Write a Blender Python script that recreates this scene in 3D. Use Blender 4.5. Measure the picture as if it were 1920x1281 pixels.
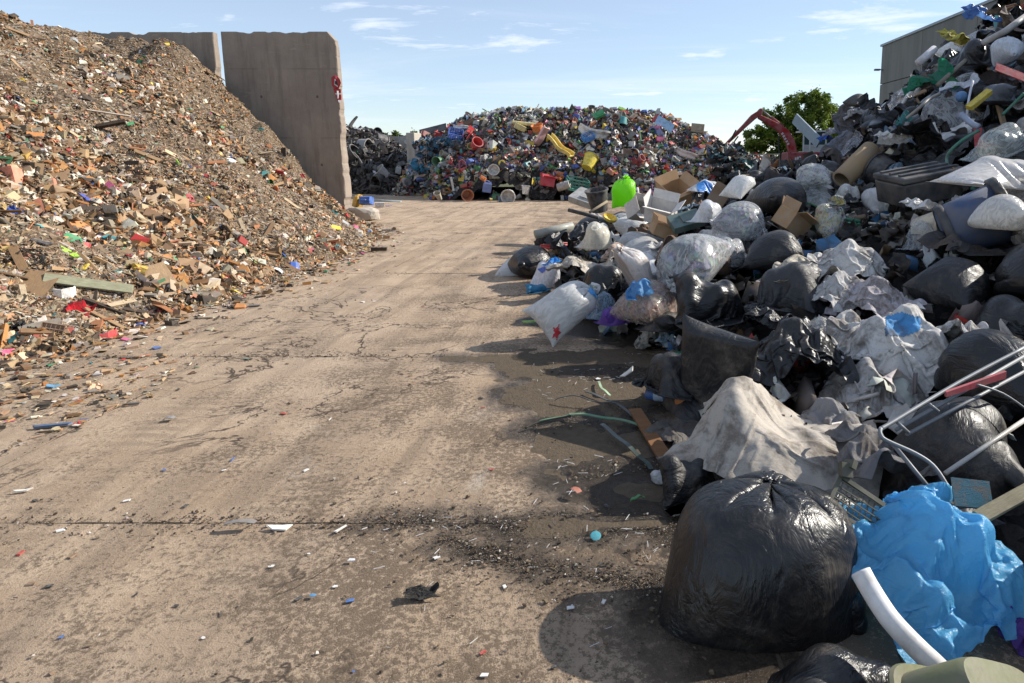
import bpy, math, random
import numpy as np
from mathutils import Vector, Matrix, Euler

rng = np.random.default_rng(7)
random.seed(7)
R = math.radians
scene = bpy.context.scene
for _o in list(bpy.data.objects):
    bpy.data.objects.remove(_o)

# ------------------------------------------------------------------ camera
CAM_H = 1.5
FPX, PX, PY, HORIZON = 1200.0, 1150.0, 475.0, 293.0      # focal length and optical centre, in photo pixels
PITCH = math.atan((PY - HORIZON) / FPX)
cam_data = bpy.data.cameras.new('camera')
cam_data.sensor_width = 36.0
cam_data.lens = FPX / 1920 * 36.0
cam_data.shift_x = (960 - PX) / 1920
cam_data.shift_y = -(640.5 - PY) / 1920
cam_data.clip_start = 0.05
cam_data.clip_end = 20000
cam = bpy.data.objects.new('camera', cam_data)
cam.location = (0, 0, CAM_H)
cam.rotation_euler = (math.pi / 2 - PITCH, 0, 0)
scene.collection.objects.link(cam)
scene.camera = cam

# ------------------------------------------------------------------ sky and sun
SUN_AZ, SUN_EL = R(71), R(32)                   # azimuth to the right of the view axis (+Y), elevation
world = bpy.data.worlds.new('World')
scene.world = world
world.use_nodes = True
wn = world.node_tree.nodes
wl = world.node_tree.links
wn.clear()
w_out = wn.new('ShaderNodeOutputWorld')
w_bg = wn.new('ShaderNodeBackground')
w_sky = wn.new('ShaderNodeTexSky')
w_sky.sky_type = 'NISHITA'
w_sky.sun_disc = False
w_sky.sun_elevation = SUN_EL
w_sky.sun_rotation = SUN_AZ
w_sky.air_density = 1.0
w_sky.dust_density = 0.0
w_sky.ozone_density = 4.0
w_bg.inputs['Strength'].default_value = 0.11
# thin high clouds: noise laid on a flat layer above the place
w_tc = wn.new('ShaderNodeTexCoord')
w_sep = wn.new('ShaderNodeSeparateXYZ')
wl.new(w_tc.outputs['Generated'], w_sep.inputs[0])
def wmath(op, a, b=None, clamp=False):
    n = wn.new('ShaderNodeMath'); n.operation = op; n.use_clamp = clamp
    for i, v in enumerate((a, b)):
        if v is None: continue
        if isinstance(v, (int, float)): n.inputs[i].default_value = v
        else: wl.new(v, n.inputs[i])
    return n.outputs[0]
zc = wmath('MAXIMUM', wmath('ADD', w_sep.outputs[2], 0.06), 0.02)
cx = wmath('DIVIDE', w_sep.outputs[0], zc)
cy = wmath('DIVIDE', w_sep.outputs[1], zc)
w_comb = wn.new('ShaderNodeCombineXYZ')
wl.new(cx, w_comb.inputs[0]); wl.new(cy, w_comb.inputs[1])
def cloud(scale, sx, sy, lo, hi, detail, seed, rough=.6, dist=0.0):
    mp = wn.new('ShaderNodeMapping'); mp.inputs['Scale'].default_value = (sx, sy, 1)
    mp.inputs['Location'].default_value = (seed, seed * .37, seed * .11)
    wl.new(w_comb.outputs[0], mp.inputs[0])
    nz = wn.new('ShaderNodeTexNoise'); nz.inputs['Scale'].default_value = scale
    nz.inputs['Detail'].default_value = detail; nz.inputs['Roughness'].default_value = rough
    nz.inputs['Distortion'].default_value = dist
    wl.new(mp.outputs[0], nz.inputs['Vector'])
    mr = wn.new('ShaderNodeMapRange'); mr.interpolation_type = 'SMOOTHSTEP'
    mr.inputs['From Min'].default_value = lo; mr.inputs['From Max'].default_value = hi
    wl.new(nz.outputs['Fac'], mr.inputs['Value'])
    return mr.outputs[0]
c1 = cloud(1.3, .8, 1.1, .49, .70, 9, 3.1, .62, .35)
c2 = cloud(.42, .6, 1.5, .44, .80, 7, 11.7, .66, .5)
low = wn.new('ShaderNodeMapRange')               # clouds bank up towards the horizon
low.inputs['From Min'].default_value = .15; low.inputs['From Max'].default_value = .02
low.inputs['To Min'].default_value = 0.0; low.inputs['To Max'].default_value = 1.0
wl.new(w_sep.outputs[2], low.inputs['Value'])
c3 = wmath('MULTIPLY', cloud(1.1, 1.0, .45, .44, .62, 10, 5.3, .6), low.outputs[0])
cl = wmath('MAXIMUM', wmath('MULTIPLY', c1, .80), wmath('MAXIMUM', wmath('ADD', wmath('MULTIPLY', c2, .34), .30), wmath('MULTIPLY', c3, .55)), True)
w_mix = wn.new('ShaderNodeMix'); w_mix.data_type = 'RGBA'
wl.new(cl, w_mix.inputs['Factor'])
wl.new(w_sky.outputs[0], w_mix.inputs[6])
w_mix.inputs[7].default_value = (6.7, 7.2, 8.0, 1)
wl.new(w_mix.outputs[2], w_bg.inputs['Color'])
wl.new(w_bg.outputs[0], w_out.inputs['Surface'])

sun_dir = Vector((math.sin(SUN_AZ) * math.cos(SUN_EL), math.cos(SUN_AZ) * math.cos(SUN_EL), math.sin(SUN_EL)))
sun_data = bpy.data.lights.new('sun', 'SUN')
sun_data.energy = 5.0
sun_data.angle = R(0.53)
sun_data.color = (1.0, .94, .84)
sun = bpy.data.objects.new('sun', sun_data)
sun.rotation_euler = (-sun_dir).to_track_quat('-Z', 'Y').to_euler()
sun.location = (20, 10, 30)
scene.collection.objects.link(sun)

scene.view_settings.view_transform = 'Standard'
scene.view_settings.look = 'None'
scene.view_settings.gamma = 1.0
scene.view_settings.use_curve_mapping = False
scene.view_settings.exposure = 0.46
scene.cycles.max_bounces = 7
scene.cycles.diffuse_bounces = 2
scene.cycles.transparent_max_bounces = 10
scene.cycles.caustics_reflective = False
scene.cycles.caustics_refractive = False
scene.cycles.use_denoising = True

# ------------------------------------------------------------------ where things stand
CT, ST = math.cos(PITCH), math.sin(PITCH)
def ray(u, v):
    x, y = (u - PX) / FPX, -(v - PY) / FPX
    return np.array([x, CT + ST * y, -ST + CT * y])
def at(u, v, d):                      # the place seen at photo pixel (u, v), d metres deep
    return np.array([0, 0, CAM_H]) + ray(u, v) * d
def on_ground(u, v, z=0.0):
    r = ray(u, v)
    return np.array([0, 0, CAM_H]) + r * ((z - CAM_H) / r[2])
def on_heap(u, v, h, d0=1.2, d1=45.0):
    r = ray(u, v); ds = np.arange(d0, d1, .02)
    p = np.array([0, 0, CAM_H]) + r * ds[:, None]
    below = p[:, 2] < h(p[:, 0], p[:, 1])
    i = int(np.argmax(below)) if below.any() else len(ds) - 1
    return p[i], ds[i]

# ------------------------------------------------------------------ numpy noise
def _hash(ix, iy, iz, seed):
    h = (ix.astype(np.int64) * 374761393 + iy.astype(np.int64) * 668265263 + iz.astype(np.int64) * 2147483647 + seed * 974711) & 0xffffffff
    h = ((h ^ (h >> 13)) * 1274126177) & 0xffffffff
    h = ((h ^ (h >> 16)) * 2246822519) & 0xffffffff
    return ((h ^ (h >> 15)) & 0xffff) / 32767.5 - 1.0
def vnoise(x, y, z=None, seed=0):
    x = np.asarray(x, float); y = np.asarray(y, float)
    z = np.zeros_like(x) if z is None else np.asarray(z, float)
    x, y, z = np.broadcast_arrays(x, y, z)
    ix, iy, iz = np.floor(x), np.floor(y), np.floor(z)
    fx, fy, fz = x - ix, y - iy, z - iz
    fx, fy, fz = (t * t * t * (t * (t * 6 - 15) + 10) for t in (fx, fy, fz))
    out = 0
    for dx in (0, 1):
        for dy in (0, 1):
            for dz in (0, 1):
                w = (fx if dx else 1 - fx) * (fy if dy else 1 - fy) * (fz if dz else 1 - fz)
                out = out + w * _hash(ix + dx, iy + dy, iz + dz, seed)
    return out
def fbm(x, y, z=None, oct=4, seed=0, gain=.5):
    s, a, f = 0, 1.0, 1.0
    for o in range(oct):
        s = s + a * vnoise(np.asarray(x) * f, np.asarray(y) * f, None if z is None else np.asarray(z) * f, seed + o * 17)
        a *= gain; f *= 2.03
    return s

# ------------------------------------------------------------------ objects
COL = scene.collection
def tag(o, label=None, cat=None, group=None, kind=None):
    if label: o['label'] = label
    if cat: o['category'] = cat
    if group: o['group'] = group
    if kind: o['kind'] = kind
    return o
def link(name, mesh, parent=None, mat=None):
    o = bpy.data.objects.new(name, mesh)
    COL.objects.link(o)
    if parent is not None: o.parent = parent
    if mat is not None:
        if len(mesh.materials) == 0: mesh.materials.append(mat)
        elif mesh.materials[0] != mat:
            o.material_slots[0].link = 'OBJECT'; o.material_slots[0].material = mat
    return o
def empty(name, loc=(0, 0, 0), rot=(0, 0, 0)):
    o = bpy.data.objects.new(name, None)
    o.empty_display_size = .1
    o.location = loc; o.rotation_euler = rot
    COL.objects.link(o)
    return o
def raw_mesh(name, verts, flat, totals, smooth=False, col=None):
    me = bpy.data.meshes.new(name)
    verts = np.ascontiguousarray(verts, dtype=np.float32)
    me.vertices.add(len(verts)); me.vertices.foreach_set('co', verts.ravel())
    flat = np.ascontiguousarray(flat, dtype=np.int32); totals = np.ascontiguousarray(totals, dtype=np.int32)
    me.loops.add(len(flat)); me.loops.foreach_set('vertex_index', flat)
    me.polygons.add(len(totals))
    starts = np.concatenate([[0], np.cumsum(totals)[:-1]]).astype(np.int32)
    me.polygons.foreach_set('loop_start', starts)
    me.polygons.foreach_set('use_smooth', np.full(len(totals), bool(smooth)))
    me.update(calc_edges=True)
    if col is not None:
        a = me.attributes.new('col', 'FLOAT_COLOR', 'POINT')
        c = np.ones((len(verts), 4), np.float32); c[:, :3] = col
        a.data.foreach_set('color', c.ravel())
    return me
# ------------------------------------------------------------------ labels that say which one, by what lies nearest
LANDMARK = {'R': [], 'F': [], 'L': [], 'G': []}
PENDING = []
CUT = ' with | at | in | on | behind | beside | below | left | right | under | above | standing | lying | nearest | leaning | between | before | half | high | over | along | drawn | hanging | to | near | of | by | sticking | pointing | tipped | caught | reaching | running | among | alone '.split('|')
def landmark(pool, o, label):
    if not label: return
    t = ' ' + label + ' '; k = min([t.find(' ' + c.strip() + ' ') for c in CUT if t.find(' ' + c.strip() + ' ') > 0] + [len(t)])
    ph = t[:k].strip()
    if 3 <= len(ph.split()) <= 6: LANDMARK[pool].append((o, ph))
def pending(o, base, cat, group, pool):
    o['category'] = cat; o['group'] = group; PENDING.append((o, base, pool))
def finish_labels():
    used = {o['label'] for o in bpy.data.objects if 'label' in o.keys()}
    marks = {}
    for pool, lst in LANDMARK.items():
        n = {}
        for o, ph in lst: n[ph] = n.get(ph, 0) + 1
        m = [(np.array(o.matrix_world.translation), ph) for o, ph in lst if n[ph] == 1]
        marks[pool] = (np.array([q[0] for q in m]), [pix(q[0]) for q in m], [q[1] for q in m])
    bpy.context.view_layer.update()
    for o, base, pool in PENDING:
        p = np.array(o.matrix_world.translation); P, UV, PH = marks[pool]
        u, v, _ = pix(p); order = np.argsort(((P - p) ** 2).sum(1))[:16]
        best = None
        for i in order:
            du, dv = u - UV[i][0], v - UV[i][1]
            rel = ('right of' if du > 0 else 'left of') if abs(du) > 1.1 * abs(dv) else ('below' if dv > 0 else 'above')
            lab = f'{base} {rel} the {PH[i]}'
            if best is None: best = lab
            if lab not in used: best = lab; break
        used.add(best); o['label'] = best
class MB:                                # collects faces of one mesh
    def __init__(s): s.v = []; s.f = []
    def add(s, verts, faces):
        b = len(s.v); s.v += [tuple(p) for p in verts]; s.f += [tuple(b + i for i in f) for f in faces]
        return s
    def box(s, c, size, rot=None, taper=1.0):
        hx, hy, hz = (t / 2 for t in size)
        vs = []
        for z in (-1, 1):
            k = taper if z > 0 else 1.0
            for x, y in ((-1, -1), (1, -1), (1, 1), (-1, 1)):
                vs.append(Vector((x * hx * k, y * hy * k, z * hz)))
        if rot is not None:
            m = rot if isinstance(rot, Matrix) else Euler(rot).to_matrix()
            vs = [m @ p for p in vs]
        c = Vector(c)
        return s.add([p + c for p in vs], [(3, 2, 1, 0), (4, 5, 6, 7), (0, 1, 5, 4), (1, 2, 6, 5), (2, 3, 7, 6), (3, 0, 4, 7)])
    def bar(s, a, b, w, h=None):         # square bar from a to b
        a, b = Vector(a), Vector(b); h = h or w
        d = b - a; q = d.to_track_quat('Z', 'Y').to_matrix()
        return s.box((a + b) / 2, (w, h, d.length), q)
    def tube(s, pts, r, n=8, cap=True):
        pts = [Vector(p) for p in pts]; rings = []
        rr = r if hasattr(r, '__len__') else [r] * len(pts)
        up = None; vs = []
        for i, p in enumerate(pts):
            t = (pts[min(i + 1, len(pts) - 1)] - pts[max(i - 1, 0)]).normalized()
            if up is None:
                up = Vector((0, 0, 1)) if abs(t.z) < .9 else Vector((1, 0, 0))
            a = t.cross(up).normalized(); bb = a.cross(t).normalized(); up = bb
            for k in range(n):
                th = 2 * math.pi * k / n
                vs.append(p + (a * math.cos(th) + bb * math.sin(th)) * rr[i])
        fs = []
        for i in range(len(pts) - 1):
            for k in range(n):
                fs.append((i * n + k, i * n + (k + 1) % n, (i + 1) * n + (k + 1) % n, (i + 1) * n + k))
        if cap:
            fs.append(tuple(range(n))[::-1]); fs.append(tuple((len(pts) - 1) * n + k for k in range(n)))
        return s.add(vs, fs)
    def lathe(s, prof, n=16, m=None):    # profile of (radius, height)
        vs = []; fs = []
        for r, z in prof:
            for k in range(n):
                th = 2 * math.pi * k / n
                vs.append(Vector((r * math.cos(th), r * math.sin(th), z)))
        for i in range(len(prof) - 1):
            for k in range(n):
                fs.append((i * n + k, i * n + (k + 1) % n, (i + 1) * n + (k + 1) % n, (i + 1) * n + k))
        if m is not None: vs = [m @ p for p in vs]
        return s.add(vs, fs)
    def mesh(s, name, smooth=False):
        me = bpy.data.meshes.new(name); me.from_pydata([tuple(p) for p in s.v], [], s.f)
        if smooth: me.polygons.foreach_set('use_smooth', np.ones(len(me.polygons), bool))
        me.update(); return me
    def obj(s, name, mat, parent=None, smooth=False):
        return link(name, s.mesh(name, smooth), parent, mat)
def bevel(o, w=.01, seg=2):
    m = o.modifiers.new('edge', 'BEVEL'); m.width = w; m.segments = seg; m.limit_method = 'ANGLE'
    return o
# ------------------------------------------------------------------ materials
class NT:
    def __init__(s, name):
        s.m = bpy.data.materials.new(name); s.m.use_nodes = True
        s.n = s.m.node_tree.nodes; s.l = s.m.node_tree.links
        s.n.clear(); s.out = s.n.new('ShaderNodeOutputMaterial')
    def put(s, sock, v):
        if v is None: return
        if hasattr(v, 'is_linked') or hasattr(v, 'links'): s.l.new(v, sock)
        elif isinstance(v, (tuple, list)) and len(v) == 3 and sock.type == 'RGBA': sock.default_value = (*v, 1)
        else: sock.default_value = v
    def node(s, t, **kw):
        n = s.n.new(t)
        for k, v in kw.items(): setattr(n, k, v)
        return n
    def math(s, op, a, b=None, c=None, clamp=False):
        n = s.node('ShaderNodeMath', operation=op, use_clamp=clamp)
        for i, v in enumerate((a, b, c)): s.put(n.inputs[i], v)
        return n.outputs[0]
    def coord(s, which='Object'):
        return s.node('ShaderNodeTexCoord').outputs[which]
    def pos(s): return s.node('ShaderNodeNewGeometry').outputs['Position']
    def mapping(s, vec, scale=(1, 1, 1), loc=(0, 0, 0), rot=(0, 0, 0)):
        n = s.node('ShaderNodeMapping'); s.put(n.inputs['Vector'], vec)
        n.inputs['Scale'].default_value = scale; n.inputs['Location'].default_value = loc; n.inputs['Rotation'].default_value = rot
        return n.outputs[0]
    def noise(s, vec, scale, detail=4, rough=.55, dist=0.0, out='Fac'):
        n = s.node('ShaderNodeTexNoise'); s.put(n.inputs['Vector'], vec)
        n.inputs['Scale'].default_value = scale; n.inputs['Detail'].default_value = detail
        n.inputs['Roughness'].default_value = rough; n.inputs['Distortion'].default_value = dist
        return n.outputs[out]
    def voro(s, vec, scale, feature='F1', out='Distance', rnd=1.0):
        n = s.node('ShaderNodeTexVoronoi', feature=feature); s.put(n.inputs['Vector'], vec)
        n.inputs['Scale'].default_value = scale; n.inputs['Randomness'].default_value = rnd
        return n.outputs[out]
    def rng(s, v, a, b, lo=0.0, hi=1.0, smooth=True):
        n = s.node('ShaderNodeMapRange'); n.interpolation_type = 'SMOOTHSTEP' if smooth else 'LINEAR'
        s.put(n.inputs['Value'], v)
        n.inputs['From Min'].default_value = a; n.inputs['From Max'].default_value = b
        n.inputs['To Min'].default_value = lo; n.inputs['To Max'].default_value = hi
        return n.outputs[0]
    def mix(s, f, a, b, blend='MIX'):
        n = s.node('ShaderNodeMix', data_type='RGBA', blend_type=blend)
        s.put(n.inputs['Factor'], f); s.put(n.inputs[6], a); s.put(n.inputs[7], b)
        return n.outputs[2]
    def bump(s, h, strength=.5, dist=.01, normal=None):
        n = s.node('ShaderNodeBump'); n.inputs['Strength'].default_value = strength; n.inputs['Distance'].default_value = dist
        s.put(n.inputs['Height'], h)
        if normal is not None: s.put(n.inputs['Normal'], normal)
        return n.outputs[0]
    def attr(s, name, out='Color'):
        n = s.node('ShaderNodeAttribute'); n.attribute_name = name; return n.outputs[out]
    def objcol(s): return s.node('ShaderNodeObjectInfo').outputs['Color']
    def objrand(s): return s.node('ShaderNodeObjectInfo').outputs['Random']
    def shifted(s, which='Object', k=37.0):        # texture space that differs from object to object
        n = s.node('ShaderNodeVectorMath', operation='ADD'); s.put(n.inputs[0], s.coord(which))
        c = s.node('ShaderNodeCombineXYZ'); r = s.objrand()
        for i in range(3): s.put(c.inputs[i], s.math('MULTIPLY', r, k * (1 + i * .7)))
        s.put(n.inputs[1], c.outputs[0]); return n.outputs[0]
    def principled(s, color, rough=.5, normal=None, spec=.5, metal=0.0, **kw):
        p = s.node('ShaderNodeBsdfPrincipled')
        s.put(p.inputs['Base Color'], color); s.put(p.inputs['Roughness'], rough)
        s.put(p.inputs['Specular IOR Level'], spec); s.put(p.inputs['Metallic'], metal)
        if normal is not None: s.put(p.inputs['Normal'], normal)
        for k, v in kw.items(): s.put(p.inputs[k.replace('_', ' ')], v)
        return p.outputs[0]
    def done(s, sh): s.l.new(sh, s.out.inputs['Surface']); return s.m

def dirt_on(t, vec, color, dirt=(.13, .10, .07), amount=.5, scale=5):
    f = t.rng(t.noise(vec, scale, 6, .65), .5 - .12, .5 + .25, 0, amount)
    return t.mix(f, color, dirt)

# hard plastic, wood and such, coloured by the object's own colour
def m_hard(name, rough=.42, dirt=.62, grain=False, spec=.5, dirt_col=(.14, .11, .08)):
    t = NT(name); v = t.shifted('Object')
    c = t.objcol()
    if grain:
        g = t.noise(t.mapping(v, (2, 14, 14)), 5, 5, .6)
        c = t.mix(t.rng(g, .3, .7, 0, .55), c, t.mix(.6, c, (.03, .02, .012)))
    else:
        c = t.mix(t.rng(t.noise(v, 3, 3), .3, .7, 0, .18), c, t.mix(.5, c, (1, 1, 1)))
    c = dirt_on(t, v, c, dirt_col, dirt, 6)
    r = t.rng(t.noise(v, 9, 4), .3, .7, rough, min(1, rough + .3))
    b = t.bump(t.noise(v, 40, 5), .25, .004)
    return t.done(t.principled(c, r, b, spec))
M_PLASTIC = m_hard('plastic')
M_WOOD = m_hard('wood', .75, .35, True, .25)
M_CARD = m_hard('cardboard', .85, .25, False, .15)
M_METAL_PAINT = m_hard('painted_metal', .55, .4, False, .25)
def m_stuff(name, rough=.7):
    t = NT(name); v = t.pos()
    c = dirt_on(t, v, t.attr('col'), (.17, .115, .066), .5, 9)
    b = t.bump(t.noise(v, 60, 4), .4, .004)
    return t.done(t.principled(c, rough, b, .3))
M_FRAG = m_stuff('shredded_waste')
M_FRAG_SHINY = m_stuff('plastic_scraps', .42)

def m_film(name, rough=.27, dust=.5, wr=1.0, spec=.5):        # opaque bag film, coloured by the object
    t = NT(name); v = t.shifted('Object')
    w1 = t.noise(t.mapping(v, (.45, 1.2, 1)), 6, 5, .55, 1.0)
    w2 = t.noise(t.mapping(v, (.4, 1.4, 1.4)), 17, 3, .5, .6)
    ridge = t.math('ABSOLUTE', t.math('SUBTRACT', w1, .5))
    h = t.math('ADD', t.math('MULTIPLY', ridge, 1.0), t.math('MULTIPLY', w2, .16))
    b = t.bump(h, .75 * wr, .03)
    d = t.rng(t.noise(v, 3.2, 6, .7), .48, .78, 0, dust)
    c = t.mix(d, t.objcol(), (.17, .14, .11))
    r = t.math('ADD', t.rng(t.noise(v, 14, 4), .3, .7, rough, rough + .14), t.math('MULTIPLY', d, .4))
    return t.done(t.principled(c, r, b, spec))
M_FILM = m_film('bag_film')
M_FILM_MATT = m_film('bag_film_dusty', .42, .75)
def m_clear(name, alpha=.5, dust=.35):                       # milky see-through bag film
    t = NT(name); v = t.shifted('Object')
    w1 = t.noise(t.mapping(v, (.5, 1.3, 1.1)), 6, 4, .5, 1.2)
    w2 = t.noise(v, 30, 4, .6, .8)
    ridge = t.math('ABSOLUTE', t.math('SUBTRACT', w1, .5))
    b = t.bump(t.math('ADD', ridge, t.math('MULTIPLY', w2, .06)), .5, .03)
    d = t.rng(t.noise(v, 2.6, 4, .6), .50, .78, 0, dust)
    c = t.mix(d, t.objcol(), (.36, .29, .22))
    pr = t.principled(c, .18, b, .6)
    tr = t.node('ShaderNodeBsdfTranslucent'); t.put(tr.inputs[0], c); t.put(tr.inputs['Normal'], b)
    m1 = t.node('ShaderNodeMixShader'); m1.inputs[0].default_value = .24
    t.put(m1.inputs[1], pr); t.put(m1.inputs[2], tr.outputs[0])
    tp = t.node('ShaderNodeBsdfTransparent')
    m2 = t.node('ShaderNodeMixShader')
    fold = t.rng(ridge, .0, .09, .25, 0.0)
    t.put(m2.inputs[0], t.math('SUBTRACT', 1 - alpha, t.math('ADD', fold, t.math('MULTIPLY', d, .4)), clamp=True))
    t.put(m2.inputs[1], m1.outputs[0]); t.put(m2.inputs[2], tp.outputs[0])
    return t.done(m2.outputs[0])
M_CLEAR = m_clear('clear_film', .26, .2)
M_MILKY = m_clear('milky_film', .82, .3)
def m_thin(name):                                             # single coloured film sheet, lets light through
    t = NT(name); v = t.shifted('Object')
    w1 = t.noise(v, 9, 6, .62, 1.2); ridge = t.math('ABSOLUTE', t.math('SUBTRACT', w1, .5))
    b = t.bump(t.math('ADD', ridge, t.math('MULTIPLY', t.noise(v, 30, 4), .25)), .5, .03)
    c = t.objcol()
    pr = t.principled(c, .25, b, .5)
    tr = t.node('ShaderNodeBsdfTranslucent'); t.put(tr.inputs[0], c); t.put(tr.inputs['Normal'], b)
    m1 = t.node('ShaderNodeMixShader'); m1.inputs[0].default_value = .5
    t.put(m1.inputs[1], pr); t.put(m1.inputs[2], tr.outputs[0])
    return t.done(m1.outputs[0])
M_THIN = m_thin('coloured_film')
def m_contents(name):                                         # mixed rubbish seen through a clear bag
    t = NT(name); v = t.shifted('Object')
    col = t.voro(v, 13, 'F1', 'Color')
    hsv = t.node('ShaderNodeHueSaturation'); hsv.inputs['Saturation'].default_value = .45; hsv.inputs['Value'].default_value = .42
    t.put(hsv.inputs['Color'], col)
    c = t.mix(t.rng(t.noise(v, 6, 3), .4, .6), hsv.outputs[0], t.objcol())
    b = t.bump(t.voro(v, 13), 1.0, .05)
    return t.done(t.principled(c, .6, b, .3))
M_CONTENTS = m_contents('bag_contents')
def m_woven(name):                                            # woven big-bag fabric, soiled
    t = NT(name); v = t.shifted('Object')
    wa = t.node('ShaderNodeTexWave', wave_type='BANDS', bands_direction='X'); wa.inputs['Scale'].default_value = 95; t.put(wa.inputs['Vector'], v)
    wb = t.node('ShaderNodeTexWave', wave_type='BANDS', bands_direction='Y'); wb.inputs['Scale'].default_value = 95; t.put(wb.inputs['Vector'], v)
    weave = t.math('MULTIPLY', wa.outputs['Fac'], wb.outputs['Fac'])
    n1 = t.noise(v, 3.0, 8, .7, .6); n2 = t.noise(v, 17, 6, .7)
    d = t.rng(t.math('ADD', n1, t.math('MULTIPLY', n2, .35)), .60, .80, 0, .75)
    c = t.mix(d, t.objcol(), (.13, .10, .075))
    c = t.mix(t.rng(t.noise(v, 90, 3), .55, .75, 0, .35), c, (.09, .075, .06))
    crease = t.math('ABSOLUTE', t.math('SUBTRACT', t.noise(t.mapping(v, (.6, 1.5, 1)), 5, 4, .55, 1.2), .5))
    b = t.bump(t.math('ADD', t.math('MULTIPLY', weave, .15), t.math('ADD', t.math('MULTIPLY', t.noise(v, 30, 5), .25), t.math('MULTIPLY', crease, 1.6))), .6, .02)
    return t.done(t.principled(c, .78, b, .25))
M_WOVEN = m_woven('woven_fabric')
def m_simple(name, c, rough=.5, metal=0.0, spec=.5, bscale=30, bstr=.15, var=.25, dark=(.05, .04, .03)):
    t = NT(name); v = t.shifted('Object')
    cc = t.mix(t.rng(t.noise(v, 4, 6, .65), .42, .75, 0, var), c, dark)
    return t.done(t.principled(cc, rough, t.bump(t.noise(v, bscale, 4), bstr, .005), spec, metal))
M_STEEL = m_simple('tube_metal', (.20, .21, .225), .55, .2)
M_DARKGLASS = m_simple('cab_glass', (.03, .06, .065), .08, 0, .6, var=.1)
M_RUBBER = m_simple('black_rubber', (.02, .02, .02), .7)
# ------------------------------------------------------------------ the yard floor
def seg_mask(t, p, a, b, r, soft, warp):
    a = (float(a[0]), float(a[1]), 0.0); b = (float(b[0]), float(b[1]), 0.0)
    ba = tuple(b[i] - a[i] for i in range(3)); bb = sum(q * q for q in ba) or 1e-6
    def vm(op, x, y=None, out=0):
        n = t.node('ShaderNodeVectorMath', operation=op); t.put(n.inputs[0], x)
        if y is not None:
            if op == 'SCALE': t.put(n.inputs['Scale'], y)
            else: t.put(n.inputs[1], y)
        return n.outputs[out]
    pa = vm('SUBTRACT', p, a)
    h = t.math('DIVIDE', vm('DOT_PRODUCT', pa, ba, 1), bb, clamp=True)
    hv = t.node('ShaderNodeVectorMath', operation='SCALE'); hv.inputs[0].default_value = ba; t.put(hv.inputs['Scale'], h)
    d = vm('LENGTH', vm('SUBTRACT', pa, hv.outputs[0]), None, 1)
    return t.rng(t.math('ADD', d, warp), r + soft, r - soft)
g = on_ground
WET = [(g(690, 978), g(1000, 985), .055), (g(930, 985), g(1290, 985), .13), (g(830, 1012), g(1010, 1060), .06), (g(1000, 1060), g(1260, 1105), .085),
       (g(1090, 890), g(1300, 900), .26), (g(1060, 800), g(1260, 830), .30), (g(990, 740), g(1200, 760), .26), (g(1000, 690), g(1230, 690), .30),
       (g(840, 671), g(1000, 676), .10), (g(1200, 950), g(1400, 1000), .25), (g(1040, 600), g(1200, 640), .3), (g(690, 436), g(722, 432), .22), (g(1260, 1130), g(1400, 1250), .2)]
PUDDLE = [(g(840, 672), g(1010, 672), .055), (g(985, 680), g(1200, 668), .19), (g(1040, 740), g(1230, 735), .17), (g(1110, 830), g(1290, 830), .16),
          (g(1180, 920), g(1330, 930), .13), (g(1010, 985), g(1240, 978), .035), (g(695, 437), g(720, 433), .16)]
def seg_dist(x, y, a, b):
    bx, by = b[0] - a[0], b[1] - a[1]
    h = np.clip(((x - a[0]) * bx + (y - a[1]) * by) / (bx * bx + by * by + 1e-9), 0, 1)
    return np.hypot(x - a[0] - bx * h, y - a[1] - by * h)
def floor_z(x, y):
    z = .0022 * fbm(x * 1.3, y * 1.3, oct=3, seed=3) + .0012 * fbm(x * 7, y * 7, oct=3, seed=9)
    for a, b, r in PUDDLE:
        d = seg_dist(x, y, a, b) + .17 * fbm(x * 3.1, y * 3.1, oct=4, seed=77) * min(1, r * 6)
        z = np.minimum(z, z - .016 * np.clip(1.5 - d / r, 0, 1))
    return z

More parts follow.
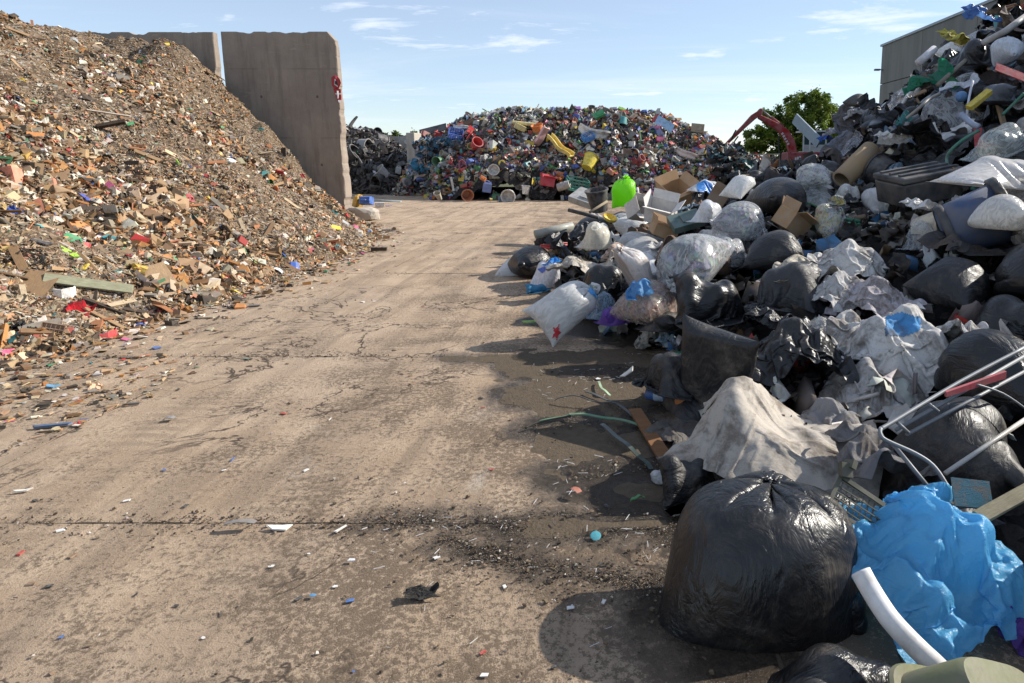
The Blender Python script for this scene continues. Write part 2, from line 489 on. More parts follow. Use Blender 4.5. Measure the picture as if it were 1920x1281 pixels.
def m_concrete():
    t = NT('yard_concrete'); p = t.pos()
    flat = t.node('ShaderNodeVectorMath', operation='MULTIPLY'); t.put(flat.inputs[0], p); flat.inputs[1].default_value = (1, 1, 0)
    fp = flat.outputs[0]
    n_big = t.noise(p, .55, 5, .6); n_mid = t.noise(p, 3.1, 7, .68); n_fine = t.noise(p, 40, 6, .74); n_grit = t.noise(p, 190, 4, .75)
    streak = t.noise(t.mapping(p, (2.6, .22, 1), rot=(0, 0, R(9))), 2.2, 6, .62, .4)
    c = t.mix(t.rng(n_mid, .36, .64), (.41, .295, .198), (.55, .41, .285))
    c = t.mix(t.rng(n_big, .38, .68, 0, .55), c, (.48, .37, .275))
    c = t.mix(t.rng(streak, .45, .66, 0, .5), c, (.215, .16, .112))
    # ground-in dirt: dark crumbs, thicker on the side of the bags
    sep = t.node('ShaderNodeSeparateXYZ'); t.put(sep.inputs[0], p)
    side = t.rng(sep.outputs[0], -2.8, .2, -.07, .03, False)
    crumb = t.math('ADD', t.math('ADD', t.math('MULTIPLY', n_fine, .58), t.math('MULTIPLY', n_grit, .28)), t.math('ADD', side, t.math('MULTIPLY', n_mid, .25)))
    clump = t.rng(t.noise(p, 1.7, 5, .6), .38, .62, -.035, .045)
    crumb = t.math('ADD', crumb, clump)
    c = t.mix(t.rng(crumb, .515, .60, 0, .8), c, (.125, .088, .056))
    crk = t.math('ABSOLUTE', t.math('SUBTRACT', t.noise(fp, .8, 6, .62, .5), .5))
    c = t.mix(t.math('MULTIPLY', t.rng(crk, .009, .002), t.rng(t.noise(fp, .6, 2), .42, .55)), c, (.07, .05, .035))
    c = t.mix(t.rng(t.voro(p, 75), .13, .04, 0, .75), c, (.56, .48, .39))
    pale = t.rng(t.noise(p, 1.1, 6, .7, .8), .60, .74, 0, .55)
    c = t.mix(pale, c, (.54, .47, .39))
    warp = t.math('MULTIPLY', t.math('SUBTRACT', t.noise(fp, 3.2, 7, .72), .5), .46)
    tyre = None                                              # tracks of the loader, curving down the yard
    for off in (0.0, -1.05):
        pl_ = [(-1.2 + off, 1.2), (-1.45 + off, 3.0), (-1.75 + off, 5.5), (-2.0 + off, 9.0), (-1.9 + off, 13.0), (-1.2 + off, 19.0)]
        for a, b in zip(pl_[:-1], pl_[1:]):
            m = seg_mask(t, fp, a, b, .15, .07, t.math('MULTIPLY', warp, .35)); tyre = m if tyre is None else t.math('MAXIMUM', tyre, m)
    wv = t.node('ShaderNodeTexWave', wave_type='BANDS', bands_direction='Y'); t.put(wv.inputs['Vector'], fp); wv.inputs['Scale'].default_value = 3.4; wv.inputs['Distortion'].default_value = 3.0; wv.inputs['Detail'].default_value = 3
    c = t.mix(t.math('MULTIPLY', t.math('MULTIPLY', tyre, t.rng(n_mid, .35, .6)), t.rng(wv.outputs['Fac'], .2, .8, .18, .5)), c, (.17, .125, .085))
    wet = None
    for a, b, r in WET:
        m = seg_mask(t, fp, a, b, r, .10, warp)
        wet = m if wet is None else t.math('MAXIMUM', wet, m)
    c = t.mix(wet, c, t.mix(t.rng(n_fine, .35, .7), (.030, .022, .015), (.075, .055, .037)))
    rough = t.rng(wet, 0, 1, .88, .20)
    h = t.math('ADD', t.math('MULTIPLY', n_fine, .6), t.math('ADD', t.math('MULTIPLY', n_grit, .35), t.math('MULTIPLY', n_mid, .5)))
    return t.done(t.principled(c, rough, t.bump(h, 1.0, .02), .35))
M_CONCRETE = m_concrete()
def m_earth():
    t = NT('joint_dirt'); p = t.pos()
    c = t.mix(t.noise(p, 25, 5), (.06, .045, .03), (.15, .115, .08))
    return t.done(t.principled(c, .95, t.bump(t.noise(p, 90, 4), .8, .01), .2))
M_EARTH = m_earth()
def m_land():
    t = NT('open_ground'); p = t.pos()
    c = t.mix(t.noise(p, .05, 6), (.05, .075, .025), (.16, .14, .08))
    return t.done(t.principled(c, .95, None, .2))

def grid_faces(nv, nu, wrap=False):
    i, j = np.meshgrid(np.arange(nv - 1), np.arange(nu if wrap else nu - 1), indexing='ij')
    j2 = (j + 1) % nu
    return np.stack([i * nu + j, i * nu + j2, (i + 1) * nu + j2, (i + 1) * nu + j], -1).reshape(-1, 4)
# one sheet to the horizon, a finger below the slabs
gv = np.array([(-4000, -4000, -.06), (4000, -4000, -.06), (4000, 9000, -.06), (-4000, 9000, -.06)])
land = link('ground', raw_mesh('ground', gv, [0, 1, 2, 3], [4]), None, m_land()); tag(land, 'open ground beyond the waste yard', None, None, 'structure')
bed = MB().box((-3, 12, -.0275), (26, 40, .045)).obj('joint_bed', M_EARTH); tag(bed, 'dark dirt filling the joints between the yard slabs', None, None, 'structure')
yard = empty('yard_floor'); tag(yard, 'dusty brown concrete yard floor of large slabs with dirty joints', None, None, 'structure')
XJ = [-13.5, -10, -6.5, -3.0, .5, 4.0, 7.5]
YJ = [-4.5, -1.0, 2.45, 4.67, 8.14, 11.6, 14.5, 17.2, 20.6, 24.0, 27.4]
for i in range(len(XJ) - 1):
    for j in range(len(YJ) - 1):
        x0, x1, y0, y1 = XJ[i], XJ[i + 1], YJ[j], YJ[j + 1]
        near = (i in (3, 4)) and j in (1, 2, 3)
        n = 130 if near else (60 if i in (2, 3, 4) and j < 7 else 16)
        tx = np.linspace(0, 1, n); gx, gy = np.meshgrid(tx, tx)
        X = x0 + (x1 - x0) * gx; Y = y0 + (y1 - y0) * gy
        e = np.minimum(np.minimum(X - x0, x1 - X), np.minimum(Y - y0, y1 - Y))
        gap = (.002 if i in (2, 3) else .004) + .008 * np.clip(vnoise(X * 6, Y * 6, seed=21) + .15, 0, 1)       # chipped edges
        lim = lambda A, a, b: np.clip(A, a + gap, b - gap)
        X2, Y2 = lim(X, x0, x1), lim(Y, y0, y1)
        Z = floor_z(X2, Y2) - .0015 * np.clip(1 - e / .02, 0, 1) ** 2
        top = np.stack([X2, Y2, Z], -1).reshape(-1, 3)
        fc = grid_faces(n, n)
        rim = np.concatenate([np.arange(n), np.arange(1, n) * n + n - 1, (n - 1) * n + np.arange(n - 2, -1, -1), np.arange(n - 2, 0, -1) * n])
        low_ = top[rim].copy(); low_[:, 2] = -.04
        k = len(rim); b0 = len(top); up_ = top[rim]                 # sides with their own corners, so the edge stays crisp
        ar = np.arange(k); nx_ = (ar + 1) % k
        side = np.stack([b0 + k + ar, b0 + ar, b0 + nx_, b0 + k + nx_], -1)
        F = np.concatenate([fc, side])
        link('slab', raw_mesh('slab', np.concatenate([top, low_, up_]), F.ravel(), np.full(len(F), 4), True), yard, M_CONCRETE)
def m_water():
    t = NT('puddle_water'); p = t.pos()
    w = t.bump(t.noise(p, 14, 3), .06, .01)
    sh = t.principled((.034, .025, .015), .02, w, .6)
    tp = t.node('ShaderNodeBsdfTransparent'); tp.inputs[0].default_value = (.62, .5, .38, 1)
    m = t.node('ShaderNodeMixShader'); m.inputs[0].default_value = .30
    t.put(m.inputs[1], sh); t.put(m.inputs[2], tp.outputs[0])
    return t.done(m.outputs[0])
M_WATER = m_water()
def puddle(pts, label):
    ps = [on_ground(*p) for p in pts]; z = -.0052
    v = np.array([(p[0], p[1], z) for p in ps])
    o = link('puddle', raw_mesh('puddle', v, np.arange(len(v)), [len(v)]), None, M_WATER)
    tag(o, label, None, None, 'structure')
puddle([(800, 655), (1000, 630), (1260, 630), (1330, 760), (1400, 900), (1420, 1010), (1150, 1012), (960, 1010), (1000, 880), (990, 720), (880, 690), (800, 690)][::-1], 'shallow brown puddle at the foot of the bag heap')
puddle([(670, 430), (740, 428), (750, 445), (660, 447)][::-1], 'small dark puddle on the yard by the concrete wall end')

# ------------------------------------------------------------------ retaining wall of concrete panels
def m_wall(name, base, dark, stain=.6):
    t = NT(name); p = t.pos()
    n1 = t.noise(p, 1.2, 7, .65); n2 = t.noise(t.mapping(p, (3, 3, .35)), 1.3, 7, .7); n3 = t.noise(p, 40, 5, .7)
    c = t.mix(t.rng(n1, .3, .7), base, tuple(k * .8 for k in base))
    c = t.mix(t.rng(n2, .45, .7, 0, stain), c, dark)
    c = t.mix(t.rng(t.voro(p, 9), .08, .03, 0, .5), c, (.03, .03, .03))
    c = t.mix(t.rng(t.voro(t.mapping(p, (.75, 0, .62), (.3, 0, .2)), 1.0, rnd=0.0), .024, .017, 0, .7), c, (.05, .045, .04))     # tie holes of the formwork
    sep = t.node('ShaderNodeSeparateXYZ'); t.put(sep.inputs[0], p)
    ln = t.math('ABSOLUTE', t.math('SUBTRACT', t.math('FRACT', t.math('ADD', t.math('MULTIPLY', sep.outputs[2], .62), .3)), .5))
    c = t.mix(t.math('MULTIPLY', t.rng(ln, .016, .006, 0, .45), t.rng(n1, .35, .6)), c, dark)
    c = t.mix(t.rng(t.noise(t.mapping(p, (.5, 1, 3)), 2.2, 6, .7, 1.0), .60, .68, 0, .35), c, tuple(min(1, k * 1.35) for k in base))
    h = t.math('ADD', n3, t.math('MULTIPLY', t.noise(p, 7, 4), .6))
    return t.done(t.principled(c, .92, t.bump(h, .5, .015), .2))
M_WALL = m_wall('wall_concrete', (.34, .285, .235), (.165, .135, .108), .6)
def wall_panel(name, x0, x1, y, z1, label, t_top=.2, t_base=.46, chamfer=0.0, n=54, m=40, parent=None, mat=None, chips=1.0, seed=1):
    # front face at y facing the camera, thicker towards the foot, edges broken
    us = np.linspace(0, 1, n); vs = np.linspace(0, 1, m)
    U, V = np.meshgrid(us, vs)
    X = x0 + (x1 - x0) * U; Z = z1 * V
    chip = np.clip(fbm(X * 2.3, Z * 0 + seed, oct=4, seed=seed) + .05, 0, 1) * .045 * chips
    edge_r = np.clip(1 - (x1 - X) / .06, 0, 1); edge_l = np.clip(1 - (X - x0) / .12, 0, 1); edge_t = np.clip(1 - (z1 - Z) / .06, 0, 1)
    rag = fbm(Z * 2.6, X * 0 + seed * 3.3, oct=4, seed=seed + 5)
    X = X - edge_r * (.02 + .045 * np.clip(rag, 0, 1)) * chips
    cz = chamfer * np.clip(1 - (x1 - X) / (chamfer * 1.1 + 1e-6), 0, 1) if chamfer else 0
    Z = Z - edge_t * chip - V * cz
    d = .012 * fbm(X * 4, Z * 4, oct=3, seed=seed + 8)
    yf = y + d * .4 + .028 * (edge_r ** 2 + edge_t ** 2 * .5) * (.4 + .9 * np.abs(rag))
    yb = y + t_base + (t_top - t_base) * V + d * .3 - .03 * edge_r
    front = np.stack([X, yf, Z], -1).reshape(-1, 3); back = np.stack([X, yb, Z], -1).reshape(-1, 3)
    F = grid_faces(m, n); N = n * m
    rim = np.concatenate([np.arange(n), np.arange(1, m) * n + n - 1, (m - 1) * n + np.arange(n - 2, -1, -1), np.arange(m - 2, 0, -1) * n])
    sd = np.stack([rim, rim + N, np.roll(rim, -1) + N, np.roll(rim, -1)], -1)
    FF = np.concatenate([F, F[:, ::-1] + N, sd[:, ::-1]])
    o = link(name, raw_mesh(name, np.concatenate([front, back]), FF.ravel(), np.full(len(FF), 4)), parent, mat or M_WALL)
    if label: tag(o, label, 'wall')
    return o
WD = 15.5
def wx(u, d): return (u - PX) / FPX * d
def hz(v, d): return at(1150, v, d)[2]
WY = at(600, 300, WD)[1]
panel_r = wall_panel('concrete_wall_panel', wx(435, WD), wx(645, WD), WY, hz(66, WD), 'tall grey concrete wall panel with chipped right edge and torn sign', chamfer=.2, seed=2, n=110, m=110)
panel_l = wall_panel('concrete_wall_panel', wx(120, WD + .1), wx(420, WD + .1), WY + .16, hz(66, WD + .1), 'long stained concrete wall panel half buried by the shredded waste', seed=6, n=110, m=40, chips=1.5)
# footing lump at the wall end
def rock(name, c, size, label, cat, mat, seed, sub=3, amp=.28, parent=None):
    import bmesh
    bm = bmesh.new(); bmesh.ops.create_icosphere(bm, subdivisions=sub, radius=.5)
    V = np.array([v.co[:] for v in bm.verts])
    V = np.sign(V) * np.abs(V * 2) ** .62 / 2
    V *= 1 + amp * fbm(V[:, 0] * 2.5 + seed, V[:, 1] * 2.5, V[:, 2] * 2.5, oct=4, seed=seed)[:, None]
    for v, q in zip(bm.verts, V): v.co = q * np.array(size)
    me = bpy.data.meshes.new(name); bm.to_mesh(me); bm.free()
    o = link(name, me, parent, mat); o.location = c
    if label: tag(o, label, cat)
    return o
fp = on_ground(682, 413)
M_PALE = m_wall('pale_concrete', (.50, .45, .39), (.3, .26, .22), .4)
rock('concrete_lump', (fp[0], fp[1], .12), (.62, .5, .34), 'pale broken concrete lump at the foot of the wall end', 'concrete', M_PALE, 5)

# torn warning sign on the wall end
M_RED = m_simple('sign_red', (.40, .03, .04), .6, var=.35); M_WHITE = m_simple('sign_white', (.78, .76, .74), .5, var=.2)
M_BLACK = m_simple('sign_black', (.02, .02, .02), .5)
def sign():
    y = WY - .03; x0 = wx(635.0, WD); s = 1.0 / FPX * WD
    root = empty('torn_sign', (x0, y, hz(195, WD)))
    tag(root, 'torn red and white warning sign fixed to the chipped wall edge', 'sign')
    def poly(name, pts, dy, mat):             # pts in photo pixels from the sign's corner, up is positive
        vs = []
        for k in (0, 1):
            for px, py in pts: vs.append((px * s, dy - .006 * k + .02 * math.sin(px * .5 + py * .09), py * s))
        n = len(pts); fs = [tuple(range(n)), tuple(range(2 * n - 1, n - 1, -1))] + [(i, i + n, (i + 1) % n + n, (i + 1) % n) for i in range(n)]
        return MB().add(vs, fs).obj(name, mat, root)
    poly('upper_sheet', [(-3, 32), (1, 26), (9, 25), (15, 36), (13, 43), (8, 48), (4, 51), (2, 49), (-3, 46)], 0, M_RED)
    poly('white_field', [(3, 33), (8, 29), (11, 36), (8, 44), (4, 43)], -.014, M_WHITE)
    poly('black_figure', [(4.5, 34), (7.5, 32), (9, 37), (6.5, 41), (4.8, 39)], -.026, M_BLACK)
    poly('black_mark', [(2.5, 46), (6, 45.5), (5, 49), (3, 49)], -.014, M_BLACK)
    lower = poly('lower_sheet', [(-1, 26), (3, 12), (8, 2), (13, 0), (13.5, 12), (13, 25), (6, 26)], -.004, M_RED)
    poly('white_cross_bar', [(4, 15), (13.2, 15.5), (13.2, 18), (4, 18)], -.018, M_WHITE)
    poly('white_cross_stem', [(7, 8), (9.4, 8), (9.4, 22), (7, 22)], -.024, M_WHITE)
    poly('white_foot', [(9, 1), (13, .5), (13, 5.5), (8, 5.5)], -.018, M_WHITE)
sign()

# ------------------------------------------------------------------ bay wall behind the black plastic
FARD = 30.5
M_BAY = m_wall('bay_wall_concrete', (.56, .51, .44), (.36, .32, .27), .5)
wall_panel('bay_wall', wx(640, FARD), wx(787, FARD), at(700, 300, FARD)[1], hz(256, FARD), 'low pale concrete bay wall behind the black plastic heap', t_top=.25, t_base=.3, seed=12, n=60, m=26, mat=M_BAY)
def side_wall():
    d0, d1 = 26.0, FARD; x = wx(785, 27.0); z = hz(249, 26.0)
    y0, y1 = at(0, 300, d0)[1], at(0, 300, d1)[1] - .04
    o = MB().box((x, (y0 + y1) / 2, z / 2), (.34, y1 - y0, z)).obj('bay_partition', M_BAY)
    bevel(o, .03); tag(o, 'pale concrete partition end between black plastic and coloured plastic', 'wall')
side_wall()

# ------------------------------------------------------------------ hall of grey panels
def m_hall():
    t = NT('hall_panel'); p = t.pos()
    c = t.mix(t.rng(t.noise(t.mapping(p, (1, 1, .15)), 1.5, 6, .6), .35, .7), (.235, .222, .205), (.19, .18, .166))
    c = t.mix(t.rng(t.noise(t.mapping(p, (1, 6, .12)), 1.4, 5, .65), .55, .75, 0, .35), c, (.16, .155, .15))
    return t.done(t.principled(c, .85, t.bump(t.noise(p, 25, 5), .25, .01), .25))
hall = empty('industrial_hall', (16.2, 24, 0)); tag(hall, 'large grey panelled industrial hall rising behind the bag heap', 'building')
M_HALL = m_hall(); M_DARKJ = m_simple('joint_dark', (.05, .05, .05), .8); M_COPING = m_simple('coping_metal', (.30, .31, .32), .45, .6)
hx, hy0, hy1, htop = 16.0, 9.0, 39.3, hz(97, 39.9)
core = MB().box((12.3, (hy0 + hy1) / 2 - 24, htop / 2 - .1), (24, hy1 - hy0 - .1, htop - .25)).obj('core_wall', M_DARKJ, hall)
ncol, rows = 6, [0, 2.0, 3.75, 5.72, htop]
pl = (hy1 - hy0) / ncol
for k in range(ncol):
    for r in range(4):
        z0, z1 = rows[r], rows[r + 1]
        o = MB().box((-.08 - .2 + .12, hy0 + (k + .5) * pl - 24, (z0 + z1) / 2), (.24, pl - .035, z1 - z0 - .035)).obj('panel', M_HALL, hall)
        bevel(o, .012, 1)
for r in range(4):                                # end wall panels
    z0, z1 = rows[r], rows[r + 1]
    for k in range(4):
        MB().box((.1 + 5.9 * (k + .5), hy1 - 24 + .06, (z0 + z1) / 2), (5.86, .2, z1 - z0 - .035)).obj('panel', M_HALL, hall)
cp = MB().box((-.16, (hy0 + hy1) / 2 - 24, htop + .04), (.36, hy1 - hy0 + .3, .12)).obj('coping', M_COPING, hall)
MB().box((12.2, (hy0 + hy1) / 2 - 24, htop - .05), (23.9, hy1 - hy0 - .2, .1)).obj('roof', M_DARKJ, hall)
lampb = MB(); lampb.bar((-.28, hy1 - 24.3, hz(138, 39.5)), (-.62, hy1 - 24.3, hz(138, 39.5) + .02), .06); lampb.box((-.62, hy1 - 24.3, hz(138, 39.5)), (.3, .2, .1))
lampb.obj('wall_lamp', M_STEEL, hall)
# ------------------------------------------------------------------ shapes of the heaps
def curve(xs, ys): 
    xs, ys = np.array(xs, float), np.array(ys, float)
    return lambda t: np.interp(t, xs, ys)
def sstep(a, b, t):
    t = np.clip((np.asarray(t, float) - a) / (b - a), 0, 1); return t * t * (3 - 2 * t)
toeL = curve([0, 2.5, 4.0, 5.0, 6.4, 9, 11, 12.5, 14, 15.4, 16], [-6.5, -5.4, -4.6, -4.35, -4.2, -4.1, -4.3, -4.65, -5.5, -6.25, -6.6])
def hL(x, y):
    x, y = np.asarray(x, float), np.asarray(y, float)
    s = toeL(y) - x + .16 * fbm(x * .9, y * .9, oct=3, seed=31)
    sl = .60 + .14 * sstep(.3, 2.2, s) + .24 * sstep(12.0, 15.0, y)
    cap = 3.55 + .55 * sstep(11, 15.3, y) * sstep(-9.8, -12.2, x) + .25 * sstep(8, 9.5, y) * sstep(12, 10, y) - .12 * sstep(13.5, 15, y) * sstep(-12, -10, x)
    z = sl * s
    k = .35
    h = np.clip(.5 + .5 * (cap - z) / k, 0, 1); z = z * h + cap * (1 - h) - k * h * (1 - h)     # smooth minimum
    lump = .20 * fbm(x * .75, y * .75, oct=4, seed=41) + .10 * np.abs(fbm(x * 2.0, y * 2.0, oct=3, seed=45)) * sstep(12.6, 14.5, y)
    z = z + lump * sstep(.1, 1.2, s)
    z = z - .42 * np.exp(-((y - 13.2) / 1.0) ** 2) * sstep(.8, 2.2, s) + .22 * np.exp(-((y - 14.6) / .5) ** 2) * sstep(.8, 2.0, s) * sstep(-12.2, -10.8, x) * (1 + 1.2 * fbm(x * 1.6, y * 1.2, oct=2, seed=47))
    return np.where(s > -.05, np.maximum(z, -.1), -.1)
topF0 = curve([-9.5, -8.3, -7.0, -6.4, -5.6, -4, -2, 0, .8, 2.2, 3.4, 4.3, 5.6, 9], [2.2, 2.45, 2.62, 3.0, 3.28, 3.36, 3.3, 3.36, 3.34, 3.1, 2.55, 1.95, 1.5, 1.1])
topF = lambda x: topF0(x) * .95
def hF(x, y):
    x, y = np.asarray(x, float), np.asarray(y, float)
    toe = 22.45 + .6 * fbm(x * .9, x * 0 + 2, oct=4, seed=51) + 2.2 * sstep(-6.2, -7.4, x)
    t = (y - toe) / 3.7
    p = np.where(t < 1, .30 * sstep(-.05, .22, t) + .70 * sstep(0.05, 1.0, t), 1.0) * sstep(33.0, 29.0, y)
    z = topF(x) * p + (.16 * fbm(x * 1.1, y * 1.1, oct=4, seed=55)) * sstep(0, .3, t)
    side = sstep(-9.2, -8.0, x + .12 * (y - 26))
    return np.where(t > -.04, z * side, -.2) - .02
def hB(x, y):
    x, y = np.asarray(x, float), np.asarray(y, float)
    toe = 25.8 + .3 * fbm(x * .7, x * 0 + 5, oct=3, seed=61)
    t = (y - toe)
    top = np.interp(x, [-16, -11.3, -10.4, -9.7, -9.0, -8.5, -8.2], [2.7, 2.6, 2.35, 1.75, 1.3, 1.05, .9])
    z = top * (.35 * sstep(-.1, .4, t) + .65 * sstep(.1, 2.6, t)) + .14 * fbm(x * 1.3, y * 1.3, oct=4, seed=66)
    return np.where((t > -.05) & (x < -8.25), z, -.2) - .02
toeR = curve([-2, 0, 1.0, 2.0, 3.2, 4.2, 4.8, 5.4, 6.5, 8, 10, 12, 14.5, 17, 19], [.5, .42, .36, .30, .30, .26, .05, -.35, -.9, -1.3, -1.15, -1.0, -.6, .8, 3.0])
prR = curve([-1, 0, .25, .9, 1.7, 2.7, 3.5, 4.4, 5.2, 6.0, 7.0, 9.0, 12, 14], [-.2, -.03, .16, .34, .55, .88, 1.08, 1.30, 1.70, 2.35, 3.2, 4.5, 5.0, 4.0])
def hR(x, y):
    x, y = np.asarray(x, float), np.asarray(y, float)
    s = x - toeR(y)
    near = sstep(4.5, 1.5, y)
    z = prR(s) * (1 - .12 * near)
    low_ = np.minimum(z, .45 + .25 * sstep(12, 10, y) + .1 * (s > 0))
    z = np.where(s < 4.8, z + (low_ - z) * sstep(9.8, 12.5, y), z)
    z = z + (.10 * fbm(x * 1.2, y * 1.2, oct=4, seed=71)) * sstep(.1, .8, s) * (1 + 1.2 * sstep(4, 6, s))
    return z

def heap_mesh(name, h, x0, x1, y0, y1, nx, ny, mat, label, rough=.03, seed=0):
    xs, ys = np.linspace(x0, x1, nx), np.linspace(y0, y1, ny)
    X, Y = np.meshgrid(xs, ys)
    Z = h(X, Y) + rough * fbm(X * 7, Y * 7, oct=3, seed=seed)
    V = np.stack([X, Y, Z], -1).reshape(-1, 3); F = grid_faces(ny, nx)
    keep = (V[F, 2] > -.09).any(1)
    F = F[keep]
    o = link(name, raw_mesh(name, V, F.ravel(), np.full(len(F), 4), True), None, mat)
    tag(o, label, None, None, 'stuff'); return o
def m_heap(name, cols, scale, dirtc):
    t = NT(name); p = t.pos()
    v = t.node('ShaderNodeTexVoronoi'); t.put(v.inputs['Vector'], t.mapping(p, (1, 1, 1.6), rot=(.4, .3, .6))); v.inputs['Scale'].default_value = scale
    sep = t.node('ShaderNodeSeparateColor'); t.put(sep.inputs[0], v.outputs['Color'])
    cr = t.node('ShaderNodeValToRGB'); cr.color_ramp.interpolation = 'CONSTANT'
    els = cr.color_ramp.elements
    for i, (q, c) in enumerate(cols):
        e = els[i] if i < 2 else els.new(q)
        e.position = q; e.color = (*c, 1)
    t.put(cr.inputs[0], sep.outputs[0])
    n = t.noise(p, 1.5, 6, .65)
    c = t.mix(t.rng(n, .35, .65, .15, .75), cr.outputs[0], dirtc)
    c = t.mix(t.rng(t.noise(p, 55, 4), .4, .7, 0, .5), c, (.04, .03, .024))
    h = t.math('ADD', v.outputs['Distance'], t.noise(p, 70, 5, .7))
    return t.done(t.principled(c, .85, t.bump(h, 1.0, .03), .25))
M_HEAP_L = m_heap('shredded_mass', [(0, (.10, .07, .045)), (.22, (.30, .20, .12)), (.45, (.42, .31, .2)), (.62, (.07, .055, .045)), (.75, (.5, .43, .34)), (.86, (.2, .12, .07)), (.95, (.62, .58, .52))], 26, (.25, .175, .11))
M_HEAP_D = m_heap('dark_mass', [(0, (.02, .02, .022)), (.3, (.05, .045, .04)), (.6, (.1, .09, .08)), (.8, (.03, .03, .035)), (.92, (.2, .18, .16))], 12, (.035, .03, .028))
heap_mesh('shredded_waste_heap', hL, -15.5, -3.7, .5, 15.45, 300, 330, M_HEAP_L, 'tall slope of brown shredded mixed waste against the concrete wall', .035, 3)
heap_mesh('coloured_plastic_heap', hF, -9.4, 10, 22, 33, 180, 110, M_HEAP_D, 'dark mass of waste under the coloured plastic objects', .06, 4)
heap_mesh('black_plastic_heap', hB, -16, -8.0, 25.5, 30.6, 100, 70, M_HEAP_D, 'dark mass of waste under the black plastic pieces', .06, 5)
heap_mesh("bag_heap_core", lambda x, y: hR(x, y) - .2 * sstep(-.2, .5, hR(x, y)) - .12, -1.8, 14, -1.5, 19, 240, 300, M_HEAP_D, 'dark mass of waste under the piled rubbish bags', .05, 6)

# ------------------------------------------------------------------ fragment shapes (few faces each)
def T_hex(j, sx=1, sy=1, sz=1, seed=0):
    r = np.random.default_rng(seed)
    v = np.array([(x, y, z) for z in (-.5, .5) for x, y in ((-.5, -.5), (.5, -.5), (.5, .5), (-.5, .5))], float)
    v *= (sx, sy, sz); v += r.uniform(-j, j, v.shape) * np.array((sx, sy, sz)); 
    return v, [(3, 2, 1, 0), (4, 5, 6, 7), (0, 1, 5, 4), (1, 2, 6, 5), (2, 3, 7, 6), (3, 0, 4, 7)]
def T_shard(n, seed, th=.06, bend=.15):
    r = np.random.default_rng(seed)
    a = np.sort(r.uniform(0, 2 * math.pi, n)); a = np.linspace(0, 2 * math.pi, n, endpoint=False) + r.uniform(-.3, .3, n)
    rad = r.uniform(.3, .55, n)
    x, y = rad * np.cos(a), rad * np.sin(a) * r.uniform(.5, .9)
    z = bend * (x * x * 2 - .2)
    top = np.stack([x, y, z + th / 2], -1); bot = np.stack([x, y, z - th / 2], -1)
    v = np.concatenate([bot, top])
    f = [tuple(range(n))[::-1], tuple(range(n, 2 * n))] + [(i, (i + 1) % n, (i + 1) % n + n, i + n) for i in range(n)]
    return v, f
def T_curl(seed, nx=5, w=.5, arc=2.2, th=.03):
    r = np.random.default_rng(seed); v = []; f = []
    for s in (0, 1):
        for i in range(nx):
            th_ = (i / (nx - 1) - .5) * arc; rr = .42 + s * th
            for yy in (-.5, .5):
                v.append((rr * math.sin(th_), yy * w * (1 + .25 * r.uniform(-1, 1)), rr * math.cos(th_) - .36))
    n = nx * 2
    for i in range(nx - 1):
        a = i * 2; f += [(a, a + 1, a + 3, a + 2), (n + a, n + a + 2, n + a + 3, n + a + 1), (a, a + 2, n + a + 2, n + a), (a + 1, n + a + 1, n + a + 3, a + 3)]
    f += [(0, n, n + 1, 1), (n - 2, n - 1, 2 * n - 1, 2 * n - 2)]
    return np.array(v), f
def T_film(seed, n=6, amp=.22):                      # crumpled scrap of film
    r = np.random.default_rng(seed); t = np.linspace(-.5, .5, n); x, y = np.meshgrid(t, t)
    x = x + r.uniform(-.09, .09, x.shape); y = y + r.uniform(-.09, .09, x.shape)
    z = amp * 1.6 * fbm(x * 3.4 + seed * 3.1, y * 3.4, oct=3, seed=seed)
    v = np.stack([x, y * .8, z], -1).reshape(-1, 3)
    f = [tuple(q) for q in grid_faces(n, n)]
    v2 = v.copy(); v2[:, 2] += .025
    m = len(v); fl = [tuple(i + m for i in q[::-1]) for q in f]
    return np.concatenate([v, v2]), [q[::-1] for q in f] + [q[::-1] for q in fl]
TEMPL = {
    'splinter': [T_hex(.10, 1, .16, .09, s) for s in range(5)],
    'chip': [T_hex(.16, 1, .55, .16, 20 + s) for s in range(6)],
    'chunk': [T_hex(.18, 1, .7, .5, 40 + s) for s in range(5)],
    'shard': [T_shard(5 + s % 3, s) for s in range(7)],
    'curl': [T_curl(s, 5, .4 + .1 * s, 1.4 + .5 * s) for s in range(4)],
    'film': [T_film(s) for s in range(6)],
    'plank': [T_hex(.02, 1, .16, .03, 60 + s) for s in range(3)],
    'board': [T_hex(.03, 1, .55, .035, 70 + s) for s in range(3)],
    'stick': [T_hex(.06, 1, .045, .04, 80 + s) for s in range(3)],
}
def rot_basis(n, ang, tilt):
    # basis whose third axis is near the surface normal
    n = n + tilt; n /= np.linalg.norm(n, axis=1, keepdims=True)
    ref = np.stack([np.cos(ang), np.sin(ang), np.zeros_like(ang)], -1)
    a = ref - n * (ref * n).sum(1, keepdims=True); a /= np.linalg.norm(a, axis=1, keepdims=True) + 1e-9
    b = np.cross(n, a)
    return np.stack([a, b, n], -1)                    # columns
def h_normal(h, x, y, e=.06):
    dx = (h(x + e, y) - h(x - e, y)) / (2 * e); dy = (h(x, y + e) - h(x, y - e)) / (2 * e)
    n = np.stack([-dx, -dy, np.ones_like(dx)], -1); return n / np.linalg.norm(n, axis=1, keepdims=True)
def pick(pal, n, r=rng):
    w = np.array([p[0] for p in pal], float); c = np.array([p[1] for p in pal], float)
    i = r.choice(len(pal), n, p=w / w.sum())
    return c[i] * r.uniform(.72, 1.22, (n, 1)) * r.uniform(.94, 1.06, (n, 3))
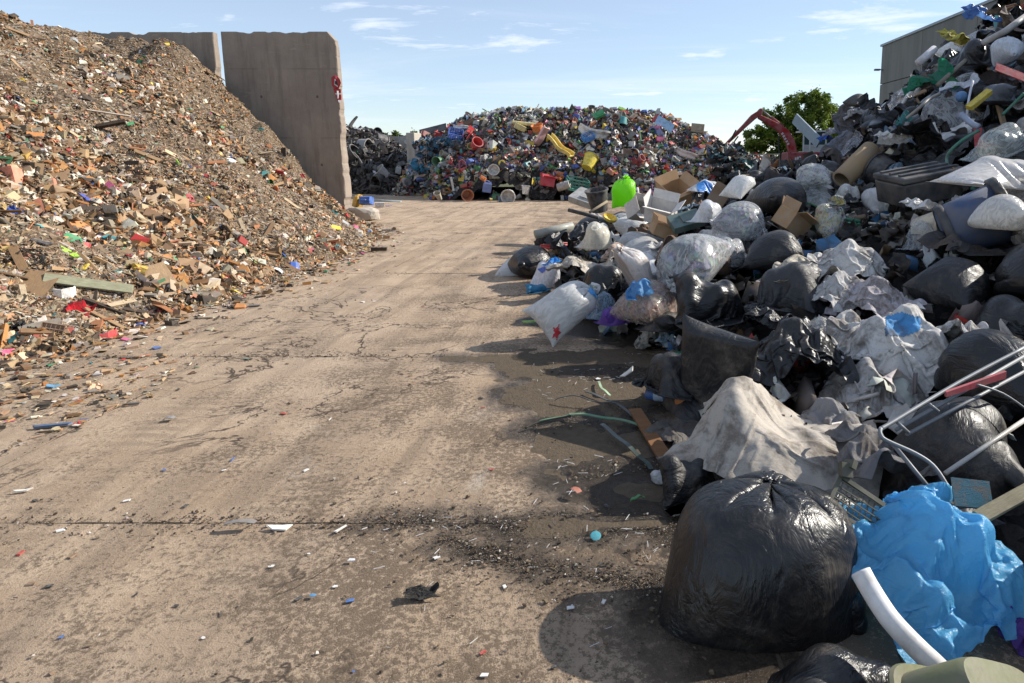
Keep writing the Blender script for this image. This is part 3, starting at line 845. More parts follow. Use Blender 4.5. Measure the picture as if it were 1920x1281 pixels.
def scatter_mesh(name, kinds, P, B, S, C, mat, label, smooth=False):
    # kinds: template name per piece; everything joined into one mesh
    vs, fl, tot, cl = [], [], [], []; base = 0
    kinds = np.array(kinds)
    for k in np.unique(kinds):
        idx = np.where(kinds == k)[0]; tl = TEMPL[k]
        for ti, (tv, tf) in enumerate(tl):
            sel = idx[ti::len(tl)]
            if len(sel) == 0: continue
            V = np.einsum('nij,nkj->nki', B[sel], tv[None] * S[sel][:, None, :]) + P[sel][:, None, :]
            m = len(tv)
            vs.append(V.reshape(-1, 3)); cl.append(np.repeat(C[sel], m, 0))
            ln = np.array([len(f) for f in tf]); ff = np.concatenate([np.array(f) for f in tf])
            off = base + np.arange(len(sel))[:, None] * m
            fl.append((ff[None] + off).ravel()); tot.append(np.tile(ln, len(sel)))
            base += len(sel) * m
    o = link(name, raw_mesh(name, np.concatenate(vs), np.concatenate(fl), np.concatenate(tot), smooth, np.concatenate(cl)), None, mat)
    tag(o, label, None, None, 'stuff'); return o
TM = {}
def templ_mesh(kind, i):
    key = (kind, i % len(TEMPL[kind]))
    if key not in TM:
        v, f = TEMPL[kind][key[1]]
        me = bpy.data.meshes.new(kind); me.from_pydata([tuple(q) for q in v], [], [tuple(int(a) for a in q) for q in f]); me.update()
        TM[key] = me
    return TM[key]
def basis_to_matrix(b, loc, sc):
    m = Matrix([[b[i][j] * sc[j] for j in range(3)] + [loc[i]] for i in range(3)] + [[0, 0, 0, 1]])
    return m
def place(name, mesh, mat, color, loc, b, sc, label, cat, group=None, parent=None):
    o = link(name, mesh, parent, mat); o.color = (*[float(c) for c in color], 1)
    o.matrix_world = basis_to_matrix(b, loc, sc)
    if label: tag(o, label, cat, group)
    return o

# ------------------------------------------------------------------ left heap: shredded waste
PAL_L = [(22, (.37, .24, .135)), (13, (.52, .39, .255)), (20, (.19, .11, .055)), (18, (.045, .036, .028)), (7, (.25, .215, .18)), (9, (.66, .60, .51)), (7, (.50, .23, .08)), (4, (.35, .31, .22)),
         (.9, (.42, .04, .04)), (.4, (.06, .13, .33)), (.5, (.07, .25, .13)), (.4, (.05, .28, .31)), (.6, (.60, .40, .09)), (.15, (.55, .12, .26)), (1.2, (.70, .28, .18))]
def sample_surface(h, n, x0, x1, y0, y1, power=1.3, cond=None, r=rng):
    out = np.zeros((0, 2))
    while len(out) < n:
        x = r.uniform(x0, x1, n * 3); y = r.uniform(y0, y1, n * 3)
        d = np.hypot(x, y); w = (np.clip(np.hypot(min(abs(x0), abs(x1)), y0), 2, None) / d) ** power
        ok = (h(x, y) > -.02) & (r.uniform(0, 1, len(x)) < w)
        ok &= (np.abs(PX + x / np.maximum(y, .3) * FPX - 960) < (1180 if x0 < 0.9 or x0 > 1.2 else 2600))           # only what the yard view can hold, with a margin
        if cond is not None: ok &= cond(x, y)
        out = np.concatenate([out, np.stack([x[ok], y[ok]], -1)])
    return out[:n]
def heap_stuff(name, h, n, box, pal, kinds, kw, size, label, mat, power=1.3, tiltamt=.5, cond=None, lift=.0, sizefun=None, smooth=False, colfun=None):
    xy = sample_surface(h, n, *box, power, cond); x, y = xy[:, 0], xy[:, 1]
    P = np.stack([x, y, h(x, y) + lift], -1); N = h_normal(h, x, y)
    B = rot_basis(N, rng.uniform(0, 2 * math.pi, n), rng.normal(0, tiltamt, (n, 3)))
    L = np.minimum(np.exp(rng.normal(math.log(size), .42, n)), size * 2.2)
    if sizefun is not None: L = L * sizefun(x, y)
    S = np.stack([L, L * rng.uniform(.7, 1.3, n), L * rng.uniform(.7, 1.3, n)], -1)
    C = pick(pal, n)
    if colfun is not None: C = colfun(x, y, C)
    return scatter_mesh(name, rng.choice(kinds, n, p=np.array(kw) / sum(kw)), P, B, S, C, mat, label, smooth)
def sizeL(x, y):
    z = hL(x, y); fine = fbm(x * .55, y * .55, oct=3, seed=91)
    return np.clip(1.35 - .15 * z, .75, 1.4) * np.where(fine > .35, .5, 1.0) * (1 - .35 * sstep(12.4, 14.2, y))
def dusty(x, y, C):                                         # patches of pale plaster dust and fine grit
    w = (.34 * sstep(.38, .7, fbm(x * .55, y * .55, oct=3, seed=91)))[:, None]
    return C * (1 - w) + w * np.array([.42, .34, .25])
KL = ['splinter', 'chip', 'chunk', 'shard', 'curl', 'film']
heap_stuff('shredded_fragments', hL, 120000, (-13.5, -4.0, 1.5, 15.4), PAL_L, KL, [.60, .15, .06, .06, .07, .06], .068, 'countless small shreds of wood, plastic and film covering the brown heap', M_FRAG, 1.5, .66, None, .005, sizeL, False, dusty)
def skirt(x, y):                                            # the thin spread in front of the heap
    s = toeL(y) - x
    return (s < .15) & (s > -.9) & (rng.uniform(0, 1, len(x)) < np.exp(-np.abs(np.minimum(s, 0)) * 6))
flat0 = lambda x, y: np.zeros_like(np.asarray(x, float)) + .004
heap_stuff('scattered_shreds', flat0, 3600, (-6.5, -3.2, 2.0, 14.5), PAL_L, KL, [.34, .26, .1, .2, .04, .06], .045, 'thin scatter of shreds along the foot of the brown heap', M_FRAG, 1.2, .15, skirt, .006)
def corner(x, y): return (x < -3.05 - .3 * (y - 3.9) ** 2 + .3 * vnoise(x * 3, y * 3, seed=5))
heap_stuff('swept_shreds', flat0, 520, (-4.6, -2.9, 3.1, 4.7), PAL_L, KL, [.4, .22, .06, .22, .04, .06], .036, 'strip of dirty shreds swept against the slab joint', M_FRAG, .8, .12, corner, .006)
# ------------------------------------------------------------------ bags and sheets: a small cloth relaxation
def cloth(P, wrap, dh, dv, iters, press=0.0, grav=0.0, floor=None, spheres=(), tie=None, seam=False, pin=None, seed=0,
          damp=.9, hydro=None, stiff=.85, bend=.12, hfun=None, passes=2):
    NV, NU = P.shape[:2]; r = np.random.default_rng(seed)
    P = P.astype(np.float32); P += r.normal(0, .12 * min(dh, dv), P.shape).astype(np.float32); V = np.zeros_like(P); Q = np.empty_like(P)
    dg = math.hypot(dh, dv); bat = []
    def add(a, b, rest, k=stiff, ineq=False):
        if a.size and b.size: bat.append((a, b, np.float32(rest), np.float32(k), ineq))
    add(Q[:, 0:NU - 1:2], Q[:, 1::2][:, :len(range(0, NU - 1, 2))], dh); add(Q[:, 1:NU - 1:2], Q[:, 2::2], dh)
    if wrap: add(Q[:, NU - 1:NU], Q[:, 0:1], dh)
    for st in (0, 1):
        A, B = Q[st:NV - 1:2], Q[st + 1::2]
        B = B[:len(A)]
        add(A, B, dv)
        add(A[:, :-1], B[:, 1:], dg, stiff * .7); add(A[:, 1:], B[:, :-1], dg, stiff * .7)
        if wrap: add(A[:, -1:], B[:, :1], dg, stiff * .7); add(A[:, :1], B[:, -1:], dg, stiff * .7)
    if bend > 0:
        for st in range(4):
            n = len(range(st, NU - 2, 4)); add(Q[:, st:NU - 2:4], Q[:, st + 2::4][:, :n], 2 * dh * .8, bend, True)
            n = len(range(st, NV - 2, 4)); add(Q[st:NV - 2:4], Q[st + 2::4][:n], 2 * dv * .8, bend, True)
    J = np.arange(NU)
    for it in range(iters):
        F = np.zeros_like(P)
        if press:
            du = (np.roll(P, -1, 1) - np.roll(P, 1, 1)) if wrap else np.gradient(P, axis=1) * 2
            dvv = np.gradient(P, axis=0) * 2
            n = np.cross(du, dvv) / (4 * dh * dv)
            pr = press
            if hydro is not None: pr = press * np.clip((hydro - P[..., 2:3]) / hydro, 0.0, 1.2)
            F += n * pr
            if tie is not None: F[tie[0]:] = 0
        F[..., 2] -= grav
        V = V * damp + F
        sp = np.sqrt((V * V).sum(-1, keepdims=True)); V *= np.minimum(1, .5 * dh / (sp + 1e-9))
        Q[:] = P + V
        if pin is not None: Q[pin] = P[pin]
        for _ in range(passes):
            for a, b, rest, k, ineq in bat:
                d = b - a; l = np.sqrt(np.einsum('ijk,ijk->ij', d, d)) + 1e-9
                e = (l - rest) / l
                if ineq: e = np.minimum(e, 0)
                d *= (.5 * k * e)[..., None]
                a += d; b -= d
            if seam: Q[0] = (Q[0] + Q[0][(-J) % NU]) * .5
            if tie is not None:
                q = Q[tie[0]]; c = q.mean(0); d = q - c; l = np.linalg.norm(d, axis=1, keepdims=True)
                Q[tie[0]] = c + d * np.minimum(1, tie[1] / (l + 1e-9))
            if pin is not None: Q[pin] = P[pin]
        for c, rad in spheres:
            d = Q - c.astype(np.float32); l2 = (d * d).sum(-1); w = l2 < rad * rad
            if w.any(): Q[w] = c + d[w] / (np.sqrt(l2[w])[:, None] + 1e-9) * rad
        if floor is not None: np.maximum(Q[..., 2], floor, out=Q[..., 2])
        if hfun is not None:
            hh = hfun(Q[..., 0], Q[..., 1]).astype(np.float32); lo = Q[..., 2] < hh; Q[..., 2] = np.maximum(Q[..., 2], hh)
        V = Q - P; P = Q.copy()
        if floor is not None: V[P[..., 2] < floor + 1e-4] *= .5
        if hfun is not None: V[lo] *= .4
    return P.astype(float)
def cloth_mesh(name, G, wrap, thick=None, sub=False):
    NV, NU = G.shape[:2]; V = G.reshape(-1, 3)
    F = grid_faces(NV, NU, wrap)
    return raw_mesh(name, V, F.ravel(), np.full(len(F), 4), True)
def smooth_grid(G, wrap, k=.25, it=1):
    for _ in range(it):
        A = G.copy()
        if wrap: A = A + k * (np.roll(G, 1, 1) + np.roll(G, -1, 1) - 2 * G)
        else: A[:, 1:-1] += k * (G[:, 2:] + G[:, :-2] - 2 * G[:, 1:-1])
        B = A.copy(); B[1:-1] += k * (A[2:] + A[:-2] - 2 * A[1:-1]); G = B
    return G
def norm_bag(G):                            # footprint centred, bottom at 0, largest side 1
    lo, hi = G.reshape(-1, 3).min(0), G.reshape(-1, 3).max(0)
    s = 1 / (hi - lo).max(); G = (G - np.array([(lo[0] + hi[0]) / 2, (lo[1] + hi[1]) / 2, lo[2]])) * s
    return G
def tube_start(W, L, NU, NV, axis='z', squash=.5):
    th = np.arange(NU) / NU * 2 * math.pi; v = np.linspace(0, L, NV)
    a, b = W / 2 * .75, W / 2 * squash
    T, Vv = np.meshgrid(th, v)
    k = np.clip(Vv / (L * .12), .08, 1)     # flattened towards the seam
    x, y, z = a * np.cos(T) * (1.25 - .25 * k), b * np.sin(T) * k, Vv
    if axis == 'z': return np.stack([x, y, z], -1)
    return np.stack([Vv, x, y + b + .02], -1) if axis == 'x' else None
def upsample(G, wrap):
    NV, NU = G.shape[:2]
    A = np.empty((2 * NV - 1, NU, 3)); A[::2] = G; A[1::2] = (G[1:] + G[:-1]) / 2
    if wrap:
        B = np.empty((2 * NV - 1, 2 * NU, 3)); B[:, ::2] = A; B[:, 1::2] = (A + np.roll(A, -1, 1)) / 2
    else:
        B = np.empty((2 * NV - 1, 2 * NU - 1, 3)); B[:, ::2] = A; B[:, 1::2] = (A[:, 1:] + A[:, :-1]) / 2
    return B
BAG = {}
def make_bag(key, W, L, axis, press, grav, tiefrac, tier, lumps, seed, hydro=None, squash=.5, rad=.14, NU=28, NV=17, its=(120, 70, 45), excess=1.065, smooth=1, keep=False, sag=None):
    r = np.random.default_rng(seed)
    G = tube_start(W, L, NU, NV, axis, squash)
    sp = []
    Lf = L * (tiefrac if tiefrac else 1)
    for k in range(lumps):
        t = r.uniform(.15, .8) * Lf
        o = r.uniform(-1, 1, 2) * W * .16
        c = np.array([o[0], o[1], t * .8]) if axis == 'z' else np.array([t, o[0], .18 * W + abs(o[1])])
        sp.append((c, r.uniform(.75, 1.2) * rad * W / .6))
    for lv, it in enumerate(its):
        if lv: G = upsample(G, True)
        nv, nu = G.shape[:2]
        ex = 1.0 + (excess - 1) * (lv / (len(its) - 1))
        tie = None if not tiefrac else (int((nv - 1) * tiefrac), tier)
        q = .5 ** lv
        G = cloth(G, True, 2 * W / nu * ex, L / (nv - 1) * ex, it, press * q, grav * q, 0.0, sp, tie, True, None, seed + lv, hydro=hydro, bend=.1, passes=3 if lv < 2 else 2, damp=.93 if lv < 2 else .8, stiff=1.0)
    G = norm_bag(smooth_grid(G, True, .07, smooth))
    BAG[key] = cloth_mesh('bag_' + key, G, True)
    return G
make_bag('plump', .62, .95, 'x', .0012, .0004, .88, .03, 3, 1)                # full, lying, knotted at one end
make_bag('stand', .60, .86, 'x', .0009, .0003, .84, .03, 5, 22, rad=.16, squash=.6)      # firm, with corners
make_bag('slump', .64, .90, 'x', .0004, .0010, .87, .03, 5, 3, rad=.13)       # half full, lying
make_bag('pillow', .66, .86, 'x', .0005, .0005, None, 0, 4, 4, rad=.15)       # open end, lying
make_bag('lumpy', .62, .84, 'x', .0003, .0008, .86, .03, 9, 25, rad=.125)     # hard things poking out
make_bag('fat', .70, .82, 'x', .0022, .0004, .88, .04, 2, 6)                  # blown up, round
make_bag('flat', .70, .90, 'x', .0001, .0012, .88, .05, 5, 7, rad=.09, excess=1.06)        # nearly empty
SHEET = {}
def make_sheet(key, W, L, n, m, seed, bumps, rad, its=(110, 60, 40), grav=.0012, crush=.8, hgt=.25, excess=1.06, smooth=1):
    r = np.random.default_rng(seed)
    x, y = np.meshgrid(np.linspace(-W / 2, W / 2, n), np.linspace(-L / 2, L / 2, m))
    wob = .10 * W
    G = np.stack([x * crush + wob * fbm(x * 2 / W + 9, y * 2 / W, oct=2, seed=seed + 1), y * crush + wob * fbm(x * 2 / W, y * 2 / W + 5, oct=2, seed=seed + 2), hgt + .3 * hgt * fbm(x * 4 / W + seed, y * 4 / W, oct=3, seed=seed)], -1)
    k1 = r.uniform(0, 50)
    def hf(xx, yy):
        return np.maximum(hgt * (.30 + .75 * fbm(xx * 3.2 / W + k1, yy * 3.2 / W, oct=3, seed=seed)) * sstep(.75 * W, .3 * W, np.hypot(xx, yy)), 0)
    for lv, it in enumerate(its):
        if lv: G = upsample(G, False)
        nv, nu = G.shape[:2]; ex = 1.0 + (excess - 1) * (lv / (len(its) - 1))
        G = cloth(G, False, W / (nu - 1) * ex, L / (nv - 1) * ex, it, 0, grav * .5 ** lv, None, (), None, False, None, seed + lv, bend=.12, hfun=hf, passes=3 if lv < 2 else 2, damp=.93 if lv < 2 else .8, stiff=1.0)
    G = norm_bag(smooth_grid(G, False, .12, smooth))
    SHEET[key] = cloth_mesh('sheet_' + key, G, False)
make_sheet('crumple', 1.1, 1.0, 22, 20, 11, 6, .13, crush=.62, hgt=.45)
make_sheet('drape', 1.3, .9, 26, 18, 12, 4, .2, hgt=.6, crush=.72)
make_sheet('strip', 1.6, .5, 32, 10, 13, 5, .12, crush=.6, hgt=.4)
make_sheet('heapcloth', 1.2, 1.2, 22, 22, 14, 9, .11, crush=.5, hgt=.6)
make_sheet('torn', 1.0, .7, 20, 14, 15, 5, .1, crush=.5, hgt=.45)
# ------------------------------------------------------------------ hard things: one shape of each kind
LIB = {}
def lib(key, mb, smooth=False):
    me = mb.mesh(key, False)
    if smooth:
        me.polygons.foreach_set('use_smooth', np.ones(len(me.polygons), bool))
        try: me.set_sharp_from_angle(angle=R(38))
        except Exception: pass
    LIB[key] = me
    return me
def b_bucket(r0=.36, r1=.5, h=1.0, n=18):
    b = MB().lathe([(.001, .04), (r0 * .94, .04), (r1 * .95, h), (r1 * 1.08, h), (r1 * 1.08, h * .93), (r1 * .99, h * .92), (r0, 0), (.001, 0)][::-1], n)
    return b
lib('bucket', b_bucket(), True)
lib('tub', b_bucket(.42, .5, .55, 16), True)
lib('pot', b_bucket(.28, .42, .62, 14), True)
lib('drum', MB().lathe([(.001, 0), (.3, 0), (.32, .03), (.32, .3), (.335, .33), (.32, .36), (.32, .64), (.335, .67), (.32, .7), (.32, .97), (.3, 1), (.001, 1)], 18), True)
lib('bottle', MB().lathe([(.001, 0), (.15, 0), (.17, .04), (.17, .6), (.15, .72), (.07, .86), (.06, .9), (.075, .9), (.075, 1), (.001, 1)], 14), True)
lib('ball', MB().lathe([(.001 + .5 * math.sin(math.pi * i / 9), .5 - .5 * math.cos(math.pi * i / 9)) for i in range(10)], 14), True)
lib('bowl', MB().lathe([(.5, .3), (.46, .12), (.3, .02), (.001, 0), (.001, .03), (.28, .05), (.43, .14), (.47, .3)][::-1], 16), True)
lib('pipe', MB().lathe([(.05, -.5), (.05, .5), (.042, .5), (.042, -.5), (.05, -.5)], 12, Matrix.Rotation(R(90), 4, 'Y')), True)
lib('tube_bend', MB().tube([(math.cos(a) * .45 - .1, math.sin(a) * .45, .08 * math.sin(a * 2)) for a in np.linspace(-.6, 2.2, 14)], .055, 9), True)
lib('hose', MB().tube([(.42 * math.cos(a) * (1 + .1 * math.sin(3 * a)), .38 * math.sin(a), .03 * a / 2 + .03 * math.sin(5 * a)) for a in np.linspace(0, 13, 60)], .022, 6), True)
def b_crate(open_=True, nx=6, nz=4):
    b = MB(); L, W, H, t = 1.0, .66, .5, .03
    b.box((0, 0, t / 2), (L, W, t))
    for x in (-1, 1):
        for y in (-1, 1): b.box((x * (L / 2 - .02), y * (W / 2 - .02), H / 2 + .016), (.06, .06, H))
    for k in range(nz):
        z = .075 + (H - .06) * k / (nz - 1) 
        for y in (-1, 1): b.box((0, y * (W / 2 - .004), z), (L - .1, .03, .05))
        for x in (-1, 1): b.box((x * (L / 2 - .004), 0, z), (.03, W - .1, .05))
    for k in range(1, nx):
        x = -L / 2 + L * k / nx
        for y in (-1, 1): b.box((x, y * (W / 2 - .01), H / 2 + .02), (.03, .018, H - .06))
    return b
lib('crate', b_crate())
def b_tray(nx=5, ny=3):                    # plant tray with wells
    b = MB(); L, W, H = 1.0, .6, .12
    b.box((0, 0, H), (L, .03, .05)).box((0, W / 2, H), (L, .035, .06)).box((0, -W / 2, H), (L, .035, .06)).box((L / 2, 0, H), (.035, W - .04, .06)).box((-L / 2, 0, H), (.035, W - .04, .06))
    for i in range(1, nx): b.box((-L / 2 + L * i / nx, 0, H - .004), (.03, W - .04, .04))
    b.box((0, 0, .012), (L - .05, W - .05, .024))
    for y in (-1, 1): b.box((0, y * (W / 2 - .03), H / 2), (L - .06, .016, H - .03), (y * .12, 0, 0))
    for x in (-1, 1): b.box((x * (L / 2 - .03), 0, H / 2), (.016, W - .09, H - .03), (0, -x * .12, 0))
    return b
lib('tray', b_tray())
def b_can():                               # jerrycan with grip and cap
    b = MB(); 
    b.add([(x, y, z) for z, kx, ky in ((0, .9, .9), (.05, 1, 1), (.72, 1, 1), (.86, .8, .8)) for x, y in ((-.34 * kx, -.22 * ky), (.34 * kx, -.22 * ky), (.34 * kx, .22 * ky), (-.34 * kx, .22 * ky))],
          [(3, 2, 1, 0), (12, 13, 14, 15)] + [(4 * i + k, 4 * i + (k + 1) % 4, 4 * i + 4 + (k + 1) % 4, 4 * i + 4 + k) for i in range(3) for k in range(4)])
    b.tube([(-.2, 0, .84), (-.2, 0, .95), (-.14, 0, .985), (.06, 0, .985), (.1, 0, .93), (.1, 0, .84)], .045, 6)
    b.lathe([(.08, .84), (.08, .95), (.001, .95)], 10, Matrix.Translation((.2, 0, 0)))
    return b
lib('canister', b_can())
def b_box(fl=1.0):                         # open carton with four flaps
    b = MB(); L, W, H, t = 1.0, .75, .6, .018
    b.box((0, 0, t / 2), (L, W, t))
    b.box((0, W / 2 - t / 2, H / 2 + t), (L, t, H)).box((0, -W / 2 + t / 2, H / 2 + t), (L, t, H))
    b.box((L / 2 - t / 2, 0, H / 2 + t), (t, W - 2 * t - .004, H)).box((-L / 2 + t / 2, 0, H / 2 + t), (t, W - 2 * t - .004, H))
    f = .34 * fl
    for y, a in ((1, .5), (-1, 1.1)):
        b.box((0, y * (W / 2 + math.sin(a) * f / 2), H + t + math.cos(a) * f / 2 + .006), (L * .98, t, f), (-y * a, 0, 0))
    for x, a in ((1, .9), (-1, .25)):
        b.box((x * (L / 2 + math.sin(a) * f / 2), 0, H + t + math.cos(a) * f / 2 + .006), (t, W * .97, f), (0, x * a, 0))
    return b
lib('carton', b_box())
def b_bumper():                            # long shaped moulding
    pts = [(x, .16 * x * x * 4 - .1, .03 * math.sin(x * 6)) for x in np.linspace(-.5, .5, 12)]
    b = MB(); vs = []; 
    prof = [(0, -.09), (.05, -.06), (.06, 0), (.045, .07), (0, .09), (-.02, .06), (.02, 0), (-.015, -.06)]
    for i, p in enumerate(pts):
        k = 1 - .35 * abs(i / 5.5 - 1) ** 3
        for q in prof: vs.append((p[0], p[1] + q[0] * k, p[2] + q[1] * k))
    n = len(prof); fs = [(i * n + k, i * n + (k + 1) % n, (i + 1) * n + (k + 1) % n, (i + 1) * n + k) for i in range(len(pts) - 1) for k in range(n)]
    fs += [tuple(range(n))[::-1], tuple((len(pts) - 1) * n + k for k in range(n))]
    return b.add(vs, fs)
lib('moulding', b_bumper(), True)
def b_slide():                             # toy slide: bed with two side rails
    b = MB(); n = 12; vs = []
    for i in range(n + 1):
        t = i / n; x = t - .5; z = .30 * (1 - t) ** 1.6 + .03 * math.sin(t * 9)
        for y, dz in ((-.13, .09), (-.105, .09), (-.095, 0), (.095, 0), (.105, .09), (.13, .09), (.13, -.03), (-.13, -.03)): vs.append((x, y, z + dz))
    m = 8; fs = [(i * m + k, i * m + (k + 1) % m, (i + 1) * m + (k + 1) % m, (i + 1) * m + k) for i in range(n) for k in range(m)]
    fs += [tuple(range(m))[::-1], tuple(n * m + k for k in range(m))]
    return b.add(vs, fs)
lib('slide', b_slide(), True)
def b_chair():                             # moulded plastic chair shell
    b = MB()
    b.box((0, 0, .42), (.46, .44, .03)); b.box((0, .23, .66), (.44, .03, .46), (-.15, 0, 0))
    for x in (-1, 1):
        for y in (-1, 1): b.bar((x * .2, y * .19, .41), (x * .24, y * .23, 0), .045)
        b.box((x * .23, .02, .6), (.05, .36, .03)); b.bar((x * .23, -.15, .585), (x * .23, -.15, .43), .04)
    return b
lib('chair', b_chair())
lib('panel', MB().add(*T_hex(.012, 1, .6, .03, 5)))
lib('block', MB().add(*T_hex(.03, 1, .62, .5, 6)))
lib('casing', MB().box((0, 0, .2), (1, .7, .04)).box((0, .34, .1), (1, .03, .2)).box((0, -.34, .1), (1, .03, .2)).box((.49, 0, .1), (.03, .65, .2)).box((-.49, 0, .1), (.03, .65, .2)).box((.1, 0, .24), (.5, .4, .05)))
lib('lid', MB().lathe([(.001, .05), (.4, .05), (.5, .02), (.5, 0), (.47, 0), (.39, .03), (.001, .03)][::-1], 18), True)
lib('rods', MB().bar((-.5, 0, 0), (.5, .02, .02), .03).bar((-.46, .05, .02), (.48, .09, .01), .026).bar((-.5, -.05, .03), (.42, -.03, .0), .026))
for kk in ('board', 'plank', 'stick'): LIB[kk] = templ_mesh(kk, 0)

def rand_basis(r=rng, up=None, amount=1.0):
    q = r.normal(0, 1, 4); 
    m = np.array(Matrix(((Euler(tuple(r.uniform(-math.pi, math.pi, 3) * np.array([amount, amount, 1])))).to_matrix())))
    return m
COLS = {'white': (.74, .72, .68), 'cream': (.66, .58, .42), 'grey': (.30, .30, .30), 'black': (.022, .022, .025), 'red': (.55, .025, .03), 'blue': (.03, .12, .50), 'light blue': (.30, .52, .75),
        'green': (.03, .30, .10), 'lime': (.33, .70, .04), 'teal': (.04, .36, .38), 'yellow': (.80, .58, .03), 'orange': (.80, .22, .03), 'pink': (.78, .16, .32), 'purple': (.25, .08, .38), 'brown': (.26, .13, .06), 'terracotta': (.48, .17, .08), 'dark green': (.02, .10, .06)}
KNAME = {'bucket': 'bucket', 'tub': 'tub', 'pot': 'flowerpot', 'drum': 'drum', 'bottle': 'bottle', 'ball': 'ball', 'bowl': 'bowl', 'pipe': 'pipe', 'tube_bend': 'bent tube', 'hose': 'hose coil', 'crate': 'crate', 'tray': 'plant tray',
         'canister': 'canister', 'carton': 'carton', 'moulding': 'moulding', 'slide': 'toy slide', 'chair': 'chair', 'panel': 'panel', 'block': 'block', 'casing': 'casing', 'lid': 'lid', 'rods': 'rod bundle', 'film': 'film scrap', 'crumple': 'crumpled sheet'}
ONAME = {k: v.replace(' ', '_') for k, v in KNAME.items()}
def hard(key, loc, size, b, cname, label, group=None, mat=None, color=None, parent=None, name=None, cat=None, scale=(1, 1, 1)):
    me = LIB[key]
    o = place(name or ONAME.get(key, key), me, mat or M_PLASTIC, color or COLS[cname], loc, b, tuple(size * s for s in scale), label, cat or KNAME.get(key, key).split()[-1], group, parent)
    return o
def pix(p):                                 # photo pixel of a place
    q = np.asarray(p, float) - np.array([0, 0, CAM_H])
    z = q[1] * CT - q[2] * ST; y = q[1] * ST + q[2] * CT
    return PX + FPX * q[0] / z, PY - FPX * y / z, z
def eul(x, y, z): return np.array(Euler((R(x), R(y), R(z))).to_matrix())
def fill_heap(h, box, n, kinds, kw, pal, size, zone, what, group, cond=None, power=.4, matf=None, sink=.25, r=rng):
    xy = sample_surface(h, n, *box, power, cond, r)
    names = list(pal.keys()); w = np.array([pal[c] for c in names], float); w /= w.sum()
    for i in range(n):
        k = str(r.choice(kinds, p=np.array(kw) / sum(kw))); c = str(r.choice(names, p=w))
        x, y = xy[i]; s = size * math.exp(r.normal(0, .32))
        if k in ('ball', 'bottle', 'lid', 'bowl', 'pot'): s *= .72
        if k in ('pipe', 'rods', 'moulding'): s *= 1.7
        z = float(h(x, y))
        b = rand_basis(r, None, .8 if k not in ('panel', 'board', 'casing', 'tray') else .55)
        col = np.array(COLS[c]) * r.uniform(.7, 1.1); fade = r.uniform(.12, .48); col = tuple(col * (1 - fade) + fade * (.3 * col.mean() + np.array([.17, .155, .135])) * (1 if c != 'black' else .25))
        sz = 'large ' if s > size * 1.35 else ('small ' if s < size * .75 else '')
        lab = f'{sz}{c} {"" if k in ("carton",) else "plastic "}{KNAME.get(k, k)}'
        pending(hard(k, (x, y, z + s * (.12 - sink * .5)), s, b, c, None, None, (M_CARD if k == 'carton' else None), color=col if k != 'carton' else (.40, .26, .14), scale=tuple(r.uniform(.62, 1.25, 3))), lab, KNAME.get(k, k).split()[-1], group, 'F')

# ------------------------------------------------------------------ far heap of coloured plastic
def zoneF(x, y, z):
    t = z / float(topF(x))
    a = 'foot' if t < .25 else ('lower slope' if t < .55 else ('upper slope' if t < .86 else 'crest'))
    s = 'at the left end' if x < -5.2 else ('left of the yellow bucket' if x < -1.2 else ('right of the yellow bucket' if x < 1.6 else 'at the right end'))
    return f"on the coloured heap's {a} {s}"
KF = ['bucket', 'tub', 'pot', 'drum', 'bottle', 'ball', 'bowl', 'pipe', 'tube_bend', 'crate', 'tray', 'canister', 'moulding', 'panel', 'block', 'casing', 'lid', 'chair', 'carton', 'rods']
KFW = [9, 8, 7, 2, 8, 2, 4, 5, 3, 6, 3, 7, 7, 10, 9, 7, 3, 3, 2, 4]
PALF = {'white': 23, 'cream': 13, 'grey': 12, 'black': 17, 'red': 8, 'blue': 8, 'light blue': 4, 'green': 4, 'lime': 1, 'teal': 3, 'yellow': 4, 'orange': 3, 'pink': 2, 'purple': 1.6, 'brown': 6, 'terracotta': 5, 'dark green': 4}
fill_heap(hF, (-8.4, 5.0, 22.3, 28.2), 960, KF, KFW, PALF, .225, zoneF, '', 'plastic things on the coloured heap', None, .6)
fill_heap(lambda x, y: np.asarray(x, float) * 0 + .05, (-6.6, .5, 21.2, 22.6), 46, KF, KFW, PALF, .24, zoneF, '', 'plastic things on the coloured heap', lambda x, y: rng.uniform(0, 1, len(x)) < np.exp((y - 22.6) * 2.2), .0, sink=0)
PALFS = [(PALF[k], tuple(.68 * q + .32 * w for q, w in zip(COLS[k], (.17, .15, .125)))) for k in PALF] + [(26, (.05, .05, .05)), (10, (.3, .26, .2))]
heap_stuff('coloured_scraps', hF, 15000, (-8.6, 6.0, 22.2, 28.5), PALFS, KL, [.16, .2, .16, .26, .1, .12], .15, 'small plastic scraps filling the coloured heap', M_FRAG_SHINY, .3, .7, None, .03)
# far heap of black plastic
def zoneB(x, y, z): return "on the black heap's " + ('foot' if z < .5 else ('middle' if z < 1.4 else 'top')) + (' beside the wall end' if x < -10 else ' beside the pale partition')
fill_heap(hB, (-12.5, -8.4, 25.6, 29.5), 150, ['tray', 'crate', 'pot', 'casing', 'panel', 'tub', 'moulding', 'bucket', 'rods', 'block'], [9, 8, 7, 9, 10, 6, 6, 4, 4, 4], {'black': 30, 'grey': 2.2, 'white': 1.1, 'dark green': 1.2}, .40, zoneB, '', 'plastic things on the black heap', None, .2)
heap_stuff('black_scraps', hB, 5200, (-13, -8.3, 25.6, 30), [(30, (.02, .02, .022)), (8, (.04, .04, .045)), (2, (.2, .2, .2)), (.6, (.6, .6, .58)), (1, (.03, .2, .08))], KL, [.14, .2, .14, .3, .12, .1], .18, 'small black plastic scraps filling the dark heap', M_FRAG_SHINY, .2, .8, None, .03)

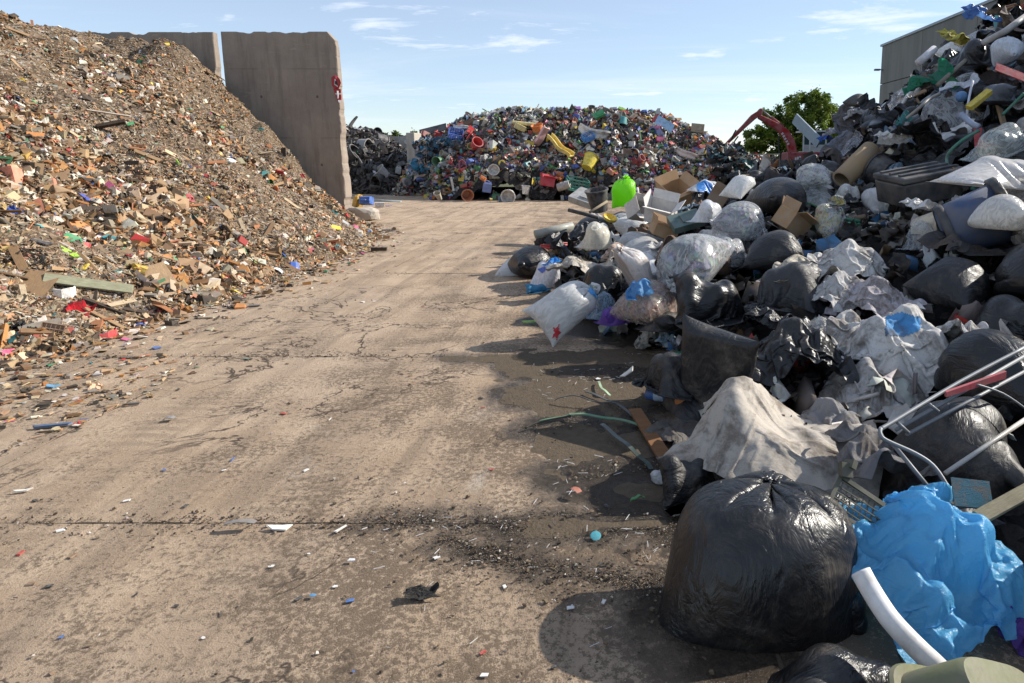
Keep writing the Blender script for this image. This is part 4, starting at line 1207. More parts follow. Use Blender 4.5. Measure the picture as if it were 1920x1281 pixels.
HANDLE = MB().tube([(.53 * math.cos(a), -.12 - .42 * math.sin(a), .93 + .05 * math.sin(a)) for a in np.linspace(0, math.pi, 12)], .018, 6).mesh('handle', True)
# things that stand out on the far heaps, placed where they are seen
def far(key, u, v, wpx, b, cname, label, cat=None, lift=0.0, scale=(1, 1, 1), mat=None, color=None, name=None, fwd=.35):
    for _ in range(40):                     # what stands on the crest rests on the crest
        p, d = on_heap(u, v, lambda x, y: np.maximum(np.maximum(hF(x, y), hB(x, y)), 0), 15)
        if d < 29.5: break
        v += 1.5
    v -= .15 * wpx * (d < 29.5 and _ > 0)
    d -= fwd; p = at(u, v, d)
    o = hard(key, p, wpx * d / FPX, b, cname, label, None, mat, color, None, name, cat, scale)
    landmark('F', o, label)
    if key == 'bucket':
        hd = link('handle', HANDLE, o, M_STEEL)
    return o
o = far('bucket', 1100, 315, 28, eul(-32, 24, 0), 'yellow', 'big yellow bucket lying tilted on the coloured heap', 'bucket', color=(.85, .68, .05))
far('slide', 1049, 282, 58, eul(10, 22, -28), 'yellow', 'yellow plastic toy slide pointing down the coloured heap', 'slide', color=(.80, .58, .10))
far('slide', 1013, 266, 50, eul(20, 34, 150), 'pink', 'faded pink plastic toy slide beside the yellow slide', 'slide', color=(.78, .46, .42))
far('moulding', 1120, 250, 72, eul(20, 20, 10), 'white', 'long dirty white moulding below the crest of the coloured heap', 'moulding', scale=(1, 1.2, 1.6))
far('tub', 1168, 220, 18, eul(170, 8, 0), 'teal', 'teal plastic tub upside down on the crest of the heap', 'tub', scale=(1, 1, 1.4))
far('panel', 1246, 233, 36, eul(70, 28, 0), 'light blue', 'light blue plastic sheet leaning at the crest of the heap', 'sheet', scale=(1, .9, .5))
far('casing', 1308, 241, 24, eul(70, 6, -10), 'brown', 'square brown box on the right shoulder of the coloured heap', 'box', color=(.36, .27, .16))
far('panel', 1228, 222, 18, eul(60, -50, 30), 'red', 'bright red plastic vane standing on the crest of the heap', 'vane', scale=(1, .55, .8))
far('panel', 1243, 220, 12, eul(60, -40, -30), 'red', 'small bright red plastic scrap beside the red vane', 'scrap', scale=(1, .7, .8))
far('casing', 1123, 217, 22, eul(40, -25, 10), 'green', 'green plastic box lid on the crest left of the teal tub', 'lid')
far('crate', 1103, 262, 22, eul(30, -20, 30), 'blue', 'blue plastic crate above the yellow bucket', 'crate', color=(.03, .24, .62))
far('bucket', 888, 276, 20, eul(60, 0, 40), 'red', 'red plastic bucket above the pale green pot', 'bucket')
far('chair', 875, 262, 30, eul(20, 30, 60), 'red', 'red plastic chair upside down left of the pale green pot', 'chair')
far('pot', 884, 278, 15, eul(60, 0, 0), 'lime', 'pale green round pot facing forward below the red bucket', 'pot', color=(.45, .48, .18))
far('crate', 853, 256, 26, eul(50, 10, 20), 'blue', 'blue plastic crate on the left shoulder of the heap', 'crate')
far('moulding', 866, 238, 34, eul(0, 8, 0), 'white', 'white plastic moulding on the left shoulder of the heap', 'moulding')
far('panel', 812, 247, 52, eul(55, -14, 0), 'black', 'long black panel lying across the pale partition', 'panel', scale=(1, .5, 1))
far('chair', 825, 252, 26, eul(100, 20, 0), 'red', 'red plastic chair lying beside the long black panel', 'chair')
far('lid', 941, 306, 13, eul(70, 0, 0), 'yellow', 'round yellow lid on the middle of the coloured heap', 'lid')
far('tub', 927, 320, 20, eul(80, 20, 0), 'white', 'white tub lying on the slope above the foot of the heap', 'tub')
far('canister', 907, 336, 17, eul(80, 30, 0), 'orange', 'orange canister low on the left of the coloured heap', 'canister')
far('pipe', 983, 232, 44, eul(0, 6, 0), 'yellow', 'pale yellow tube lying below the crest of the heap', 'tube', scale=(1, 1.6, 1.6), color=(.72, .60, .28))
far('block', 975, 239, 20, eul(10, 24, 20), 'yellow', 'pale yellow block lying beside the pale yellow tube', 'block', color=(.75, .62, .25))
far('tub', 1009, 246, 22, eul(20, -10, 0), 'orange', 'orange tub above the pink toy slide', 'tub')
far('drum', 1046, 352, 24, eul(30, 70, 20), 'grey', 'grey metal drum lying at the foot of the heap', 'drum', color=(.42, .40, .37))
far('crate', 1080, 356, 40, eul(15, 10, 20), 'teal', 'dark teal lattice crate at the foot of the heap', 'crate', color=(.02, .22, .17))
far('canister', 912, 361, 22, eul(0, 10, 20), 'blue', 'blue and grey canister at the foot of the coloured heap', 'canister', color=(.14, .20, .42))
far('pot', 873, 363, 26, eul(100, 20, 30), 'terracotta', 'terracotta coloured pot lying at the left foot of the heap', 'pot')
far('bucket', 985, 364, 16, eul(0, 6, 0), 'white', 'white bucket with pink band standing at the foot of the heap', 'bucket')
far('tub', 955, 366, 26, eul(100, 10, 0), 'white', 'white tub lying at the foot of the coloured heap', 'tub')
far('panel', 848, 345, 26, eul(86, 80, 0), 'white', 'thin white board standing at the left foot of the heap', 'board', scale=(1, .25, .6))
far('carton', 1025, 349, 24, eul(0, 10, 20), 'red', 'bright red carton left of the grey drum', 'carton', color=(.6, .03, .06))
far('moulding', 1290, 290, 52, eul(0, 28, -10), 'white', 'pink and white moulding on the right shoulder of the heap', 'moulding', scale=(1, 1, 1.4), color=(.72, .58, .5))
far('canister', 746, 326, 15, eul(0, 12, 10), 'white', 'pale box caught among the black plastic', 'box', color=(.5, .5, .5))
far('drum', 770, 344, 22, eul(80, 30, 0), 'grey', 'dark blue round drum in the black plastic heap', 'drum', color=(.03, .035, .06))
# bales of blue film at the end of the bay
for i, (u, v, w, h, lab) in enumerate([(838, 300, 98, 62, 'upper bale of crushed blue and grey film by the partition'), (862, 335, 70, 42, 'lower bale of crushed blue and white film at the heap foot')]):
    d = 24.2 - .5 * i; p = at(u, v + h / 2, d); s = d / FPX
    root = empty('film_bale', p); tag(root, lab, 'bale')
    W, D, H = w * s, .9, h * s
    core = MB().box((0, 0, H / 2), (W * .94, D * .9, H * .95)).obj('core', M_RUBBER, root)
    n = 420; face = rng.integers(0, 3, n)
    P = np.stack([rng.uniform(-.5, .5, n) * W, rng.uniform(-.5, .5, n) * D, rng.uniform(0, 1, n) * H], -1)
    P[face == 0, 1] = -D / 2; P[face == 1, 2] = H; P[face == 2, 0] = W / 2
    nn = np.zeros((n, 3)); nn[face == 0, 1] = -1; nn[face == 1, 2] = 1; nn[face == 2, 0] = 1
    B = rot_basis(nn + 1e-3, rng.uniform(0, 6.3, n), rng.normal(0, .5, (n, 3)))
    S = np.exp(rng.normal(math.log(.24), .35, n))[:, None] * np.ones((1, 3))
    sm = scatter_mesh('crushed_film', ['film'] * n, P, B, S, pick([(5, (.03, .14, .25)), (4, (.04, .25, .42)), (6, (.05, .06, .08)), (5, (.35, .36, .36)), (2, (.5, .42, .36)), (3, (.12, .13, .15))], n), M_FRAG_SHINY, None)
    sm.parent = root
    for q in (-.3, 0, .3): MB().box((q * W, 0, H / 2), (.025, D * 1.12, H * 1.1)).obj('strap', M_STEEL, root)
# cloth rags hanging over the bay wall
for i, (u, v, w, h) in enumerate([(722, 275, 11, 38), (747, 268, 8, 24), (764, 264, 16, 14)]):
    d = FARD - .12; p = at(u, v, d); s = d / FPX
    n = 7; t = np.linspace(-.5, .5, n); X, Z = np.meshgrid(t, t)
    Y = .05 * np.sin(X * 14 + i) + .03 * np.sin(Z * 5); k = 1 - .35 * (Z < 0) * np.abs(Z)
    me = raw_mesh('rag', np.stack([X * w * s * k, Y, Z * h * s], -1).reshape(-1, 3), grid_faces(n, n).ravel(), np.full((n - 1) ** 2, 4), True)
    o = link('rag', me, None, M_WOVEN); o.color = (.7, .66, .6, 1); o.location = p
    tag(o, ['long pale rag hanging at the left of the bay wall', 'short pale rag hanging halfway along the bay wall', 'wide pale rag hung near the partition on the bay wall'][i], 'rag')
# ------------------------------------------------------------------ heap of bags: what can be told apart
BLK = (.011, .011, .012); DGR = (.05, .05, .053); WHT = (.78, .77, .74); CLR = (.74, .76, .77); WOV = (.56, .54, .51)
def dims(me):
    co = np.zeros(len(me.vertices) * 3); me.vertices.foreach_get('co', co); co = co.reshape(-1, 3)
    return co.min(0), co.max(0)
DIM = {}
ITEMS = []
def item(u, v, w, h, me, rot, mat, color, name, label, cat, group=None, d=None, push=0.0, heap=hR, flat=None):
    """one bag or sheet that fills about w x h photo pixels round (u, v), lying on the heap"""
    if d is None: _, d = on_heap(u, min(v + .30 * h, 1270), heap, 1.0); d += push
    s = d / FPX
    if me.name not in DIM: DIM[me.name] = dims(me)
    lo, hi = DIM[me.name]
    m = np.array(Euler(tuple(R(a) for a in rot)).to_matrix())
    c = (lo + hi) / 2; cor = np.array([[(lo, hi)[i][0], (lo, hi)[j][1], (lo, hi)[k][2]] for i in (0, 1) for j in (0, 1) for k in (0, 1)]) - c
    q = cor @ m.T; ext = q.max(0) - q.min(0)
    k = .86                                   # rounded things do not fill their box
    sx = w * s / (ext[0] * k)
    hz_ = max(h * s / k - ext[1] * sx * .25, .35 * ext[2] * sx)
    sz = float(np.clip(hz_ / ext[2], .5 * sx, 1.4 * sx))
    sy = (sx + sz) / 2
    S = np.diag([sx, sy, sz]) @ m               # scaled along the world axes after turning
    p = at(u, v, d)
    loc = p - S @ c + np.array([0, ext[1] * sy * .12, 0])
    o = link(name, me, None, mat); o.color = (*color, 1)
    M4 = Matrix([[*S[i], loc[i]] for i in range(3)] + [[0, 0, 0, 1]]); o.matrix_world = M4
    if label: tag(o, label, cat, group)
    if label: landmark('R', o, label); ITEMS.append((u, v, w, h, d))
    return o
def contents(o, color=(.45, .42, .38), k=.90):
    c = link('contents', o.data, o, M_CONTENTS); c.color = (*color, 1)
    lo, hi = DIM[o.data.name]; m = (lo + hi) / 2
    c.scale = (k, k, k); c.location = m * (1 - k)
    return c
def decal(o, poly, color, name, lift=.004, mat=None):
    """flat print on the film: the faces of the bag that show inside a photo polygon, laid just above it"""
    me = o.data; mw = np.array(o.matrix_world)
    co = np.zeros(len(me.vertices) * 3); me.vertices.foreach_get('co', co); co = co.reshape(-1, 3)
    no = np.zeros(len(me.vertices) * 3); me.vertices.foreach_get('normal', no); no = no.reshape(-1, 3)
    W = co @ mw[:3, :3].T + mw[:3, 3]; Nw = no @ np.linalg.inv(mw[:3, :3])
    Nw /= np.linalg.norm(Nw, axis=1, keepdims=True) + 1e-9
    view = W - np.array([0, 0, CAM_H])
    side = np.sign(-(Nw * view).sum(1)).mean()
    f = np.zeros(len(me.polygons) * 4, int); me.polygons.foreach_get('vertices', f); f = f.reshape(-1, 4)
    cen = W[f].mean(1); q = cen - np.array([0, 0, CAM_H]); zz = q[:, 1] * CT - q[:, 2] * ST
    uu = PX + FPX * q[:, 0] / zz; vv = PY - FPX * (q[:, 1] * ST + q[:, 2] * CT) / zz
    fn = Nw[f].mean(1); facing = (fn * (np.array([0, 0, CAM_H]) - cen)).sum(1)
    poly = np.array(poly, float); ins = np.zeros(len(uu), bool); j = len(poly) - 1
    for i in range(len(poly)):
        cond = ((poly[i, 1] > vv) != (poly[j, 1] > vv)) & (uu < (poly[j, 0] - poly[i, 0]) * (vv - poly[i, 1]) / (poly[j, 1] - poly[i, 1] + 1e-9) + poly[i, 0])
        ins ^= cond; j = i
    best = None
    for sg in (1, -1):
        sel = ins & (facing * sg > 0)
        if best is None or (sel.any() and zz[sel].mean() < best[1]): best = (sel, zz[sel].mean() if sel.any() else 1e9, sg)
    sel, _, sg = best
    if not sel.any(): return None
    ff = f[sel]; lab = np.arange(len(me.vertices))            # keep the largest connected piece
    for _ in range(60):
        m = lab[ff].min(1); new = lab.copy(); np.minimum.at(new, ff.ravel(), np.repeat(m, 4))
        if (new == lab).all(): break
        lab = new
    comp = lab[ff[:, 0]]; ids, cn = np.unique(comp, return_counts=True); ff = ff[comp == ids[cn.argmax()]]
    used, inv = np.unique(ff, return_inverse=True)
    V = W[used] + Nw[used] * lift * sg
    imw = np.linalg.inv(mw); V = V @ imw[:3, :3].T + imw[:3, 3]
    c = link(name, raw_mesh(name, V, inv.ravel(), np.full(len(ff), 4), True), o, mat or M_FILM); c.color = (*color, 1)
    return c
def hf_tarp(x, y):                         # a stiff sack standing up in a ridge
    return np.maximum(.40 * np.exp(-((x + .22) ** 2 / .035 + (y - .05) ** 2 / .16)) + .16 * np.exp(-((x - .15) ** 2 / .08 + (y + .1) ** 2 / .06)) + .05 * fbm(x * 4, y * 4, oct=3, seed=8), 0)
def make_sheet_on(key, W, L, n, m, seed, hf, its=(120, 70, 45), grav=.0012, crush=.9, z0=.5, excess=1.05, bend=.14, sm=1):
    x, y = np.meshgrid(np.linspace(-W / 2, W / 2, n), np.linspace(-L / 2, L / 2, m))
    G = np.stack([x * crush, y * crush, z0 + .08 * fbm(x * 4 + seed, y * 4, oct=3, seed=seed)], -1)
    for lv, it in enumerate(its):
        if lv: G = upsample(G, False)
        nv, nu = G.shape[:2]; ex = 1.0 + (excess - 1) * lv / 2
        G = cloth(G, False, W / (nu - 1) * ex, L / (nv - 1) * ex, it, 0, grav * .5 ** lv, None, (), None, False, None, seed + lv, bend=bend, hfun=hf, passes=3 if lv < 2 else 2, damp=.93 if lv < 2 else .8, stiff=1.0)
    SHEET[key] = cloth_mesh('sheet_' + key, norm_bag(smooth_grid(G, False, .10, sm)), False)
make_sheet_on('tarp', 1.15, .95, 28, 23, 31, hf_tarp, crush=.86)
make_sheet_on('bigbag', 1.3, 1.2, 28, 26, 33, lambda x, y: np.maximum(.42 * np.exp(-(x ** 2 + y ** 2) / .16) + .13 * fbm(x * 3.5, y * 3.5, oct=3, seed=18), 0), crush=.62, z0=.7, excess=1.10, bend=.06)
make_bag('hero', .66, .98, 'x', .0013, .0003, .90, .03, 3, 61, NU=40, NV=23, squash=.62, rad=.17, excess=1.06)
make_sheet_on('bluefilm', 1.2, 1.1, 40, 37, 35, lambda x, y: np.maximum(.34 * np.exp(-((x - .1) ** 2 / .12 + (y - .1) ** 2 / .10)) + .12 * fbm(x * 5, y * 5, oct=3, seed=28), 0), crush=.70, z0=.6, excess=1.045, bend=.08, sm=1)
B_, S_ = BAG, SHEET
def bag(u, v, w, h, key, rot, mat, color, label, cat='bag', name='rubbish_bag', **kw):
    me = B_[key] if key in B_ else S_[key]
    return item(u, v, w, h, me, rot, mat, color, name, label, cat, **kw)
# --- nearest
hero = bag(1446, 1130, 420, 470, 'hero', (0, -70, 98), M_FILM, BLK, 'big full black bag standing nearest the camera at the yard edge', d=2.02)
bag(1590, 1300, 380, 200, 'slump', (0, 0, 25), M_FILM, BLK, 'shiny black bag at the bottom edge below the big full black bag', d=1.72)
bag(1806, 1070, 420, 350, 'bluefilm', (26, 0, 20), M_THIN, (.17, .56, .90), 'large crumpled sky blue plastic bag beside the big full black bag', d=1.95)
bag(1905, 1180, 130, 150, 'crumple', (20, 0, 60), M_THIN, (.16, .08, .40), 'violet plastic bag half hidden behind the sky blue bag', d=1.98)
bag(1575, 975, 190, 170, 'slump', (0, 0, 40), M_FILM, BLK, 'crumpled black bag behind the big full black bag under the grille', d=2.42)
bag(1612, 1130, 130, 230, 'flat', (20, 0, 80), M_FILM, BLK, 'dark black film squeezed between the big black and sky blue bags', 'film', 'film_sheet', d=2.12)
bag(1310, 905, 150, 100, 'flat', (0, 0, 20), M_FILM_MATT, BLK, 'flat black bag standing in for shade and rags left of the soiled ridge sack', d=2.75)  # added black bag, stands in for dark shade and rags
bag(1740, 960, 200, 120, 'slump', (0, 0, 100), M_FILM_MATT, (.02, .02, .022), 'dusty black bag behind the sky blue bag', d=2.35)
tarp = bag(1470, 812, 440, 270, 'tarp', (8, 0, -24), M_WOVEN, (.50, .45, .39), 'soiled white woven sack drawn up into a ridge behind the black bag', 'sack', 'woven_sack', d=2.85)
bag(1565, 800, 190, 180, 'bigbag', (0, 0, 140), M_WOVEN, (.30, .29, .29), 'grey woven sack crumpled behind the soiled ridge sack', 'sack', 'woven_sack', d=3.2)
bag(1660, 860, 190, 130, 'crumple', (0, 0, 10), M_WOVEN, (.24, .23, .23), 'dark grey frayed sack under the metal drying rack', 'sack', 'woven_sack', d=2.7)
bag(1790, 830, 330, 290, 'slump', (0, -10, 70), M_FILM_MATT, BLK, 'wide dull black bag behind the metal drying rack', d=2.75)
bag(1900, 700, 220, 200, 'plump', (0, 0, 110), M_FILM, BLK, 'black bag at the right edge above the drying rack', d=3.2)
bag(1362, 690, 185, 200, 'plump', (0, 84, 55), M_FILM_MATT, (.016, .016, .018), 'boxy dusty black bag standing upright at the puddle', d=3.65)
bag(1245, 700, 130, 110, 'slump', (0, 0, 160), M_FILM_MATT, BLK, 'low black bag leaning on the boxy dusty black bag', d=3.8)
bag(1500, 655, 200, 180, 'bigbag', (0, 0, 170), M_FILM, BLK, 'torn shiny black film right of the boxy dusty black bag', 'film', 'film_sheet', d=3.7)
big = bag(1708, 645, 300, 250, 'bigbag', (6, 0, 30), M_WOVEN, (.66, .64, .61), 'large pale woven big bag with a blue patch', 'sack', 'woven_sack', d=3.7)
bag(1640, 730, 200, 150, 'bigbag', (0, 0, 250), M_WOVEN, (.50, .48, .46), 'pale woven cloth hanging below the big bag with blue patch', 'sack', 'woven_sack', d=3.5)
bag(1800, 640, 130, 120, 'crumple', (10, 0, 120), M_WOVEN, (.62, .60, .58), 'pale crumpled cloth beside the big bag with blue patch', 'sack', 'woven_sack', d=3.65)
# --- middle, along the yard
wb = bag(1060, 582, 190, 128, 'plump', (55, -32, 12), M_MILKY, WHT, 'milky white bag with a red flower print standing at the yard edge', d=5.1)
contents(wb, (.62, .56, .46), .9)
bag(1128, 570, 60, 100, 'lumpy', (0, 0, 80), M_CLEAR, (.4, .6, .8), 'clear bag with blue printed wrapping behind the flower print bag', d=5.45)
bag(1150, 592, 62, 66, 'slump', (0, 0, 30), M_THIN, (.28, .14, .55), 'small violet bag on the wet ground', d=5.2)
pb = bag(1222, 568, 130, 110, 'fat', (0, 0, 40), M_CLEAR, (.72, .58, .50), 'rosy clear bag with blue film at its top', d=5.0); contents(pb, (.45, .28, .22), .88)
bag(1200, 542, 70, 60, 'torn', (30, 0, 20), M_THIN, (.16, .42, .75), 'blue film on top of the rosy clear bag', 'film', 'film_sheet', d=4.85)
rb = bag(1192, 500, 108, 130, 'plump', (0, -60, 200), M_MILKY, (.78, .72, .68), 'round white bag with brown stains beside the clear bag', d=5.35); contents(rb, (.5, .34, .24), .9)
cb = bag(1292, 482, 190, 160, 'plump', (0, 14, 242), M_CLEAR, CLR, 'large clear bag with radiating folds at its knot', d=5.1); contents(cb, (.10, .11, .11), .86)
bag(996, 490, 96, 70, 'fat', (0, 0, 20), M_FILM, BLK, 'round black bag at the far left tip of the bag heap', d=8.0)
b22 = bag(1016, 512, 66, 62, 'lumpy', (0, 0, 100), M_MILKY, (.72, .72, .76), 'small white bag with blue print in front of the round black bag', d=7.2)
bag(1090, 497, 140, 76, 'strip', (0, -14, 20), M_WOVEN, (.62, .56, .48), 'long dirty white plastic sheet lying across the heap edge', 'sheet', 'film_sheet', d=6.7)
bag(1112, 526, 108, 78, 'slump', (0, 0, 150), M_FILM, BLK, 'shiny black bag behind the flower print bag', d=5.9)
bag(1160, 545, 60, 70, 'crumple', (0, 0, 150), M_FILM, BLK, 'black film between the flower print bag and the round white bag', 'film', 'film_sheet', d=5.6)
bag(1120, 440, 84, 80, 'lumpy', (0, 0, 50), M_MILKY, (.74, .70, .60), 'yellowish white bag of food packaging near the grey pipe', d=7.6)
bag(1150, 470, 66, 40, 'torn', (0, 0, 20), M_WOVEN, (.66, .50, .40), 'crumpled pinkish paper below the yellowish white bag', 'paper', 'paper_sheet', d=7.0)
bag(1062, 470, 70, 60, 'heapcloth', (0, 0, 20), M_FILM, (.02, .022, .026), 'dark crumpled film right of the round black bag', 'film', 'film_sheet', d=7.6)
bag(1090, 432, 60, 56, 'torn', (30, 0, 20), M_FILM, (.03, .033, .04), 'dark film strip hanging beside the grey pipe', 'film', 'film_sheet', d=8.2)
bag(1035, 490, 30, 20, 'torn', (0, 0, 0), M_THIN, (.04, .30, .75), 'bright blue film scrap on the round black bag', 'film', 'film_sheet', d=7.1)
bag(1010, 540, 60, 26, 'flat', (0, 0, 30), M_THIN, (.10, .36, .55), 'flat blue bag on the ground left of the flower print bag', d=6.6)
bag(1350, 560, 170, 110, 'flat', (0, 0, 10), M_FILM, BLK, 'flat shiny black bag below the large clear bag', d=4.6)
bag(1250, 600, 120, 60, 'slump', (0, 0, 60), M_FILM_MATT, BLK, 'black bag in the shade below the rosy clear bag', d=4.9)
bag(1460, 600, 140, 70, 'crumple', (0, 0, 40), M_FILM, BLK, 'crumpled black film in front of the grey black bag', 'film', 'film_sheet', d=4.2)
bag(1490, 540, 170, 110, 'slump', (0, 0, 200), M_FILM_MATT, (.03, .03, .033), 'dusty black bag under the cream cloth', d=4.6)
bag(1490, 503, 130, 62, 'torn', (10, 0, 20), M_WOVEN, (.62, .56, .46), 'cream crumpled cloth lying on the dusty black bag', 'cloth', 'cloth_sheet', d=4.75)
bag(1462, 470, 130, 92, 'plump', (0, 0, 340), M_FILM_MATT, (.02, .02, .022), 'black bag right of the large clear bag', d=5.5)
kb = bag(1372, 470, 90, 100, 'lumpy', (0, 0, 30), M_CLEAR, (.66, .68, .70), 'greyish clear bag behind the large clear bag', d=5.8); contents(kb, (.3, .3, .3), .88)
gb = bag(1393, 414, 116, 96, 'fat', (0, 0, 330), M_CLEAR, (.72, .74, .76), 'round grey clear bag with a tied right end', d=6.3); contents(gb, (.26, .26, .27), .9)
bag(1328, 395, 70, 70, 'slump', (0, 0, 60), M_MILKY, (.72, .73, .75), 'milky bag left of the round grey clear bag', d=6.7)
bag(1468, 366, 112, 84, 'fat', (0, 0, 10), M_FILM, (.016, .015, .014), 'round shiny black bag on the crest of the low heap', d=6.8)
bag(1390, 346, 84, 70, 'plump', (0, -30, 30), M_MILKY, (.84, .83, .80), 'white bag on the crest left of the round black bag', d=7.2)
w2 = bag(1528, 328, 96, 72, 'stand', (0, -40, 60), M_CLEAR, (.78, .79, .78), 'clear white bag on the crest right of the round black bag', d=7.0); contents(w2, (.6, .6, .56), .9)
bag(1448, 330, 90, 34, 'flat', (0, 0, 10), M_FILM, BLK, 'flat black film behind the crest bags', 'film', 'film_sheet', d=8.6)
fb = bag(1545, 410, 84, 108, 'lumpy', (0, -80, 40), M_CLEAR, (.78, .78, .72), 'clear bag full of yellow and pink packaging', d=6.2); contents(fb, (.50, .42, .14), .95)
bag(1604, 414, 62, 60, 'plump', (0, -30, 20), M_CLEAR, (.62, .52, .42), 'brownish clear bag right of the packaging bag', d=6.5)
bag(1646, 376, 58, 76, 'stand', (0, -80, 0), M_MILKY, (.72, .71, .70), 'small milky bag standing before the dark plastic trunk', d=6.7)
bag(1590, 362, 66, 50, 'slump', (0, 0, 40), M_MILKY, (.74, .72, .68), 'dirty white bag left of the small milky bag', d=7.0)
bag(1592, 372, 44, 30, 'torn', (10, 0, 30), M_FILM, BLK, 'small black film scrap on the dirty white bag', 'film', 'film_sheet', d=6.7)
pb2 = bag(1322, 350, 66, 46, 'pillow', (0, 10, 20), M_MILKY, (.78, .78, .78), 'white bag with a blue print beside the brown cartons', d=8.4)
bag(1324, 372, 56, 40, 'crumple', (0, 0, 20), M_FILM, BLK, 'black film under the bag with blue print', 'film', 'film_sheet', d=8.3)
bag(1306, 402, 60, 36, 'flat', (0, 0, 50), M_FILM, BLK, 'black bag between the cartons and the teal box', d=7.8)
lb = bag(1168, 360, 66, 76, 'plump', (20, -82, 30), M_THIN, (.36, .85, .04), 'bright lime green bag standing at the far end of the heap', d=10.5)
# --- right, rising
bag(1600, 490, 160, 110, 'bigbag', (0, 0, 80), M_WOVEN, (.62, .60, .57), 'grey woven sack with a folded corner above the purple grey sack', 'sack', 'woven_sack', d=4.9)
bag(1585, 545, 140, 115, 'bigbag', (0, 0, 200), M_WOVEN, (.58, .56, .54), 'grey sack with an open folded mouth', 'sack', 'woven_sack', d=4.5)
bag(1650, 560, 170, 110, 'bigbag', (0, 0, 310), M_WOVEN, (.54, .50, .52), 'purple grey woven sack below the folded corner sack', 'sack', 'woven_sack', d=4.3)
bag(1545, 612, 100, 60, 'torn', (0, 0, 200), M_CLEAR, (.55, .55, .55), 'grey film in the shade left of the pale big bag', 'film', 'film_sheet', d=4.1)
bag(1810, 530, 160, 130, 'plump', (0, 0, 30), M_FILM_MATT, (.014, .014, .016), 'round black bag below the grey blue bucket', d=4.3)
bag(1885, 600, 150, 130, 'slump', (0, 0, 80), M_FILM, BLK, 'black bag at the right edge below the round black bag', d=3.9)
bag(1840, 455, 190, 70, 'drape', (0, 0, 10), M_WOVEN, (.07, .065, .07), 'dark cloth lying over the bags under the bucket', 'cloth', 'cloth_sheet', d=4.7)
bag(1730, 440, 90, 70, 'slump', (0, 0, 60), M_CLEAR, (.62, .66, .70), 'crumpled clear bag left of the grey blue bucket', d=5.3)
bag(1895, 398, 110, 90, 'fat', (0, 0, 40), M_MILKY, (.74, .71, .66), 'dirty clear bag at the right edge before the bucket', d=4.5)
bag(1870, 322, 190, 104, 'pillow', (0, 6, 12), M_MILKY, (.76, .73, .70), 'large long white bag lying above the grey blue bucket', d=5.3)
bag(1880, 258, 170, 110, 'lumpy', (0, -20, 20), M_CLEAR, (.60, .66, .66), 'bluish clear bag above the large long white bag', d=5.9)
bag(1760, 260, 170, 120, 'heapcloth', (10, 0, 20), M_FILM, (.012, .012, .014), 'big sagging black sheet in the middle of the high slope', 'sheet', 'film_sheet', d=7.0)
bag(1770, 300, 160, 60, 'crumple', (0, 0, 200), M_FILM_MATT, BLK, 'black film below the big sagging black sheet', 'film', 'film_sheet', d=6.7)
bag(1680, 258, 90, 46, 'crumple', (0, 0, 50), M_MILKY, (.72, .70, .66), 'dirty white crumpled film above the cardboard tube', 'film', 'film_sheet', d=7.4)
bag(1650, 196, 76, 74, 'drape', (30, 0, 30), M_FILM_MATT, (.015, .016, .02), 'black sheet hung on the outer edge of the high slope', 'sheet', 'film_sheet', d=8.6)
bag(1612, 187, 44, 36, 'plump', (0, 0, 20), M_FILM_MATT, (.05, .045, .045), 'grey round bag on the skyline edge of the slope', d=9.3)
bag(1890, 92, 80, 70, 'stand', (0, -70, 20), M_MILKY, (.66, .70, .76), 'pale bluish bag high on the slope at the right edge', d=7.2)
bag(1800, 70, 90, 56, 'crumple', (20, 0, 20), M_WOVEN, (.55, .50, .10), 'yellow and green printed sack high on the slope', 'sack', 'woven_sack', d=8.8)
bag(1835, 100, 110, 70, 'slump', (0, 0, 40), M_FILM, (.02, .02, .024), 'black bag right of the yellow printed sack', d=8.2)
bag(1893, 150, 100, 60, 'crumple', (20, 0, 100), M_WOVEN, (.10, .10, .115), 'dark grey cloth under the red strip high on the slope', 'cloth', 'cloth_sheet', d=6.9)
bag(1800, 158, 90, 34, 'strip', (10, -25, 10), M_MILKY, (.70, .73, .78), 'long white film strip in the shade of the high slope', 'film', 'film_sheet', d=7.6)
bag(1870, 175, 110, 60, 'slump', (0, 0, 60), M_FILM_MATT, (.07, .085, .11), 'bluish grey bag under the yellow plastic bar', d=6.7)
bag(1700, 175, 60, 90, 'strip', (20, -60, 10), M_CLEAR, (.56, .58, .64), 'grey film hanging beside the green net', 'film', 'film_sheet', d=8.3)
bag(1742, 150, 90, 60, 'torn', (20, 0, 40), M_WOVEN, (.14, .11, .09), 'brown rag between the green net and the white strip', 'rag', 'cloth_sheet', d=8.0)
bag(1848, 25, 70, 40, 'crumple', (30, 0, 0), M_THIN, (.10, .22, .50), 'blue and red plastic bag near the top of the slope', d=9.0)
bag(1900, 30, 70, 60, 'heapcloth', (20, 0, 0), M_WOVEN, (.30, .24, .20), 'brown cloth at the top of the slope', 'cloth', 'cloth_sheet', d=8.3)
bag(1556, 262, 46, 26, 'crumple', (0, 0, 10), M_WOVEN, (.02, .10, .42), 'bright blue cloth at the skyline right of the excavator', 'cloth', 'cloth_sheet', d=10.0)
bag(1700, 330, 90, 50, 'crumple', (0, 0, 60), M_CLEAR, (.5, .55, .6), 'bluish film left of the dark plastic trunk', 'film', 'film_sheet', d=6.5)
bag(1735, 385, 90, 46, 'crumple', (0, 0, 20), M_MILKY, (.80, .79, .77), 'bright white paper sheet below the dark plastic trunk', 'paper', 'paper_sheet', d=5.6)
bag(1600, 270, 36, 80, 'strip', (20, -60, 30), M_CLEAR, (.58, .60, .66), 'grey film strip left of the cardboard tube', 'film', 'film_sheet', d=8.6)

